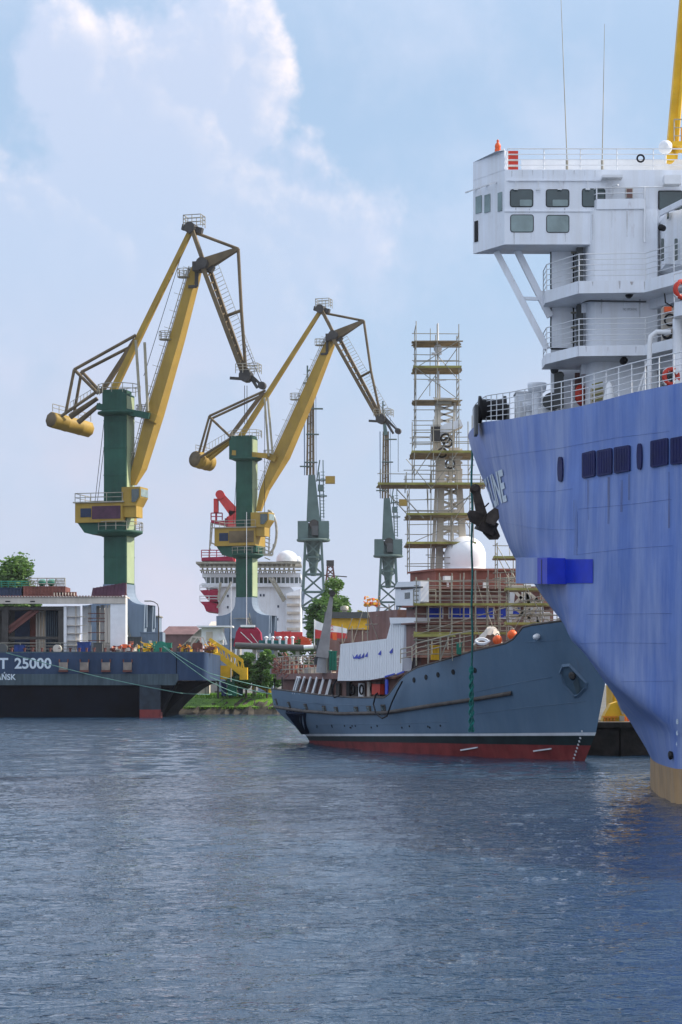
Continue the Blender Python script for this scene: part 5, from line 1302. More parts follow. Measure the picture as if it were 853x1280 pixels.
# rust runs and dirt on the white paint, small fittings
rst = stain.copy(); rst.name = 'rust_run'; rst.node_tree.nodes['Principled BSDF'].inputs['Base Color'].default_value = (.23, .10, .045, 1)
drt = stain.copy(); drt.name = 'dirt_run'; drt.node_tree.nodes['Principled BSDF'].inputs['Base Color'].default_value = (.38, .36, .33, 1)
_rr = random.Random(8)
def run(px, y0, y1, Y, w_, mm=rst):
    m = MB(); m.add([P(px-w_, y0, Y), P(px+w_, y0, Y), P(px+w_*.3, y1, Y), P(px-w_*.3, y1, Y)], [(0, 1, 2, 3)]); m.build('rust_run' if mm is rst else 'dirt_run', mm, bs)
fY = lambda px: lerp(76.5, 76.3, (px-724)/83)-.075
for px, y0, y1, w_ in ((775, 351, 361, 1.6), (806, 352, 362, .9), (741, 352, 357, 1.0), (790, 352, 356, 2.5), (795, 433, 441, 1.2), (760, 434, 439, .8), (733, 433, 440, .9)): run(px, y0, y1, fY(px), w_)
for px in (645, 662, 688, 706, 733, 752): run(px, 258+_rr.random()*3, 266, 77.965, .9, drt)
for px in (643, 664, 690, 707): run(px, 290, 300+_rr.random()*5, 77.965, 1.0, drt)
for k in range(9): x = 640+k*13; run(x, 213, 218+_rr.random()*8, 77.96, .7, drt)
for px, y0, y1 in ((741, 268, 300), (765, 264, 285), (784, 264, 296), (812, 264, 290), (752, 372, 392), (779, 372, 386), (800, 372, 398)): run(px, y0, y1, 77.6 if y0 < 300 else 77.6, 1.3, drt)
m = MB()
for k in range(7): p = P(700+k*20, 377, 77.4); 
m.path([P(727, 378, 78.4), P(738, 376, 77.6), P(808, 377, 77.55)], .03, 5); m.build('cable_run', M['pipe_grey'], bs)
for px in (645, 673, 700, 735): m = MB(); m.bar(P(px, 226, 77.9), P(px+.5, 236, 77.9), .03); m.box(P(px, 236.5, 77.88), (.16, .08, .06)); m.build('window_washer', M['rail_white'], bs)
for px, py in ((693, 463), (700, 470), (745, 470)): m = MB(); m.lathe(P(px, py, 79.9), [(.12, 0), (.16, .08), (.14, .25), (.05, .3)], 10, (0, -1, 0)); m.build('junction_box', M['pipe_grey'], bs)
m = MB(); m.bar(P(693, 462, 79.9), P(703, 474, 79.9), .05); m.bar(P(703, 474, 79.9), P(703, 492, 79.9), .05); m.build('conduit', M['pipe_grey'], bs)
text_on_plane('NO SMOKING', P(779, 388, 77.58), (1, 0, 0), (0, 0, 1), .09, .52, bold=.0).build('lettering', M['pipe_grey'], bs)
# speckled marks: draught figures near the forefoot
for k, s_ in enumerate(('8', '6', '4')):
    p_, n_ = hull_pt(846, 905+k*14); tx = V((-n_.y, n_.x, 0)).normalized(); tx = tx if tx.x > 0 else -tx
    text_on_plane(s_, p_+n_*.02, tx, (0, 0, 1), .16, .11).build('draught_figure', M['letter'], bs)
# ================================================================ SLATE SHIP
AD = V((-.389, .921, 0)).normalized(); SN = V((-.921, -.389, 0)).normalized(); G0 = V((12.65, 108, 0))   # aft direction, starboard normal
RAKE = [(-1, -.4), (0, 0), (1.45, 1.15), (4, 2.1), (7.5, 3.7)]
BW = [(0, 0), (3, .95), (7.8, 2.25), (12, 3.0), (17, 3.45), (22, 3.2), (26.7, 2.5), (32, 1.5), (36, .6), (38.5, 0)]
BD = [(0, 0), (1.2, .9), (3.5, 2.1), (7, 3.15), (12, 3.85), (20, 4.1), (28, 3.9), (33, 3.45), (37, 2.7), (40, 1.8), (42, .9), (43, 0)]   # from stem tip
def cr(x, tab):
    """smooth interpolation"""
    if x <= tab[0][0]: return tab[0][1]
    if x >= tab[-1][0]: return tab[-1][1]
    for i in range(len(tab)-1):
        if x <= tab[i+1][0]:
            p0 = tab[max(i-1, 0)]; p1 = tab[i]; p2 = tab[i+1]; p3 = tab[min(i+2, len(tab)-1)]
            t = (x-p1[0])/(p2[0]-p1[0]); m1 = (p2[1]-p0[1])/(p2[0]-p0[0])*(p2[0]-p1[0]); m2 = (p3[1]-p1[1])/(p3[0]-p1[0])*(p2[0]-p1[0])
            return max(0, (2*t**3-3*t*t+1)*p1[1]+(t**3-2*t*t+t)*m1+(-2*t**3+3*t*t)*p2[1]+(t**3-t*t)*m2)
def gb(u, z):
    """half breadth at u in 0..1 (stem..stern) and its distance aft"""
    rk = interp(z, RAKE); s0 = -rk; wz = smooth(z, -.6, 4.2)**.8
    s1 = lerp(38.0, 44.0, smooth(z, -.2, 2.6)); s = lerp(s0, s1, u)
    w0 = cr(u*38.5, BW); w1 = cr(u*43, BD); zf = max(0, min(1, z/7)); bow = smooth(u, .0, .35)
    ww = lerp(zf**1.1, wz, bow); return s, lerp(w0, w1, ww)
def gp_(u, z, side=1, off=0):
    s, b = gb(u, z); q = G0+AD*s+SN*(b*side+off); q.z = z; return q
TOPG = [(330, 861), (339, 861), (403, 869), (440, 872), (482, 872), (488, 866), (497, 853), (506, 843.5), (520, 835), (545, 828), (570, 820.5), (590, 814), (612, 809), (632, 804), (641, 799), (647, 792), (653, 784), (665, 781), (698, 776.5), (760, 768)]
def gzt(u):
    z = 5.0
    for _ in range(14):
        q = gp_(u, z); px = CX+F*q.x/q.y; z = lerp(z, PZ(interp(px, TOPG), q.y), .6)
    return z
US = sorted(set([i/70 for i in range(71)]+[i/400 for i in range(60)])); GZ = [(u, gzt(u)) for u in US]
zt_g = lambda u: interp(u, GZ)
LN = dict(white=[(340, 918), (366, 918), (600, 918), (744, 917)])
gs = thing('work_ship', 'slate grey ship under refit with red waterline and white sheeted side', 'ship', G0)
def gl(u, tab):      # height of a painted line given by photo rows
    z = 1.2
    for _ in range(8): q = gp_(u, z); z = lerp(z, PZ(interp(CX+F*q.x/q.y, tab), q.y), .7)
    return z
WL = [(339, 916.5), (366, 917.5), (600, 917), (744, 915.5)]; WL2 = [(339, 919.5), (366, 920.2), (600, 920), (744, 919.5)]; RL = [(339, 925), (380, 925.5), (488, 928), (600, 930), (744, 932)]
def gstrip(z0f, z1f, nz, mm, name, parent, off=0, us=US, thick=None):
    m = MB()
    for side in (1, -1):
        vs = []
        for u in us:
            a, b = z0f(u), z1f(u)
            for k in range(nz+1): vs.append(gp_(u, lerp(a, b, k/nz), side, off*side))
        R = nz+1; m.add(vs, [(i*R+k, (i+1)*R+k, (i+1)*R+k+1, i*R+k+1) for i in range(len(us)-1) for k in range(nz)], True)
    return m.build(name, mm, parent)
GH = gstrip(lambda u: gl(u, WL), zt_g, 22, M['grey_hull'], 'hull', gs)
gstrip(lambda u: gl(u, WL2), lambda u: gl(u, WL), 1, M['line_white'], 'waterline_stripe', GH)
gstrip(lambda u: min(gl(u, RL), gl(u, WL2)-.05), lambda u: gl(u, WL2), 2, M['boot_black'], 'boot_top', GH)
gstrip(lambda u: -1.0, lambda u: min(gl(u, RL), gl(u, WL2)-.05), 5, M['boot_red'], 'bottom_paint', GH)
# bulwark thickness / cap rail and deck
def gcap():
    m = MB(); 
    for side in (1, -1): m.path([gp_(u, zt_g(u), side, -.04*side) for u in US], .07, 5)
    return m
gcap().build('cap_rail', M['grey_line'], GH)
m = MB(); vs = []
for u in US: 
    z = zt_g(u)-.9 if u < .45 else zt_g(u)-.15; z = min(z, 6.0); vs += [gp_(u, z, 1, -.05), gp_(u, z, -1, .05)]
m.add(vs, [(2*i, 2*i+2, 2*i+3, 2*i+1) for i in range(len(US)-1)]); m.build('deck', M['primer'], gs)
def gu(px, z):      # u of the starboard side point seen at photo column px
    lo, hi = .02, .93
    for _ in range(30):
        md = (lo+hi)/2; q = gp_(md, z)
        if CX+F*q.x/q.y > px: lo = md
        else: hi = md
    return (lo+hi)/2
def ghull(px, py, off=0.02):
    z = 4.0
    for _ in range(12):
        u = gu(px, z); q = gp_(u, z); z = lerp(z, PZ(py, q.y), .7)
    e = .004; n = (gp_(u+e, z)-gp_(u-e, z)).cross(gp_(u, z+.05)-gp_(u, z-.05)).normalized()
    if n.dot(SN) < 0: n = -n
    return gp_(u, z)+n*off, n
# rub rail
RR = [(342, 883), (380, 888.5), (425, 892), (482, 891), (532, 883), (600, 873), (641, 866)]
m = MB(); pts = []
for a, b in zip(RR, RR[1:]):
    for k in range(5): pts.append(ghull(lerp(a[0], b[0], k/5), lerp(a[1], b[1], k/5), .04)[0])
pts.append(ghull(*RR[-1], .04)[0]); m.path(pts, .12, 6); m.build('rub_rail', M['grey_line'], GH)
# faint plate seams
for pts in ([(655, 803), (700, 800)], [(588, 866), (655, 852), (690, 846)], [(588, 893), (660, 884), (740, 876)], [(400, 905), (480, 905), (560, 902)], [(345, 872), (400, 880), (470, 882)]):
    m = MB(); q = []
    for a, b in zip(pts, pts[1:]):
        for k in range(6): q.append(ghull(lerp(a[0], b[0], k/5), lerp(a[1], b[1], k/5), .0)[0])
    m.path(q, .022, 4); m.build('plate_seam', M['grey_hull'], GH)
# port lights
for px, py in ((346, 877), (362, 881), (383, 883.5), (406, 886), (421, 887.5), (446, 887.5), (462, 886.5), (480, 885)):
    c_, n = ghull(px, py, .0); m = MB(); tx = V((-n.y, n.x, 0)).normalized(); m.box(c_, (.52, .42, .14), 0, Matrix((tx, n.cross(tx), n)).transposed()); f = m.build('port_light', M['grey_line'], gs)
    m = MB(); m.box(c_+n*.06, (.36, .28, .06), 0, Matrix((tx, n.cross(tx), n)).transposed()); m.build('glass', M['dark_glass'], f)
for px, py in ((518, 850), (533, 846.5), (548, 843.5), (567, 840), (594, 838)):
    c_, n = ghull(px, py, .0); m = MB(); m.lathe(c_, [(.15, 0), (.15, .04)], 10, n); m.build('port_hole', M['black'], gs)
rnd = random.Random(4)
for i in range(16):
    px = rnd.choice([lerp(395, 480, rnd.random()), lerp(395, 450, rnd.random()), lerp(500, 560, rnd.random())]); c_, n = ghull(px, 908+rnd.uniform(-1.5, 1.5), 0); m = MB(); m.lathe(c_, [(.06, 0), (.06, .03)], 8, n); m.build('drain_hole', M['black'], GH)
# small fittings on the bow
c_, n = ghull(673.5, 795, 0); m = MB(); m.lathe(c_, [(.12, 0), (.16, .1), (.14, .3), (.05, .38)], 12, n); m.build('mooring_eye', M['white'], gs)
# anchor pocket: raised rim, inner face coloured darker for recess shade
def gpoly(pts, off): return [ghull(a, b, off)[0] for a, b in pts]
AP = [(699, 840), (703, 830), (713, 829), (726, 843), (736, 853), (735, 861), (724, 872), (719, 873), (706, 858)]
mid = (718, 850)
m = MB(); o_ = gpoly(AP, .02); i_ = gpoly([(lerp(mid[0], x, .86), lerp(mid[1], y, .86)) for x, y in AP], .16); n_ = len(AP)
i2 = gpoly([(lerp(mid[0], x, .80), lerp(mid[1], y, .80)) for x, y in AP], .05)
m.add(o_+i_+i2, [(k, (k+1) % n_, n_+(k+1) % n_, n_+k) for k in range(n_)]+[(n_+k, n_+(k+1) % n_, 2*n_+(k+1) % n_, 2*n_+k) for k in range(n_)])
ap = m.build('anchor_pocket', M['grey_hull'], gs)
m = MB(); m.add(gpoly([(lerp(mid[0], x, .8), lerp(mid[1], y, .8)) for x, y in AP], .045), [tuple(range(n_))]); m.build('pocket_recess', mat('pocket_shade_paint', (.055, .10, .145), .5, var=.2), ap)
c_, n = ghull(717, 844, .06); m = MB(); m.lathe(c_, [(.17, 0), (.22, .08), (.12, .1)], 12, n); m.build('hawse_lip', M['crane_dark'], ap)
m = MB(); m.add(gpoly([(718, 853), (723, 846), (727, 860), (723, 868)], .10), [(0, 1, 2, 3)]); m.build('pocket_plate', M['barge_band'], ap)
for a, b in (((577, 937.5), (598, 934)), ((668, 938.5), (690, 935.5))):
    m = MB(); m.bar(ghull(*a, .05)[0], ghull(*b, .05)[0], .07); m.build('hull_anode', M['line_white'], GH)
# draught marks
for k in range(9):
    c_, n = ghull(737.5-k*1.9, 914+k*4.2, .02); m = MB(); tx = V((-n.y, n.x, 0)).normalized(); m.box(c_, (.10, .10, .02), 0, Matrix((tx, n.cross(tx), n)).transposed()); m.build('draught_mark', M['line_white'], GH)
# dark blue ribs at the stern quarter
for k in range(6):
    x = 360.5+k*4.2; m = MB(); a = ghull(x, 889, .05)[0]; b = ghull(x+3.6, 915-k*.1, .05)[0]; m.bar(a, b, .25, .28); m.build('fender_rib', M['dark_blue_box'], GH)
# ---- aft part: open stanchion gallery, upper deck, rail
def side_quad(m, pts, off, th): # pts photo points on a vertical plane along the side at offset from centreline
    m.prism([on_side(a, b, off) for a, b in pts], SN*(-th))
def on_side(px, py, off):
    k = (px-CX)/F; o = G0+SN*off; s = (k*o.y-o.x)/(AD.x-k*AD.y); q = o+AD*s; q.z = PZ(py, q.y); return q
m = MB(); side_quad(m, [(398, 842), (505, 842), (505, 876), (398, 876)], 2.9, .1); side_quad(m, [(352, 843), (398, 842), (398, 876), (352, 870)], 2.0, .1); inner = m.build('inner_wall', M['primer'], gs)
for x0, x1, y0, y1, mm in ((433, 437, 852, 874, 'black'), (420, 424, 854, 874, 'crane_dark'), (448, 454, 854, 873, 'rail_white'), (459, 462, 852, 874, 'cream_steel'), (410, 414, 855, 874, 'crane_dark'), (470, 475, 853, 873, 'pipe_grey'), (440, 446, 858, 874, 'crane_dark')):
    m = MB(); side_quad(m, [(x0, y0), (x1, y0), (x1, y1), (x0, y1)], 3.1, .1); m.build('deck_fitting', M[mm], gs)
for x in (441, 452, 466):
    m = MB(); q = on_side(x, 862, 3.15); m.torus(q, .28, .05, SN); m.build('hose_coil', M['rope_dark'], gs)
m = MB(); side_quad(m, [(465, 855), (475, 855), (475, 868), (465, 868)], 3.4, .3); bx = tag(m.build('fire_box', M['red']), 'red box in the open side deck under the white sheeting', 'box')
m = MB(); side_quad(m, [(481.5, 849), (484.5, 849), (484.5, 868), (481.5, 868)], 3.85, .06); m.build('hanging_tarp', M['cover_blue'], gs)
# stanchions
for k, x in enumerate((342.5, 352, 369.5, 372, 378, 386, 394, 402.5, 411)):
    m = MB(); b = ghull(x-4 if x > 360 else x, 865+ (x-340)*.06, -.05)[0]; a = on_side(x+ (3 if x > 360 else 1), 846.5, 3.6 if x > 360 else 2.9)
    m.bar(a, b, .11 if x > 360 else .08, .16); m.build('stanchion', M['rail_white'] if x > 360 else M['crane_dark'], gs)
def upper_deck():
    outer = []
    for i in range(24):
        u = lerp(.42, 1.0, i/23); s, b = gb(u, 5); q = G0+AD*(s-.4)+SN*max(0, (b-.25)); outer.append(q)
    for i in range(24):
        u = lerp(1.0, .42, i/23); s, b = gb(u, 5); q = G0+AD*(s-.4)-SN*max(0, (b-.25)); outer.append(q)
    z = PZ(849, 133); m = MB(); m.prism([V((p.x, p.y, z)) for p in outer], (0, 0, .38)); o = m.build('upper_deck', M['primer'], gs)
    rl = [V((p.x, p.y, z+.38)) for p in outer[8:30]]; railing(rl, 1.15, 4, .028, 1.3).build('deck_railing', M['steel'], gs)
    return z+.38
zu_ = upper_deck()
rnd = random.Random(12)
cols = ['rust_steel', 'primer_red', 'cream_steel', 'primer', 'steel', 'concrete']
for j, mm in enumerate(cols):
    t = thing('deck_stack', ['heap of rusty pipes on the slate ship stern deck', 'rusty drums on the slate ship stern deck', 'pale boards stacked on the slate ship stern deck', 'brown steel frames on the slate ship stern deck', 'grey scaffold pipes heaped on the slate ship stern deck', 'pale concrete coloured machine parts on the slate ship stern deck'][j], 'deck load', (PX(370, 138), 138, zu_))
    m = MB()
    for i in range(26):
        x = rnd.uniform(345, 415); s_ = rnd.uniform(-.5, 2.2); q = on_side(x, 840, s_); q.z = zu_+rnd.random()**2*.9
        if mm in ('rust_steel', 'steel', 'primer'): m.bar(q, q+V((rnd.uniform(-1, 1), rnd.uniform(-.5, .5), rnd.uniform(0, .8))), rnd.uniform(.05, .12))
        elif mm == 'primer_red' and i < 9: m.tube(V((q.x, q.y, zu_)), V((q.x, q.y, zu_+.6)), .22, 10)
        elif i < 12: m.box(V((q.x, q.y, zu_+.2)), (rnd.uniform(.3, .9), rnd.uniform(.3, .6), rnd.uniform(.2, .5)), rnd.random())
    m.build('load', M[mm], t, kind='stuff')
def net_curtain():
    t = thing('safety_net', 'reddish orange netting wrapped round the stern railing', 'net', (PX(345, 143), 143, zu_)); m = MB(); rr = random.Random(1)
    for i in range(110):
        u = rr.uniform(.80, .97); s, b = gb(u, 5); q = G0+AD*(s-.45)+SN*max(0, b-.3); q.z = zu_+rr.uniform(0, 1.1)
        d = V((rr.uniform(-.4, .4), rr.uniform(-.4, .4), rr.uniform(-.4, .4))); m.bar(q, q+d, .05)
    m.build('mesh', mat('faded_red_net', (.26, .10, .08), .8, var=.3), t)
    m = MB(); 
    for i in range(22):
        u = lerp(.80, .97, i/21); s, b = gb(u, 5); q = G0+AD*(s-.45)+SN*max(0, b-.3); m.bar(V((q.x, q.y, zu_)), V((q.x, q.y, zu_+1.1)), .05)
    m.build('pole', M['primer'], t)
net_curtain()
# ---- white sheeted side
def sheet():
    off = 3.95
    m = MB(); top = [(426.5, 805), (440, 803.5), (455, 801.8), (470, 800), (483.5, 798.3), (486, 789), (488.5, 779)]
    poly = top+[(519, 776), (518, 800), (513, 825), (505, 839), (490, 845), (463, 850), (440, 851), (422, 851)]
    # left wall
    side_quad(m, top+[(506, 777.5), (505, 800), (503, 839), (490, 845), (463, 850), (440, 851), (422, 851)], off, .5); sh = m.build('sheeted_wall', M['sheet'], gs)
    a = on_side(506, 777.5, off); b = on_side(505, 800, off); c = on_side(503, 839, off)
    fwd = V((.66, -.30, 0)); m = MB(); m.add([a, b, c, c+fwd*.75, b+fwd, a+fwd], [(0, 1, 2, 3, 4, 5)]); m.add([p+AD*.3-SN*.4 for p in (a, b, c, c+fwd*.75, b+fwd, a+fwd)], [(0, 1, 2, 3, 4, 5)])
    m.build('shaded_return', mat('sheet_shade_grey', (.50, .50, .54), .55, var=.06), sh)  # shade on the return is put into its greyer colour
    m = MB()
    for k in range(28):
        x = 425+k*2.9; y0 = interp(x, top)+.5; y1 = interp(x, [(422, 850.5), (463, 849.5), (490, 844.5), (503, 838)]); m.bar(on_side(x+ .6, y0, off+.012), on_side(x, y1, off+.012), .03, .03)
    m.build('sheet_seam', M['sheet'], sh)
    # flange cap
    m = MB(); side_quad(m, [(487, 772), (520, 772), (519.5, 779), (488, 779.5)], off+.2, .9); m.build('platform_edge', M['sheet'], gs)
    # blue tape marks
    for pts in ([(441, 818), (443, 822), (447, 817.5), (447.5, 823), (442, 823.5)], [(447, 822), (451, 817), (451.5, 823), (448, 824)], [(451, 823), (455.5, 816), (455, 822)], [(456, 821), (460, 815), (460, 821)], [(472.5, 818), (476.5, 813), (476.5, 819)], [(487, 815), (491.5, 810), (491, 816), (488, 817)]):
        m = MB(); m.prism([on_side(a, b, off+.03) for a, b in pts], SN*.01); m.build('blue_tape', M['cover_blue'], sh)
    m = MB(); side_quad(m, [(481, 845), (493, 841.5), (493, 843.3), (481, 847)], off+.05, .04); side_quad(m, [(496, 842), (505, 838.5), (505, 840.5), (496, 844)], off+.05, .04); m.build('blue_tape', M['cover_blue'], sh)
sheet()
# white wing house above (bridge wing of the slate ship)
m = MB(); off = 4.3
side_quad(m, [(494, 747), (494, 733), (497, 727.5), (526, 726.5), (526, 752), (522, 757), (494, 757)], off, .5); wg2 = m.build('bridge_wing', M['sheet'], gs)
m = MB(); side_quad(m, [(493, 734), (527, 733), (527, 735), (493, 736)], off+.08, .1); side_quad(m, [(495, 757), (522, 757), (514, 761), (500, 759.5)], off-.1, .4); m.build('wing_trim', M['pipe_grey'], wg2)
m = MB(); side_quad(m, [(506, 741), (512, 740.5), (512, 748), (506, 748.5)], off+.03, .05); m.build('window', M['dark_glass'], wg2)
m = MB(); side_quad(m, [(512, 757), (519, 757), (519, 772), (512, 772)], off-.6, .2); side_quad(m, [(520.5, 757), (524, 757), (524, 772), (520.5, 772)], off-.6, .2); m.build('wing_support', M['sheet'], gs)
m = MB(); side_quad(m, [(514, 760), (518, 760), (518, 771), (514, 771)], off-.55, .06); m.build('side_window', M['pale_glass'], gs)
# brown house aft of the funnel wing
m = MB(); side_quad(m, [(461, 765), (497, 762), (497, 800), (461, 801)], 2.6, 1.6); m.build('aft_house', M['primer'], gs)
# ---- brown superstructure, front faces the bow
A1 = V((4.35, 117.5, 0)); A2 = V((11.95, 120.7, 0)); FD = (A2-A1).normalized(); FN = V((FD.y, -FD.x, 0))   # front plane
def on_front(px, py, off=0):
    k = (px-CX)/F; o = A1+FN*off; s = (k*o.y-o.x)/(FD.x-k*FD.y); q = o+FD*s; q.z = PZ(py, q.y); return q
def fblock(px0, px1, py0, py1, off, dep, name, mm, parent=gs):
    m = MB(); m.prism([on_front(px0, py0, off), on_front(px1, py0, off), on_front(px1, py1, off), on_front(px0, py1, off)], -FN*dep); return m.build(name, mm, parent)
fblock(527, 690, 818, 850, -1.2, 1.2, 'front_base', M['primer']); h1 = fblock(522, 692, 757, 822, 0, 1.5, 'front_house', M['primer']); h2 = fblock(517, 690, 735, 758, -.5, 1.2, 'upper_house', M['primer']); h3 = fblock(545, 655, 712, 736, -1.0, 3.5, 'top_house', M['primer_red'])
fblock(519, 693, 756, 758.5, .35, 1.8, 'deck_edge', M['primer_red']); fblock(516, 691, 733.5, 736, .1, 1.6, 'deck_edge', M['primer']); fblock(520, 693, 778, 780, .3, 2, 'deck_edge', M['primer']); fblock(544, 656, 710.6, 713, -.8, 3.8, 'deck_edge', M['primer_red'])
for x0, x1 in ((534, 554.5), (561, 588.5), (594, 618), (623, 651), (657, 680)):
    f = fblock(x0, x1, 758.5, 773.5, .06, .1, 'bridge_window', M['line_white'], gs); fblock(x0+1.5, x1-1.5, 760, 771.8, .09, .05, 'film', M['cover_blue'], f); fblock((x0+x1)/2-.4, (x0+x1)/2+.4, 760, 772, .11, .04, 'mullion', M['cover_blue'], f)
m = MB(); m.box(on_front(560, 724, -.7), (.5, .3, .35), atan2(FD.y, FD.x)); m.box(on_front(560, 731, -.7), (.12, .12, .6)); m.build('floodlight', M['rail_white'], gs)
MB().box(on_front(607.5, 731, .2), (.33, .1, .35), atan2(FD.y, FD.x)).build('notice_board', M['rail_white'], gs)
railing([on_front(517, 757, .3), on_front(545, 757, .3)], .9, 3, .025, 1).build('railing', M['steel'], gs)
# radome
rdc = on_front(581.5, 711, -3.0); rdt = thing('radome', 'large white radome dome on top of the brown superstructure', 'radome', rdc)
m = MB(); r = 26/F*rdc.y; prof = [(r*.97, 0), (r, r*.3), (r, r*.62)]+[(r*cos(a), r*.62+r*sin(a)*.95) for a in [pi/2*k/10 for k in range(1, 10)]]+[(.001, r*.62+r*.95)]
m.lathe(rdc, prof, 36); m.build('dome', mat('radome_white', (.82, .82, .82), .35, var=.01), rdt)
m = MB(); m.lathe(rdc-V((0, 0, .12)), [(r*.8, 0), (r*1.02, .05), (r*1.02, .14), (r*.8, .16)], 30); m.build('base_ring', M['rail_white'], rdt)
# orange buoys, white heap on the forecastle
def ball(px, py, r_, mm, label, Y=None):
    Y = Y or 111.5; c = P(px, py, Y); t = thing('mooring_buoy', label, 'buoy', c-V((0, 0, r_)), 'orange buoys on the slate ship foredeck'); m = MB()
    m.lathe(c-V((0, 0, r_)), [(.01, 0)]+[(r_*sin(a), r_-r_*cos(a)) for a in [pi*k/10 for k in range(1, 10)]]+[(.01, 2*r_)], 18); m.build('ball', M[mm], t)
    m = MB(); m.torus(c+V((0, 0, r_*1.02)), .08, .03, (0, 1, 0), 12, 6); m.build('eye', M['steel'], t)
ball(622, 800, .26, 'orange', 'left orange buoy, lower on the foredeck'); ball(640.5, 793.5, .27, 'orange', 'right orange buoy, beside the raised bow bulwark')
def canvas():
    c = P(611, 806, 112); t = thing('canvas_cover', 'crumpled pale canvas over gear left of the orange buoys', 'canvas', c); rr = random.Random(3); m = MB(); n = 10; vs = []
    for i in range(n):
        for j in range(6): 
            u, v = i/(n-1), j/5; h = sin(pi*u)**.6*(.4+.9*u)*sin(pi*(.2+.8*v)*.9)*1.15; vs.append(c+V(((u-.5)*1.5+rr.uniform(-.05, .05), v*1.0, h+rr.uniform(-.06, .06))))
    m.add(vs, [(i*6+j, (i+1)*6+j, (i+1)*6+j+1, i*6+j+1) for i in range(n-1) for j in range(5)], False); m.add([v-V((0, 0, .3)) for v in vs[:6]]+vs[:6], []); m.build('sheet', M['cream_steel'], t)
    m = MB(); q = P(603, 808, 111.5); m.path([q+V((cos(a)*.25*(1+a*.05), 0.1*sin(a), .2+sin(a)*.15+a*.01)) for a in [k*.5 for k in range(26)]], .06, 6); m.build('rope_coil', M['white'], t)
canvas()
# black hose loop on the slate ship side
m = MB(); q = []
for a, b in zip([(503, 852), (497, 863), (490, 878), (484, 895), (478, 898), (470, 892), (467, 880), (470, 868)], [(497, 863), (490, 878), (484, 895), (478, 898), (470, 892), (467, 880), (470, 868), (473, 866)]):
    for k in range(4): q.append(on_side(lerp(a[0], b[0], k/4), lerp(a[1], b[1], k/4), 4.3))
m.path(q, .05, 6); tag(m.build('hose_loop', M['rope_dark']), 'black hose hanging in a loop down the slate hull side', 'hose')
m = MB(); q = [on_side(x, y, 4.25) for x, y in ((421, 850), (417, 856), (415, 866), (418, 872), (424, 870))]; m.path(q, .05, 6); tag(m.build('hose_loop', M['rope_dark']), 'short black hose at the lower left corner of the white sheeting', 'hose')
# grey derrick aft
def derrick():
    Yd = 131.0; b = P(405, 828, Yd); t = thing('derrick', 'grey slanted deck crane boom standing aft of the white sheeting', 'derrick', V((b.x, b.y, zu_)))
    m = MB(); m.tube((b.x, b.y, zu_), P(407, 812, Yd), .5, 14, .42); m.build('pedestal', M['skin_grey'], t)
    m = MB(); m.bar(P(403, 822, Yd-.2), P(415, 743, Yd-.2), .8, .7, .2, .25, V((0, 1, 0))); m.build('boom', M['skin_grey'], t)
    m = MB(); m.bar(P(393, 826, Yd+.3), P(413, 826, Yd+.3), .5); m.tube(P(398, 822, Yd), P(399, 800, Yd), .14, 8); m.build('cylinder', M['pipe_grey'], t)
    m = MB(); m.lathe(P(415.5, 742, Yd-.3), [(.2, 0), (.2, .3)], 10, (0, -1, 0)); m.build('sheave', M['crane_dark'], t)
derrick()
# assorted frames right of the derrick (behind rail), green container
crate(412, 421, 815, 838, 130.5, 'green_gear', 'tall dark green locker on the upper deck beside the white sheeting', 'deck_locker', 'locker')
crate(424, 436, 803, 818, 133, 'primer', 'brown machinery casing just aft of the white sheeting top', 'casing', 'casing')
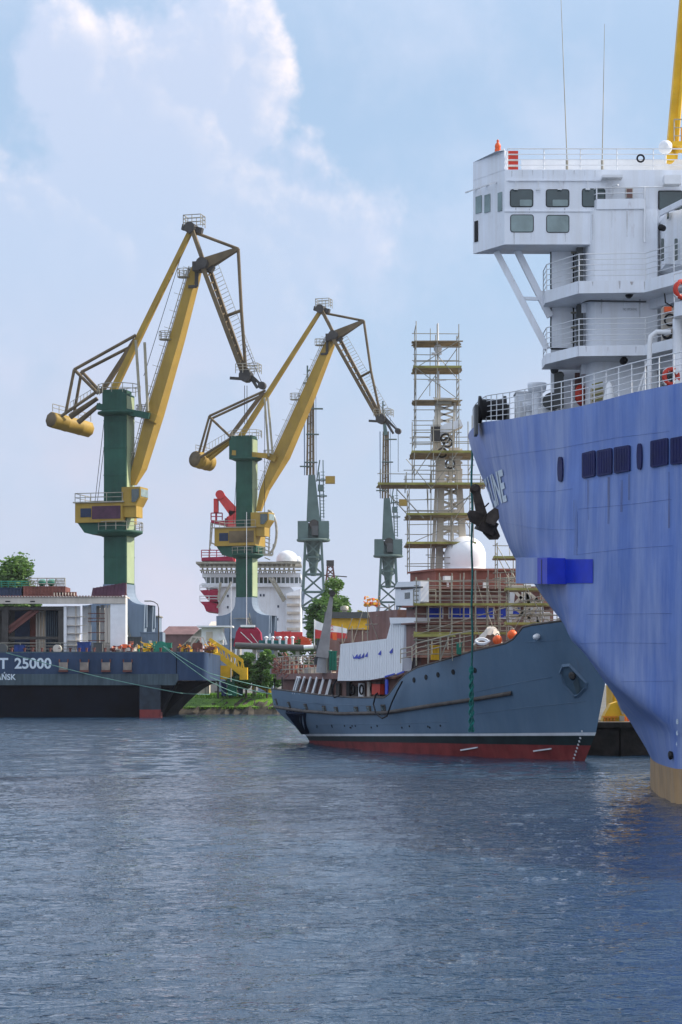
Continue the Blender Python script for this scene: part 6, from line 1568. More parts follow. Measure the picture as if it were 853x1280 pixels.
# ---- scaffolding
def scaffold(label, name, px0, px1, ytop, ybot, Y, dep, levels, rails, nx=2, extra=None, group='steel scaffolds round the brown superstructure', r=.028, toe=None):
    t = thing(name, label, 'scaffold', P((px0+px1)/2, ybot, Y+dep/2), group)
    xs = [PX(lerp(px0, px1, i/nx), Y) for i in range(nx+1)]; rr = random.Random(int(px0))
    for x in xs:
        for y in (Y, Y+dep): m = MB(); m.tube((x, y, PZ(ybot, Y)), (x+rr.uniform(-.02, .02), y, PZ(ytop, Y)-rr.uniform(0, .5)+.2), r, 6); m.build('standard', M['steel'], t)
    m = MB()
    for py in rails:
        z = PZ(py, Y); 
        for y in (Y, Y+dep):
            if rr.random() < .62: i0 = 0 if rr.random() < .7 else 1; i1 = nx if rr.random() < .7 or nx < 2 else nx-1; m.tube((xs[min(i0, i1-1)]-.15, y, z+rr.uniform(-.05, .05)), (xs[i1]+.15, y, z+rr.uniform(-.05, .05)), r*.9, 5)
        for x in (xs[0], xs[-1]):
            if rr.random() < .6: m.tube((x, Y-.1, z+.05), (x, Y+dep+.1, z+.05), r*.9, 5)
    m.build('ledger', M['steel'], t)
    m = MB(); lv = sorted(levels)
    for i, (a, b) in enumerate(zip(lv, lv[1:])):
        k = i % 2; m.tube((xs[0] if k else xs[-1], Y-.05, PZ(a, Y)), (xs[-1] if k else xs[0], Y-.05, PZ(b, Y)), r*.85, 5)
        m.tube((xs[0], Y if k else Y+dep, PZ(a, Y)), (xs[0], Y+dep if k else Y, PZ(b, Y)), r*.85, 5)
    H_ = PZ(ytop, Y)-PZ(ybot, Y); nb = max(2, int(H_*(xs[-1]-xs[0])/6))
    for i in range(nb):
        k = rr.randrange(nx); z0 = PZ(ybot, Y)+rr.random()*max(.1, H_-2.2); fl = rr.random() < .5; yy = Y-.06 if rr.random() < .6 else Y+dep
        m.tube((xs[k+fl], yy, z0), (xs[k+1-fl], yy, z0+rr.uniform(1.5, 2.2)), r*.85, 5)
    for i in range(nb//2):
        x = rr.uniform(xs[0], xs[-1]); z0 = PZ(ybot, Y)+rr.random()*H_*.7; m.tube((x, Y+rr.random()*dep, z0), (x, Y+rr.random()*dep, min(PZ(ytop, Y), z0+rr.uniform(1.5, 4))), r*.8, 5)
    m.build('brace', M['steel'], t)
    for i, py in enumerate(levels):
        z = PZ(py, Y); m = MB(); n = max(3, int(dep/.25))
        for k in range(n): m.box(((xs[0]+xs[-1])/2+rr.uniform(-.1, .1), Y+dep*(k+.5)/n, z+rr.uniform(-.01, .01)), (xs[-1]-xs[0]+.3, dep/n*.92, .05))
        p = m.build('platform', M['plank'], t)
        if toe is None or i in toe:
            m = MB(); m.box(((xs[0]+xs[-1])/2, Y-.05, z+.07), (xs[-1]-xs[0]+.3, .03, .13)); m.box((xs[0]-.12, Y+dep/2, z+.09), (.03, dep, .2)); m.build('toe_board', M['toe_yellow'], p)
    return t
YS = 118.6
scaffold('tall narrow scaffold tower rising round the white mast', 'scaffold_tower', 520, 574, 405, 560, 122, 2.4, [426, 460, 500], [408, 418, 434, 443, 452, 474, 483, 491, 512, 520, 532, 540, 550], 2, toe=[1])
scaffold('wider middle stage of the scaffold tower below the tall stage', 'scaffold_tower', 518, 590, 520, 600, 121.4, 3.4, [566], [538, 545, 552, 557, 575, 582, 588], 3)
scaffold('broad platform stage reaching left towards the far crane', 'scaffold_stage', 476, 604, 585, 612, 121, 2.2, [606], [588, 594, 600], 4)
scaffold('lower scaffold stage left of the white radome', 'scaffold_tower', 512, 592, 606, 714, 121.2, 3.6, [644, 680], [616, 624, 632, 638, 655, 663, 671, 688, 697, 704], 3)
stage = [o for o in bpy.data.objects if o.name.startswith('scaffold_stage')][0]
for a, b in (((480, 611), (514, 648)), ((496, 611), (530, 648)), ((604, 608), (560, 640))): MB().tube(P(*a, 121), P(*b, 121.2), .035, 5).build('raking_brace', M['steel'], stage)
scaffold('scaffold bay in front of the blue covered bridge windows', 'scaffold_bay', 521, 640, 716, 832, 116.6, 1.0, [757, 793], [720, 726, 732, 739, 745, 750, 768, 776, 783, 788, 800, 808, 815], 8)
scaffold('scaffold bay beside the white lattice at the bow bulwark', 'scaffold_bay', 636, 700, 716, 800, 113.2, 1.4, [738, 757, 781], [722, 728, 734, 744, 750, 763, 769, 774], 3)
scaffold('small scaffold right of the radome behind the blue bow', 'scaffold_tower', 622, 645, 673, 735, 117, 1.6, [698], [680, 687, 706, 714, 722], 1)
scaffold('low scaffold with tangled tubes at the corner of the white sheeting', 'scaffold_bay', 521, 566, 792, 826, 113.5, 1.0, [796], [800, 806, 812, 818], 3)
scaffold('scaffold frame round the brown house aft of the white wing', 'scaffold_bay', 460, 500, 755, 802, 126, 1.2, [], [760, 770, 780, 790], 3)
scaffold('scaffold rail frame behind the top of the white sheeting', 'scaffold_bay', 428, 466, 784, 808, 131, 1.2, [], [786, 792, 798], 3)
railing([P(x, y, 111.5) for x, y in ((501, 829), (515, 826), (520, 822), (560, 812), (590, 806))], .75, 3, .025, .8).build('scaffold_rail', M['steel'], None)
o_ = bpy.data.objects['scaffold_rail']; tag(o_, 'thin steel handrail along the foredeck edge before the brown house', 'handrail')
# white mast inside the tower
def mast():
    Ym = 123.0; t = thing('lattice_mast', 'white and cream ship mast enclosed by the scaffold tower', 'mast', P(557, 712, Ym))
    for (a, b, w_) in (((549, 712), (553, 560), .42), ((581, 712), (571, 560), .42), ((541, 712), (546, 600), .2), ((566, 712), (563, 560), .2)):
        m = MB(); m.bar(P(*a, Ym), P(*b, Ym), w_, .6, w_*.8, .5, V((0, 1, 0))); m.build('mast_leg', M['cream'], t)
    m = MB(); 
    for k in range(9):
        y0, y1 = 700-k*16, 690-k*16; m.bar(P(552, y0, Ym-.1), P(578, y1, Ym-.1), .14); m.bar(P(578, y0, Ym-.1), P(552, y1, Ym-.1), .14)
    for y in (590, 640, 660): m.bar(P(550, y, Ym-.1), P(578, y, Ym-.1), .3)
    m.build('cross_brace', M['cream'], t)
    m = MB()
    for sx in (543, 566):
        m.bar(P(sx, 575, Ym), P(sx+3, 500, Ym), .16)
    for k in range(9): m.bar(P(543, 570-k*8, Ym), P(568, 562-k*8, Ym), .1); m.bar(P(568, 570-k*8, Ym), P(543, 562-k*8, Ym), .1)
    m.bar(P(548, 600, Ym), P(549.5, 480, Ym), .35, .35, .12, .12)
    m.build('lattice', M['cream'], t)
    m = MB(); m.tube(P(548, 500, Ym), P(547.5, 404, Ym), .09, 8, .05); m.lathe(P(547.5, 440, Ym), [(.15, 0), (.24, .1), (.24, .3), (.1, .5)], 10); m.bar(P(535, 476, Ym), P(558, 475, Ym), .05); m.box(P(546, 442, Ym), (.6, .1, .12)); m.build('topmast', M['rail_white'], t)
    m = MB(); m.prism([P(538, 543, Ym-.8), P(556, 530, Ym-.8), P(576, 524, Ym-.8), P(579, 532, Ym-.8), P(560, 541, Ym-.8), P(540, 549, Ym-.8)], (0, 1.4, 0)); m.build('radar_platform', M['white'], t)
    m = MB()
    for c_ in ((557, 548), (563, 580), (553, 566), (560, 553)): m.torus(P(c_[0], c_[1], Ym-.9), .26, .06, (.3, 1, 0))
    m.box(P(545, 543, Ym-.9), (.5, .4, .9)); m.build('radar_gear', M['crane_dark'], t)
    m = MB(); m.box(P(556, 502, Ym-.6), (.8, .3, .3)); m.build('lamp_box', M['steel'], t)
mast()
# white diagonal lattice boom rest at the right of the house
def lattice():
    Yl = 115.5; t = thing('boom_rest', 'white cross braced lattice frame standing behind the bow bulwark', 'boom rest', P(662, 782, Yl)); m = MB()
    for (a, b) in (((641, 735), (636, 783)), ((660, 732), (659, 781)), ((674, 750), (674, 780)), ((652, 732), (672, 781)), ((684, 765), (684, 779))): m.bar(P(*a, Yl), P(*b, Yl), .30, .3)
    m.build('post', M['white'], t); m = MB()
    for (a, b) in (((641, 736), (660, 757)), ((660, 737), (641, 758)), ((641, 758), (672, 781)), ((672, 748), (642, 778)), ((660, 740), (674, 752)), ((674, 752), (660, 775)), ((640, 733), (664, 733)), ((638, 770), (690, 768))): m.bar(P(*a, Yl-.1), P(*b, Yl-.1), .16)
    m.build('cross_brace', M['cream'], t)
lattice()
crate(539, 549, 808, 825, 114, 'machine_yellow', 'small yellow machine under the yellow toe boards on the foredeck', 'deck_machine', 'deck gear')
crate(571, 577, 804, 818, 113.5, 'green_gear', 'slim green cabinet on the foredeck near the hanging rope', 'cabinet', 'cabinet')
# ================================================================ BACKGROUND SHORE
def pb(t, name, mm, px0, px1, py0, py1, Y, dep=3, parent=None):
    a, b = P(px0, py1, Y), P(px1, py0, Y); m = MB(); m.box(((a.x+b.x)/2, Y+dep/2, (a.z+b.z)/2), (b.x-a.x, dep, b.z-a.z)); return m.build(name, M[mm], parent or t)
# far offshore vessel with helideck and red crane
def vessel():
    Y = 450.0; t = thing('offshore_vessel', 'white offshore vessel with helideck and red crane far behind the middle crane', 'ship', P(315, 830, Y))
    k = Y/F; q = lambda px, py, dy=0: P(px, py, Y+dy)
    def face(poly, dep, name, mm, dy=0, parent=t): m = MB(); m.prism([q(a, b, dy) for a, b in poly], (0, dep, 0)); return m.build(name, M[mm], parent)
    sup = face([(273, 840), (273, 760), (262, 742), (255, 731), (345, 731), (360, 731), (372, 742), (376, 760), (376, 840)], 18, 'superstructure', 'ship_white')
    face([(252, 729), (376, 729), (376, 733.5), (252, 733.5)], 1.5, 'bridge_sill', 'ship_white', -1.2)
    face([(255, 721), (376, 721), (376, 730), (258, 730)], 14, 'bridge_band', 'dark_glass', -.2)
    face([(253, 716), (376, 716), (376, 721.5), (253, 721.5)], 15, 'bridge_roof', 'ship_white', -.8)
    m = MB()
    for i in range(22): m.box(q(258+i*5.5, 725.5, -.5), (.22, .3, 8*k))
    m.build('bridge_mullion', M['ship_white'], sup)
    for (x, y) in ((285, 745), (330, 744), (285, 759), (348, 758), (347, 774), (326, 744)): face([(x-1, y-1.5), (x+1, y-1.5), (x+1, y+1.5), (x-1, y+1.5)], .2, 'window', 'dark_blue_box', -.15)
    # stair tower right
    face([(358, 742), (376, 736), (376, 810), (358, 810)], 6, 'stair_tower', 'ship_white', -3)
    m = MB()
    for i in range(6): m.box(q(367, 746+i*10, -3.6), (16*k, 1.2, .5)); 
    m.build('landing', M['cream_steel'], sup)
    # helideck + truss
    face([(245, 702), (376, 702), (376, 704.5), (245, 704.5)], 16, 'helideck', 'steel', -4)
    m = MB()
    for i in range(20): m.bar(q(252+i*6, 704, -3), q(255+i*6, 716, -1), .25); m.bar(q(255+i*6, 704, -3), q(252+i*6, 716, -1), .25)
    for a, b in (((290, 727), (272, 760)), ((276, 728), (273, 750)), ((341, 722), (357, 750)), ((337, 722), (355, 752)), ((316, 716), (324, 706))): m.bar(q(*a, -3), q(*b, -3), .5)
    for y in (709, 713): m.bar(q(250, y, -3.2), q(376, y, -3.2), .3)
    m.build('helideck_truss', M['steel'], t)
    face([(250, 738), (273, 736), (273, 755), (262, 752), (255, 744)], 10, 'red_wing', 'crimson', -1); face([(250, 752), (273, 752), (273, 766), (258, 764), (255, 757)], 10, 'red_wing', 'crimson', -1)
    railing([q(250, 738, -1.2), q(273, 738, -1.2)], 1.2, 2, .08, 2).build('railing', M['rail_white'], t); railing([q(250, 752, -1.2), q(273, 752, -1.2)], 1.2, 2, .08, 2).build('railing', M['rail_white'], t)
    face([(252, 697), (290, 695), (292, 701), (252, 701)], 6, 'red_platform', 'crimson', -2)
    railing([q(252, 697, -2), q(290, 697, -2)], 1.6, 3, .08, 1.5).build('railing', M['crimson'], t)
    m = MB(); m.lathe(q(359, 702, 4), [(13.5*k, 0)]+[(13.5*k*cos(a), 3*k+11*k*sin(a)) for a in [pi/2*i/7 for i in range(7)]]+[(.01, 14*k)], 20); m.lathe(q(372, 702, 4), [(5*k, 0), (5*k, 2*k), (3*k, 6*k), (.01, 7*k)], 14); m.build('radome', M['white'], t)
    face([(352, 790), (378, 790), (378, 806), (352, 806)], 4, 'red_sign', 'banner_red', -24)
    # red crane
    cr_ = face([(286, 704), (294, 704), (294, 665), (286, 665)], 3, 'crane_pedestal', 'banner_red', 0)
    m = MB(); m.bar(q(274, 618), q(294, 642), 9*k, 4, 13*k, 4, V((0, 1, 0))); m.bar(q(294, 640), q(289, 668), 14*k, 4, 8*k, 4, V((0, 1, 0))); m.bar(q(294, 642), q(300, 655), 12*k, 4); m.lathe(q(275, 618, -2.5), [(5.5*k, 0), (5.5*k, 4)], 16, (0, 1, 0)); m.build('crane_jib', M['banner_red'], t)
    m = MB(); m.bar(q(270.5, 624), q(270.5, 641), 5.5*k, 3); m.bar(q(270.5, 641), q(270.5, 652), 2*k, 2); m.build('crane_cylinder', M['banner_red'], t)
    face([(264, 650), (296, 652), (296, 656), (285, 657), (264, 653)], 3, 'crane_walkway', 'crimson', -1); railing([q(264, 650, -1), q(278, 650, -1)], 1.5, 2, .1, 1.5).build('railing', M['crimson'], t)
    face([(281, 648), (296, 645), (296, 664), (283, 662)], 3, 'crane_machinery', 'crimson', -.5)
    m = MB()
    for i in range(9): m.bar(q(263.5-i*.25, 653+i*5, 0), q(265-i*.25, 657+i*5, 0), .18)
    m.bar(q(264, 653), q(261.5, 698), .25); m.bar(q(266, 653), q(264, 680), .25); m.bar(q(263, 678), q(290, 690), .3); m.build('crane_ladder', M['steel'], t)
    # round lattice ring right of middle tower
    m = MB(); pts = [q(335+13*cos(a)*.0+ (11*sin(a)), 665-27*cos(a), 0) for a in [pi*i/14 for i in range(15)]]; m.path(pts, .3, 6)
    for i in range(12): m.bar(q(331, 642+i*5), q(338, 645+i*5), .22)
    m.bar(q(331, 640), q(331, 695), .35); m.bar(q(338, 640), q(336, 695), .3); m.bar(q(318, 692), q(341, 694), .5); m.bar(q(341, 694), q(342, 680), .3); m.build('aerial_mast', M['steel'], t)
vessel()
# red lattice tower far behind
def tower2():
    Y = 600.; t = thing('lattice_tower', 'small dark red lattice tower behind the tree tops', 'tower', P(413, 745, Y)); m = MB()
    for x0, x1 in ((406, 410), (421, 416)): m.bar(P(x0, 745, Y), P(x1, 706, Y), .5)
    for i in range(5): m.bar(P(407+i, 742-i*8, Y), P(419.5-i, 736-i*8, Y), .35); m.bar(P(419.5-i, 742-i*8, Y), P(407+i, 736-i*8, Y), .35)
    m.build('lattice', M['rust_steel'], t); m = MB(); m.box(P(413, 704, Y), (2.2, 2, 1.6)); m.bar(P(405, 719, Y), P(434, 721, Y), .3); m.build('head', M['crane_dark'], t)
tower2()
def house(px0, px1, py_ridge, py_eave, py_base, Y, wall, roof, label, name='building', hip=0, dep=8, base=None):
    zb = QZ if base is None else base; a, b = PX(px0, Y), PX(px1, Y); t = thing(name, label, 'building', ((a+b)/2, Y, zb))
    ze, zr = PZ(py_eave, Y), PZ(py_ridge, Y); m = MB(); m.box(((a+b)/2, Y+dep/2, (ze+zb)/2), (b-a, dep, ze-zb)); w_ = m.build('wall', M[wall], t)
    m = MB(); h = (b-a)*hip; m.add([V((a-.3, Y-.4, ze)), V((b+.3, Y-.4, ze)), V((b+.3, Y+dep+.4, ze)), V((a-.3, Y+dep+.4, ze)), V((a+h, Y+dep/2, zr)), V((b-h, Y+dep/2, zr))], [(0, 1, 5, 4), (2, 3, 4, 5), (1, 2, 5), (3, 0, 4), (3, 2, 1, 0)]); m.build('roof', M[roof], t)
    n = max(2, int((b-a)/3)); 
    for i in range(n):
        x = lerp(a, b, (i+.5)/n); m = MB(); m.box((x, Y-.03, lerp(zb, ze, .6)), (1, .12, 1.2)); m.build('window', M['dark_glass'], w_)
    return t
house(203, 250, 782, 793, 830, 420, 'brick', 'brick', 'brown roofed brick house far behind the barge stern', hip=.12, dep=10)
house(262, 300, 776, 784, 830, 410, 'concrete', 'cream_steel', 'pale flat building behind the white cabin', hip=.02, dep=8)
# many-storey slate shed behind the crane portal, low grey container blocks
container(176, 203, 790, 815, 285, 'far_grey', 'plain grey container at the foot of the left crane', rib='far_grey', dep=5)
container(150, 176, 796, 815, 283, 'pipe_grey', 'dark grey container behind the white block panel', dep=4)
def green_roof():
    Y = 300.; t = thing('conveyor_gallery', 'striped green grey sloping conveyor gallery between brick house and white cabin', 'conveyor', P(235, 812, Y)); m = MB()
    m.prism([P(222, 812, Y), P(250, 786, Y), P(257, 786, Y), P(236, 812, Y)], (0, 4, 0)); g_ = m.build('gallery', M['teal'], t); m = MB()
    for i in range(8): m.bar(P(224+i*2, 811, Y-.1), P(250+i*1, 787, Y-.1), .14)
    m.build('rib', M['steel'], t)
green_roof()
def cabin():
    Y = 290.; t = thing('site_cabin', 'white cabin with flat overhanging roof behind the yellow gantry', 'cabin', P(270, 822, Y))
    m = MB(); m.prism([P(252, 784.5, Y), P(279, 784.5, Y), P(279, 806, Y), P(252, 806, Y)], (0, 3, 0)); m.build('wall', M['white'], t)
    m = MB(); m.box(P(270, 783.5, Y+1), (PX(292, Y)-PX(248, Y), 4.5, .22)); m.build('roof', M['white'], t)
    m = MB(); m.bar(P(278, 790, Y-.3), P(283, 806, Y-.3), .3); m.bar(P(274, 800, Y-.3), P(280, 798, Y-.3), .5, .3); m.build('support', M['white'], t)
    m = MB(); m.box(P(262, 795, Y-.05), (.9, .1, 1.2)); m.build('window', M['cream_steel'], t)
cabin()
def tent(px0, px1, py0, py1, Y, label):
    t = thing('tarpaulin_shelter', label, 'shelter', P((px0+px1)/2, py1, Y)); m = MB(); w_ = px1-px0
    m.prism([P(px0, py1, Y), P(px0+w_*.10, py0+w_*.16, Y), P(px0+w_*.2, py0, Y), P(px1-w_*.2, py0, Y), P(px1-w_*.07, py0+w_*.16, Y), P(px1, py1, Y)], (0, 5, 0)); m.build('cover', M['crimson'], t)
    m = MB(); m.box(P(px0+w_*.5, py0-.5, Y+.5), (w_*.5*Y/F, 1, .5)); m.bar(P(px0+w_*.25, py0+6, Y-.1), P(px0+w_*.75, py1-1, Y-.1), .1); m.bar(P(px0+w_*.6, py0+8, Y-.1), P(px1-3, py1-1, Y-.1), .08); m.build('top_box', M['white'], t)
tent(292, 328, 784, 808, 292, 'crimson tarpaulin shelter with a white box on top under the middle crane')
# banners with white lettering
def banner():
    Y = 330.; t = thing('banner', 'red banner with faint white letters right of the crimson shelter', 'banner', P(358, 806, Y)); m = MB()
    m.prism([P(343.5, 790, Y), P(364, 789, Y), P(363, 802, Y), P(343.5, 803, Y)], (0, .1, 0)); m.build('cloth', M['banner_red'], t)
    text_on_plane('MAX', P(345, 799, Y-.03), (1, 0, 0), (0, 0, 1), 4*Y/F, 8*Y/F).build('lettering', M['letter'], t)
    m = MB(); 
    for x in (344, 354, 363): m.tube(P(x, 789, Y+.2), P(x, 812, Y+.2), .12, 6)
    m.build('post', M['banner_red'], t)
banner()
def red_stack():
    Y = 330.; t = thing('red_frame', 'bright red steel frame left of the flag among the trees', 'frame', P(383, 806, Y)); m = MB(); rr = random.Random(2)
    m.prism([P(375, 808, Y), P(378, 795, Y), P(384, 797, Y), P(391, 807, Y)], (0, .6, 0)); m.build('plate', M['banner_red'], t); m = MB()
    for i in range(8): m.bar(P(376, 796+i*1.5, Y-.3), P(390, 799+i*1.2, Y-.3), .1)
    m.build('bar', M['orange'], t)
red_stack()
# long grey pipeline along the shore with teal plinths
def pipe():
    Y = 283.; t = thing('pipeline', 'long horizontal grey pipeline in front of the crane portal', 'pipeline', P(340, 812, Y)); m = MB(); m.tube(P(294, 807, Y), P(404, 811, Y), .46, 14); m.build('pipe', M['pipe_grey'], t)
    for x in (290, 318, 345, 372): m = MB(); m.box((PX(x, Y), Y+.3, (PZ(812, Y)+QZ)/2), (.5, .5, PZ(812, Y)-QZ)); m.build('support', M['concrete'], t)
    m = MB(); m.box(P(340, 803.5, Y+1.0), (PX(364, Y)-PX(331, Y), .8, .7)); m.build('teal_beam', M['teal'], t)
    for x in (333, 341, 350, 358, 366): m = MB(); m.tube(P(x, 806, Y+.3), P(x, 798, Y+.3), .16, 8); m.lathe(P(x, 798, Y+.3), [(.25, 0), (.3, .15), (.1, .3)], 8); m.build('vent_cap', M['white'], t)
    m = MB(); m.tube(P(380, 809.5, Y-.8), P(392, 808.5, Y-.8), .3, 12); m.build('end_pipe', M['white'], t)
pipe()
# yellow sheds
def shed():
    Y = 305.; t = thing('yellow_shed', 'yellow shed with dark flat roof behind the flag', 'shed', P(435, 800, Y))
    a, b = P(410, 787, Y), P(464, 772, Y); m = MB(); m.box(((a.x+b.x)/2, Y+3, (a.z+b.z)/2), (b.x-a.x, 6, b.z-a.z)); m.build('wall', M['machine_yellow'], t); m = MB(); m.box(((a.x+b.x)/2, Y+3.2, (a.z+QZ)/2), (b.x-a.x-.4, 5.6, a.z-QZ)); m.build('base_wall', M['primer'], t); m = MB(); m.box(((a.x+b.x)/2, Y+3, b.z+.35), (b.x-a.x+1, 7.5, .9)); m.build('roof', M['pipe_grey'], t)
    m = MB(); c = P(431, 769, Y+1); m.tube(c, c+V((0, 0, .7)), .35, 12); m.lathe(c+V((0, 0, .7)), [(.6, 0), (.6, .55), (.2, .7)], 14); m.build('roof_vent', M['steel'], t)
    m = MB()
    for i in range(5): m.box(P(414+i*11, 779, Y-.05), (.15, .1, 1.3))
    m.build('cladding_rib', M['machine_yellow'], t)
shed()
# orange crane things above shed
heap(455, 475, 745, 758, 395, ['machine_orange', 'orange', 'machine_yellow'], 'orange and yellow machinery poking over the yellowish trees', 'far_machinery', 'machinery', 21, 30)
# flag
def flag():
    Y = 285.; t = thing('flag', 'waving white over red flag with small red lettering', 'flag', P(393.5, 815, Y)); m = MB(); m.tube(P(393.3, 818, Y), P(393.3, 774, Y), .07, 6); m.build('pole', M['rail_white'], t)
    def pt(u, v): 
        x = 394+u*40; top = 775+u*12+sin(u*5)*1.2; bot = 799-u*1+sin(u*6+.5)*1.0; bot = lerp(798, 798, u); py = lerp(top, bot, v); return P(x, py, Y)+V((0, sin(u*9+v)*.25, 0))
    for nm, v0, v1, mm in (('white_field', 0, .5, 'white'), ('red_field', .5, 1, 'banner_red')):
        m = MB(); vs = []
        for i in range(17):
            for j in range(5): vs.append(pt(i/16, lerp(v0, v1, j/4)))
        fs = [(i*5+j, (i+1)*5+j, (i+1)*5+j+1, i*5+j+1) for i in range(16) for j in range(4)]; m.add(vs, fs, True); m.add([v+V((0, .02, 0)) for v in vs], [tuple(reversed(f)) for f in fs], True); m.build(nm, M[mm], t)
    text_on_plane('POL', P(409, 783, Y-.4), (1, 0, -.12), (0, 0, 1), 3*Y/F, 8*Y/F).build('lettering', M['banner_red'], t); text_on_plane('SKA', P(409, 787.5, Y-.4), (1, 0, -.12), (0, 0, 1), 3*Y/F, 8*Y/F).build('lettering', M['banner_red'], t)
    m = MB(); m.prism([P(415.5, 791, Y-.4), P(421, 791, Y-.4), P(421.5, 800, Y-.4), P(416, 800, Y-.4)], (0, .03, 0)); m.build('patch', M['orange'], t)
flag()
# inclined yellow gantry + yellow block
def gantry():
    Y = 274.; t = thing('inclined_gantry', 'yellow inclined lattice gantry sloping down to the bushes', 'gantry', P(290, 855, Y)); a0, b0 = (262, 799), (303, 826); a1, b1 = (268, 815), (307, 845)
    for dy in (0, 1.6):
        m = MB(); m.bar(P(*a0, Y+dy), P(*b0, Y+dy), .32, .45); m.build('upper_chord', M['machine_yellow'], t); m = MB(); m.bar(P(*a1, Y+dy), P(*b1, Y+dy), .55, .7); m.build('lower_chord', M['machine_yellow'], t)
    m = MB(); n = 6
    for i in range(n+1):
        u = P(*a0, Y).lerp(P(*b0, Y), i/n); l = P(*a1, Y).lerp(P(*b1, Y), i/n); m.bar(u, l, .18); m.bar(u, u+V((0, 1.6, 0)), .15)
        if i < n: m.bar(l, P(*a0, Y).lerp(P(*b0, Y), (i+1)/n), .16)
    m.build('lacing', M['machine_yellow'], t)
    m = MB(); m.box(P(305, 842, Y+.8), (1.0, 2, 1.6)); m.build('end_frame', M['machine_yellow'], t)
gantry()
def yellow_plate():
    Y = 279.; t = thing('yellow_hopper', 'yellow steel hopper under the inclined gantry', 'hopper', P(283, 850, Y)); m = MB(); m.prism([P(274, 832, Y), P(290, 832, Y), P(290, 845, Y), P(284, 849, Y), P(270, 849, Y)], (0, 3, 0)); m.build('body', M['machine_yellow'], t)
    for x in (272, 287): MB().box(((PX(x, Y)), Y+1.5, (PZ(849, Y)+2)/2), (.25, .25, PZ(849, Y)-2)).build('leg', M['crane_dark'], t)
yellow_plate()
def hut():
    Y = 284.; t = thing('shore_hut', 'weathered white hut half hidden under the barge stern', 'hut', P(245, 872, Y)); m = MB(); a, b = P(228, 871, Y), P(261, 846, Y); a.z = 2.2; m.box(((a.x+b.x)/2, Y+2, (a.z+b.z)/2), (b.x-a.x, 4, b.z-a.z)); w_ = m.build('wall', M['cream_steel'], t)
    m = MB(); m.box(((a.x+b.x)/2, Y+2, b.z+.1), (b.x-a.x+.6, 4.6, .2)); m.build('roof', M['pipe_grey'], t)
    m = MB(); m.box(P(249, 854, Y-.02), (.9, .1, .8)); m.build('window', M['dark_glass'], w_); m = MB()
    for x in (231, 238, 257, 261): m.box((PX(x, Y), Y-.08, (a.z+b.z)/2), (.2, .12, b.z-a.z))
    m.build('post', M['concrete'], w_)
hut()
def bin_(px0, px1, py0, py1, Y, mm, label):
    a, b = P(px0, py1, Y), P(px1, py0, Y); a.z = 2.3; t = thing('waste_bin', label, 'bin', ((a.x+b.x)/2, Y, a.z)); w_ = b.x-a.x; m = MB()
    m.prism([V((a.x+w_*.08, Y, a.z+.12)), V((b.x-w_*.08, Y, a.z+.12)), V((b.x, Y, b.z-.1)), V((a.x, Y, b.z-.1))], (0, 1.1, 0)); m.build('body', M[mm], t)
    m = MB(); m.box(((a.x+b.x)/2, Y+.55, b.z), (w_+.1, 1.25, .14)); m.build('lid', M[mm], t)
    m = MB()
    for x in (a.x+.2, b.x-.2): m.tube((x-.05, Y+.2, a.z+.08), (x+.05, Y+.2, a.z+.08), .1, 8)
    m.build('wheel', M['black'], t)
bin_(276.5, 283.5, 852, 867, 281, 'blue_crate', 'small blue bin left of the green bin on the grass'); bin_(284, 296.5, 848, 869, 280, 'green_gear', 'big green bin on the grass under the yellow gantry'); bin_(297.5, 304, 852, 868, 281, 'barge_blue', 'dark blue bin right of the green bin on the grass')
m = MB(); m.bar(P(318, 853, 282), P(338, 863, 280), .7, .6); m.bar(P(318, 852, 282), P(316, 862, 282), .3); tag(m.build('digger_arm', M['machine_yellow']), 'yellow steel arm lying in the bushes near the stern', 'arm')
# poles
def pole(px, py0, py1, Y, label, lamp=0, mm='concrete', r=.12):
    b = P(px, py1, Y); t = thing('lamp_post' if lamp else 'signal_pole', label, 'lamp post' if lamp else 'pole', b); m = MB(); top = P(px, py0, Y); m.tube(b, top, r, 8, r*.6)
    if lamp: m.path([top, top+V((-.15, 0, .5)), top+V((-.6, 0, .8)), top+V((-1.0, 0, .9))], r*.6, 6)
    m.build('shaft', M[mm], t)
    if lamp: m = MB(); m.box(top+V((-1.4, 0, .9)), (.9, .3, .16)); m.build('lamp_head', M['steel'], t)
pole(198.5, 760, 815, 272, 'dark lamp post behind the barge stern winch', 1, 'crane_dark', .11)
pole(289, 728, 852, 276, 'thin white pole crossing the inclined yellow gantry', 0, 'rail_white', .06)
pole(308.5, 640, 806, 296, 'thin white cable pole before the middle crane tower', 0, 'rail_white', .05)
# blue silo blocks between crane portal and lamp post
pb_t = thing('equipment_block', 'blue grey equipment block right of the left crane leg', 'equipment', P(193, 815, 330)); pb(pb_t, 'casing', 'far_grey', 189, 199, 771, 812, 330, 5); pb(pb_t, 'cap', 'steel', 188, 200, 769.5, 771, 329.5, 6)
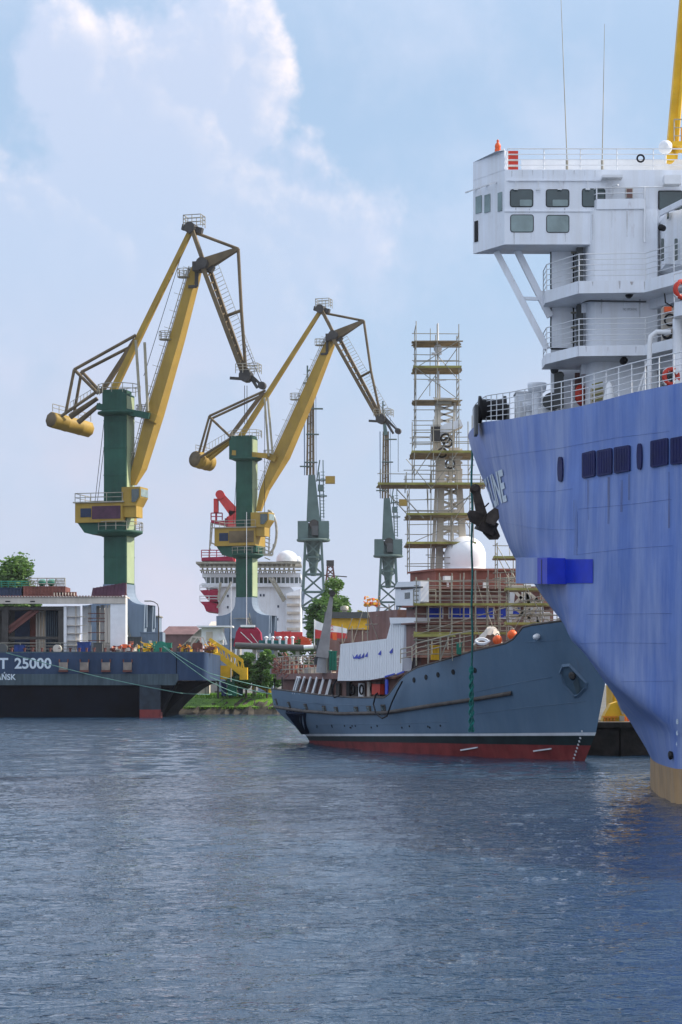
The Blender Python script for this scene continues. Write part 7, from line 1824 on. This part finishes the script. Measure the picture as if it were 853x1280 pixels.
# yellow material on the quay beyond the blue bow
def yellow_quay():
    t = thing('yellow_machine', 'bright yellow quay machine with orange legs beyond the slate bow', 'machine', P(765, 908, 122)); Y = 122.
    m = MB(); m.prism([P(753, 905, Y), P(755, 896, Y), P(758, 890, Y), P(764, 880, Y), P(772, 877, Y), P(778, 889, Y), P(783, 907, Y)], (0, 1.2, 0)); m.build('body', M['machine_yellow'], t)
    m = MB()
    for x in (756, 760, 764, 768): m.box(P(x, 901, Y-.1), (.09, .1, .55))
    m.box(P(763, 896, Y-.12), (.9, .12, .08)); m.build('rib', M['machine_orange'], t)
    for x in (781, 785, 789): m = MB(); m.bar(P(x, 912, Y+.3), P(x, 896, Y+.3), .13); m.build('leg', M['orange'], t)
    m = MB(); m.box(P(777.5, 898, Y-.2), (.3, .2, .3)); m.bar(P(773, 878, Y-.1), P(779, 893, Y-.1), .1); m.build('control_box', M['steel'], t)
yellow_quay()
m = MB(); a_, b_ = P(766, 903, 125), P(845, 826, 125); m.box(((a_.x+b_.x)/2, 126.5, (a_.z+b_.z)/2), (b_.x-a_.x, 3, b_.z-a_.z))
yb_ = thing('yellow_reflection_block', 'added yellow block hidden behind the blue bow for its water reflection', 'container', P(800, 903, 125)); m.build('body', M['machine_yellow'], yb_)  # unseen block, added so the water reflects its yellow
m = MB()
for k in range(12): m.box((lerp(a_.x, b_.x, (k+.5)/12), 124.95, (a_.z+b_.z)/2), (.12, .1, (b_.z-a_.z)*.9))
m.build('corrugation', M['machine_yellow'], yb_)
crate(780, 800, 893, 908, 124.5, 'machine_yellow', 'yellow crate behind the orange legs on the quay', 'crate', 'crate')
def tarp():
    m = MB(); Y = 119.; rr = random.Random(9); vs = []
    for i in range(14):
        for j in range(5): vs.append(P(744+i*5, 908-3.5*sin(pi*i/13)*sin(pi*j/4)-rr.random()*1.2, Y+j*.8))
    m.add(vs, [(i*5+j, (i+1)*5+j, (i+1)*5+j+1, i*5+j+1) for i in range(13) for j in range(4)]); tag(m.build('black_tarpaulin', M['black']), 'crumpled black tarpaulin on the dark quay edge', 'tarpaulin')
tarp()

# ================================================================ AIR
hzm = bpy.data.materials.new('thin_air_haze'); hzm.use_nodes = True; _ht = hzm.node_tree
for _n in list(_ht.nodes):
    if _n.type == 'BSDF_PRINCIPLED': _ht.nodes.remove(_n)
_pv = _ht.nodes.new('ShaderNodeVolumePrincipled'); _pv.inputs['Color'].default_value = (.86, .90, 1.0, 1); _pv.inputs['Density'].default_value = .00006
_ht.links.new(_pv.outputs[0], _ht.nodes['Material Output'].inputs['Volume'])
m = MB(); m.box((0, 2970, 58), (6100, 6100, 126)); tag(m.build('haze', hzm), 'thin pale haze over the harbour', None, kind='stuff')
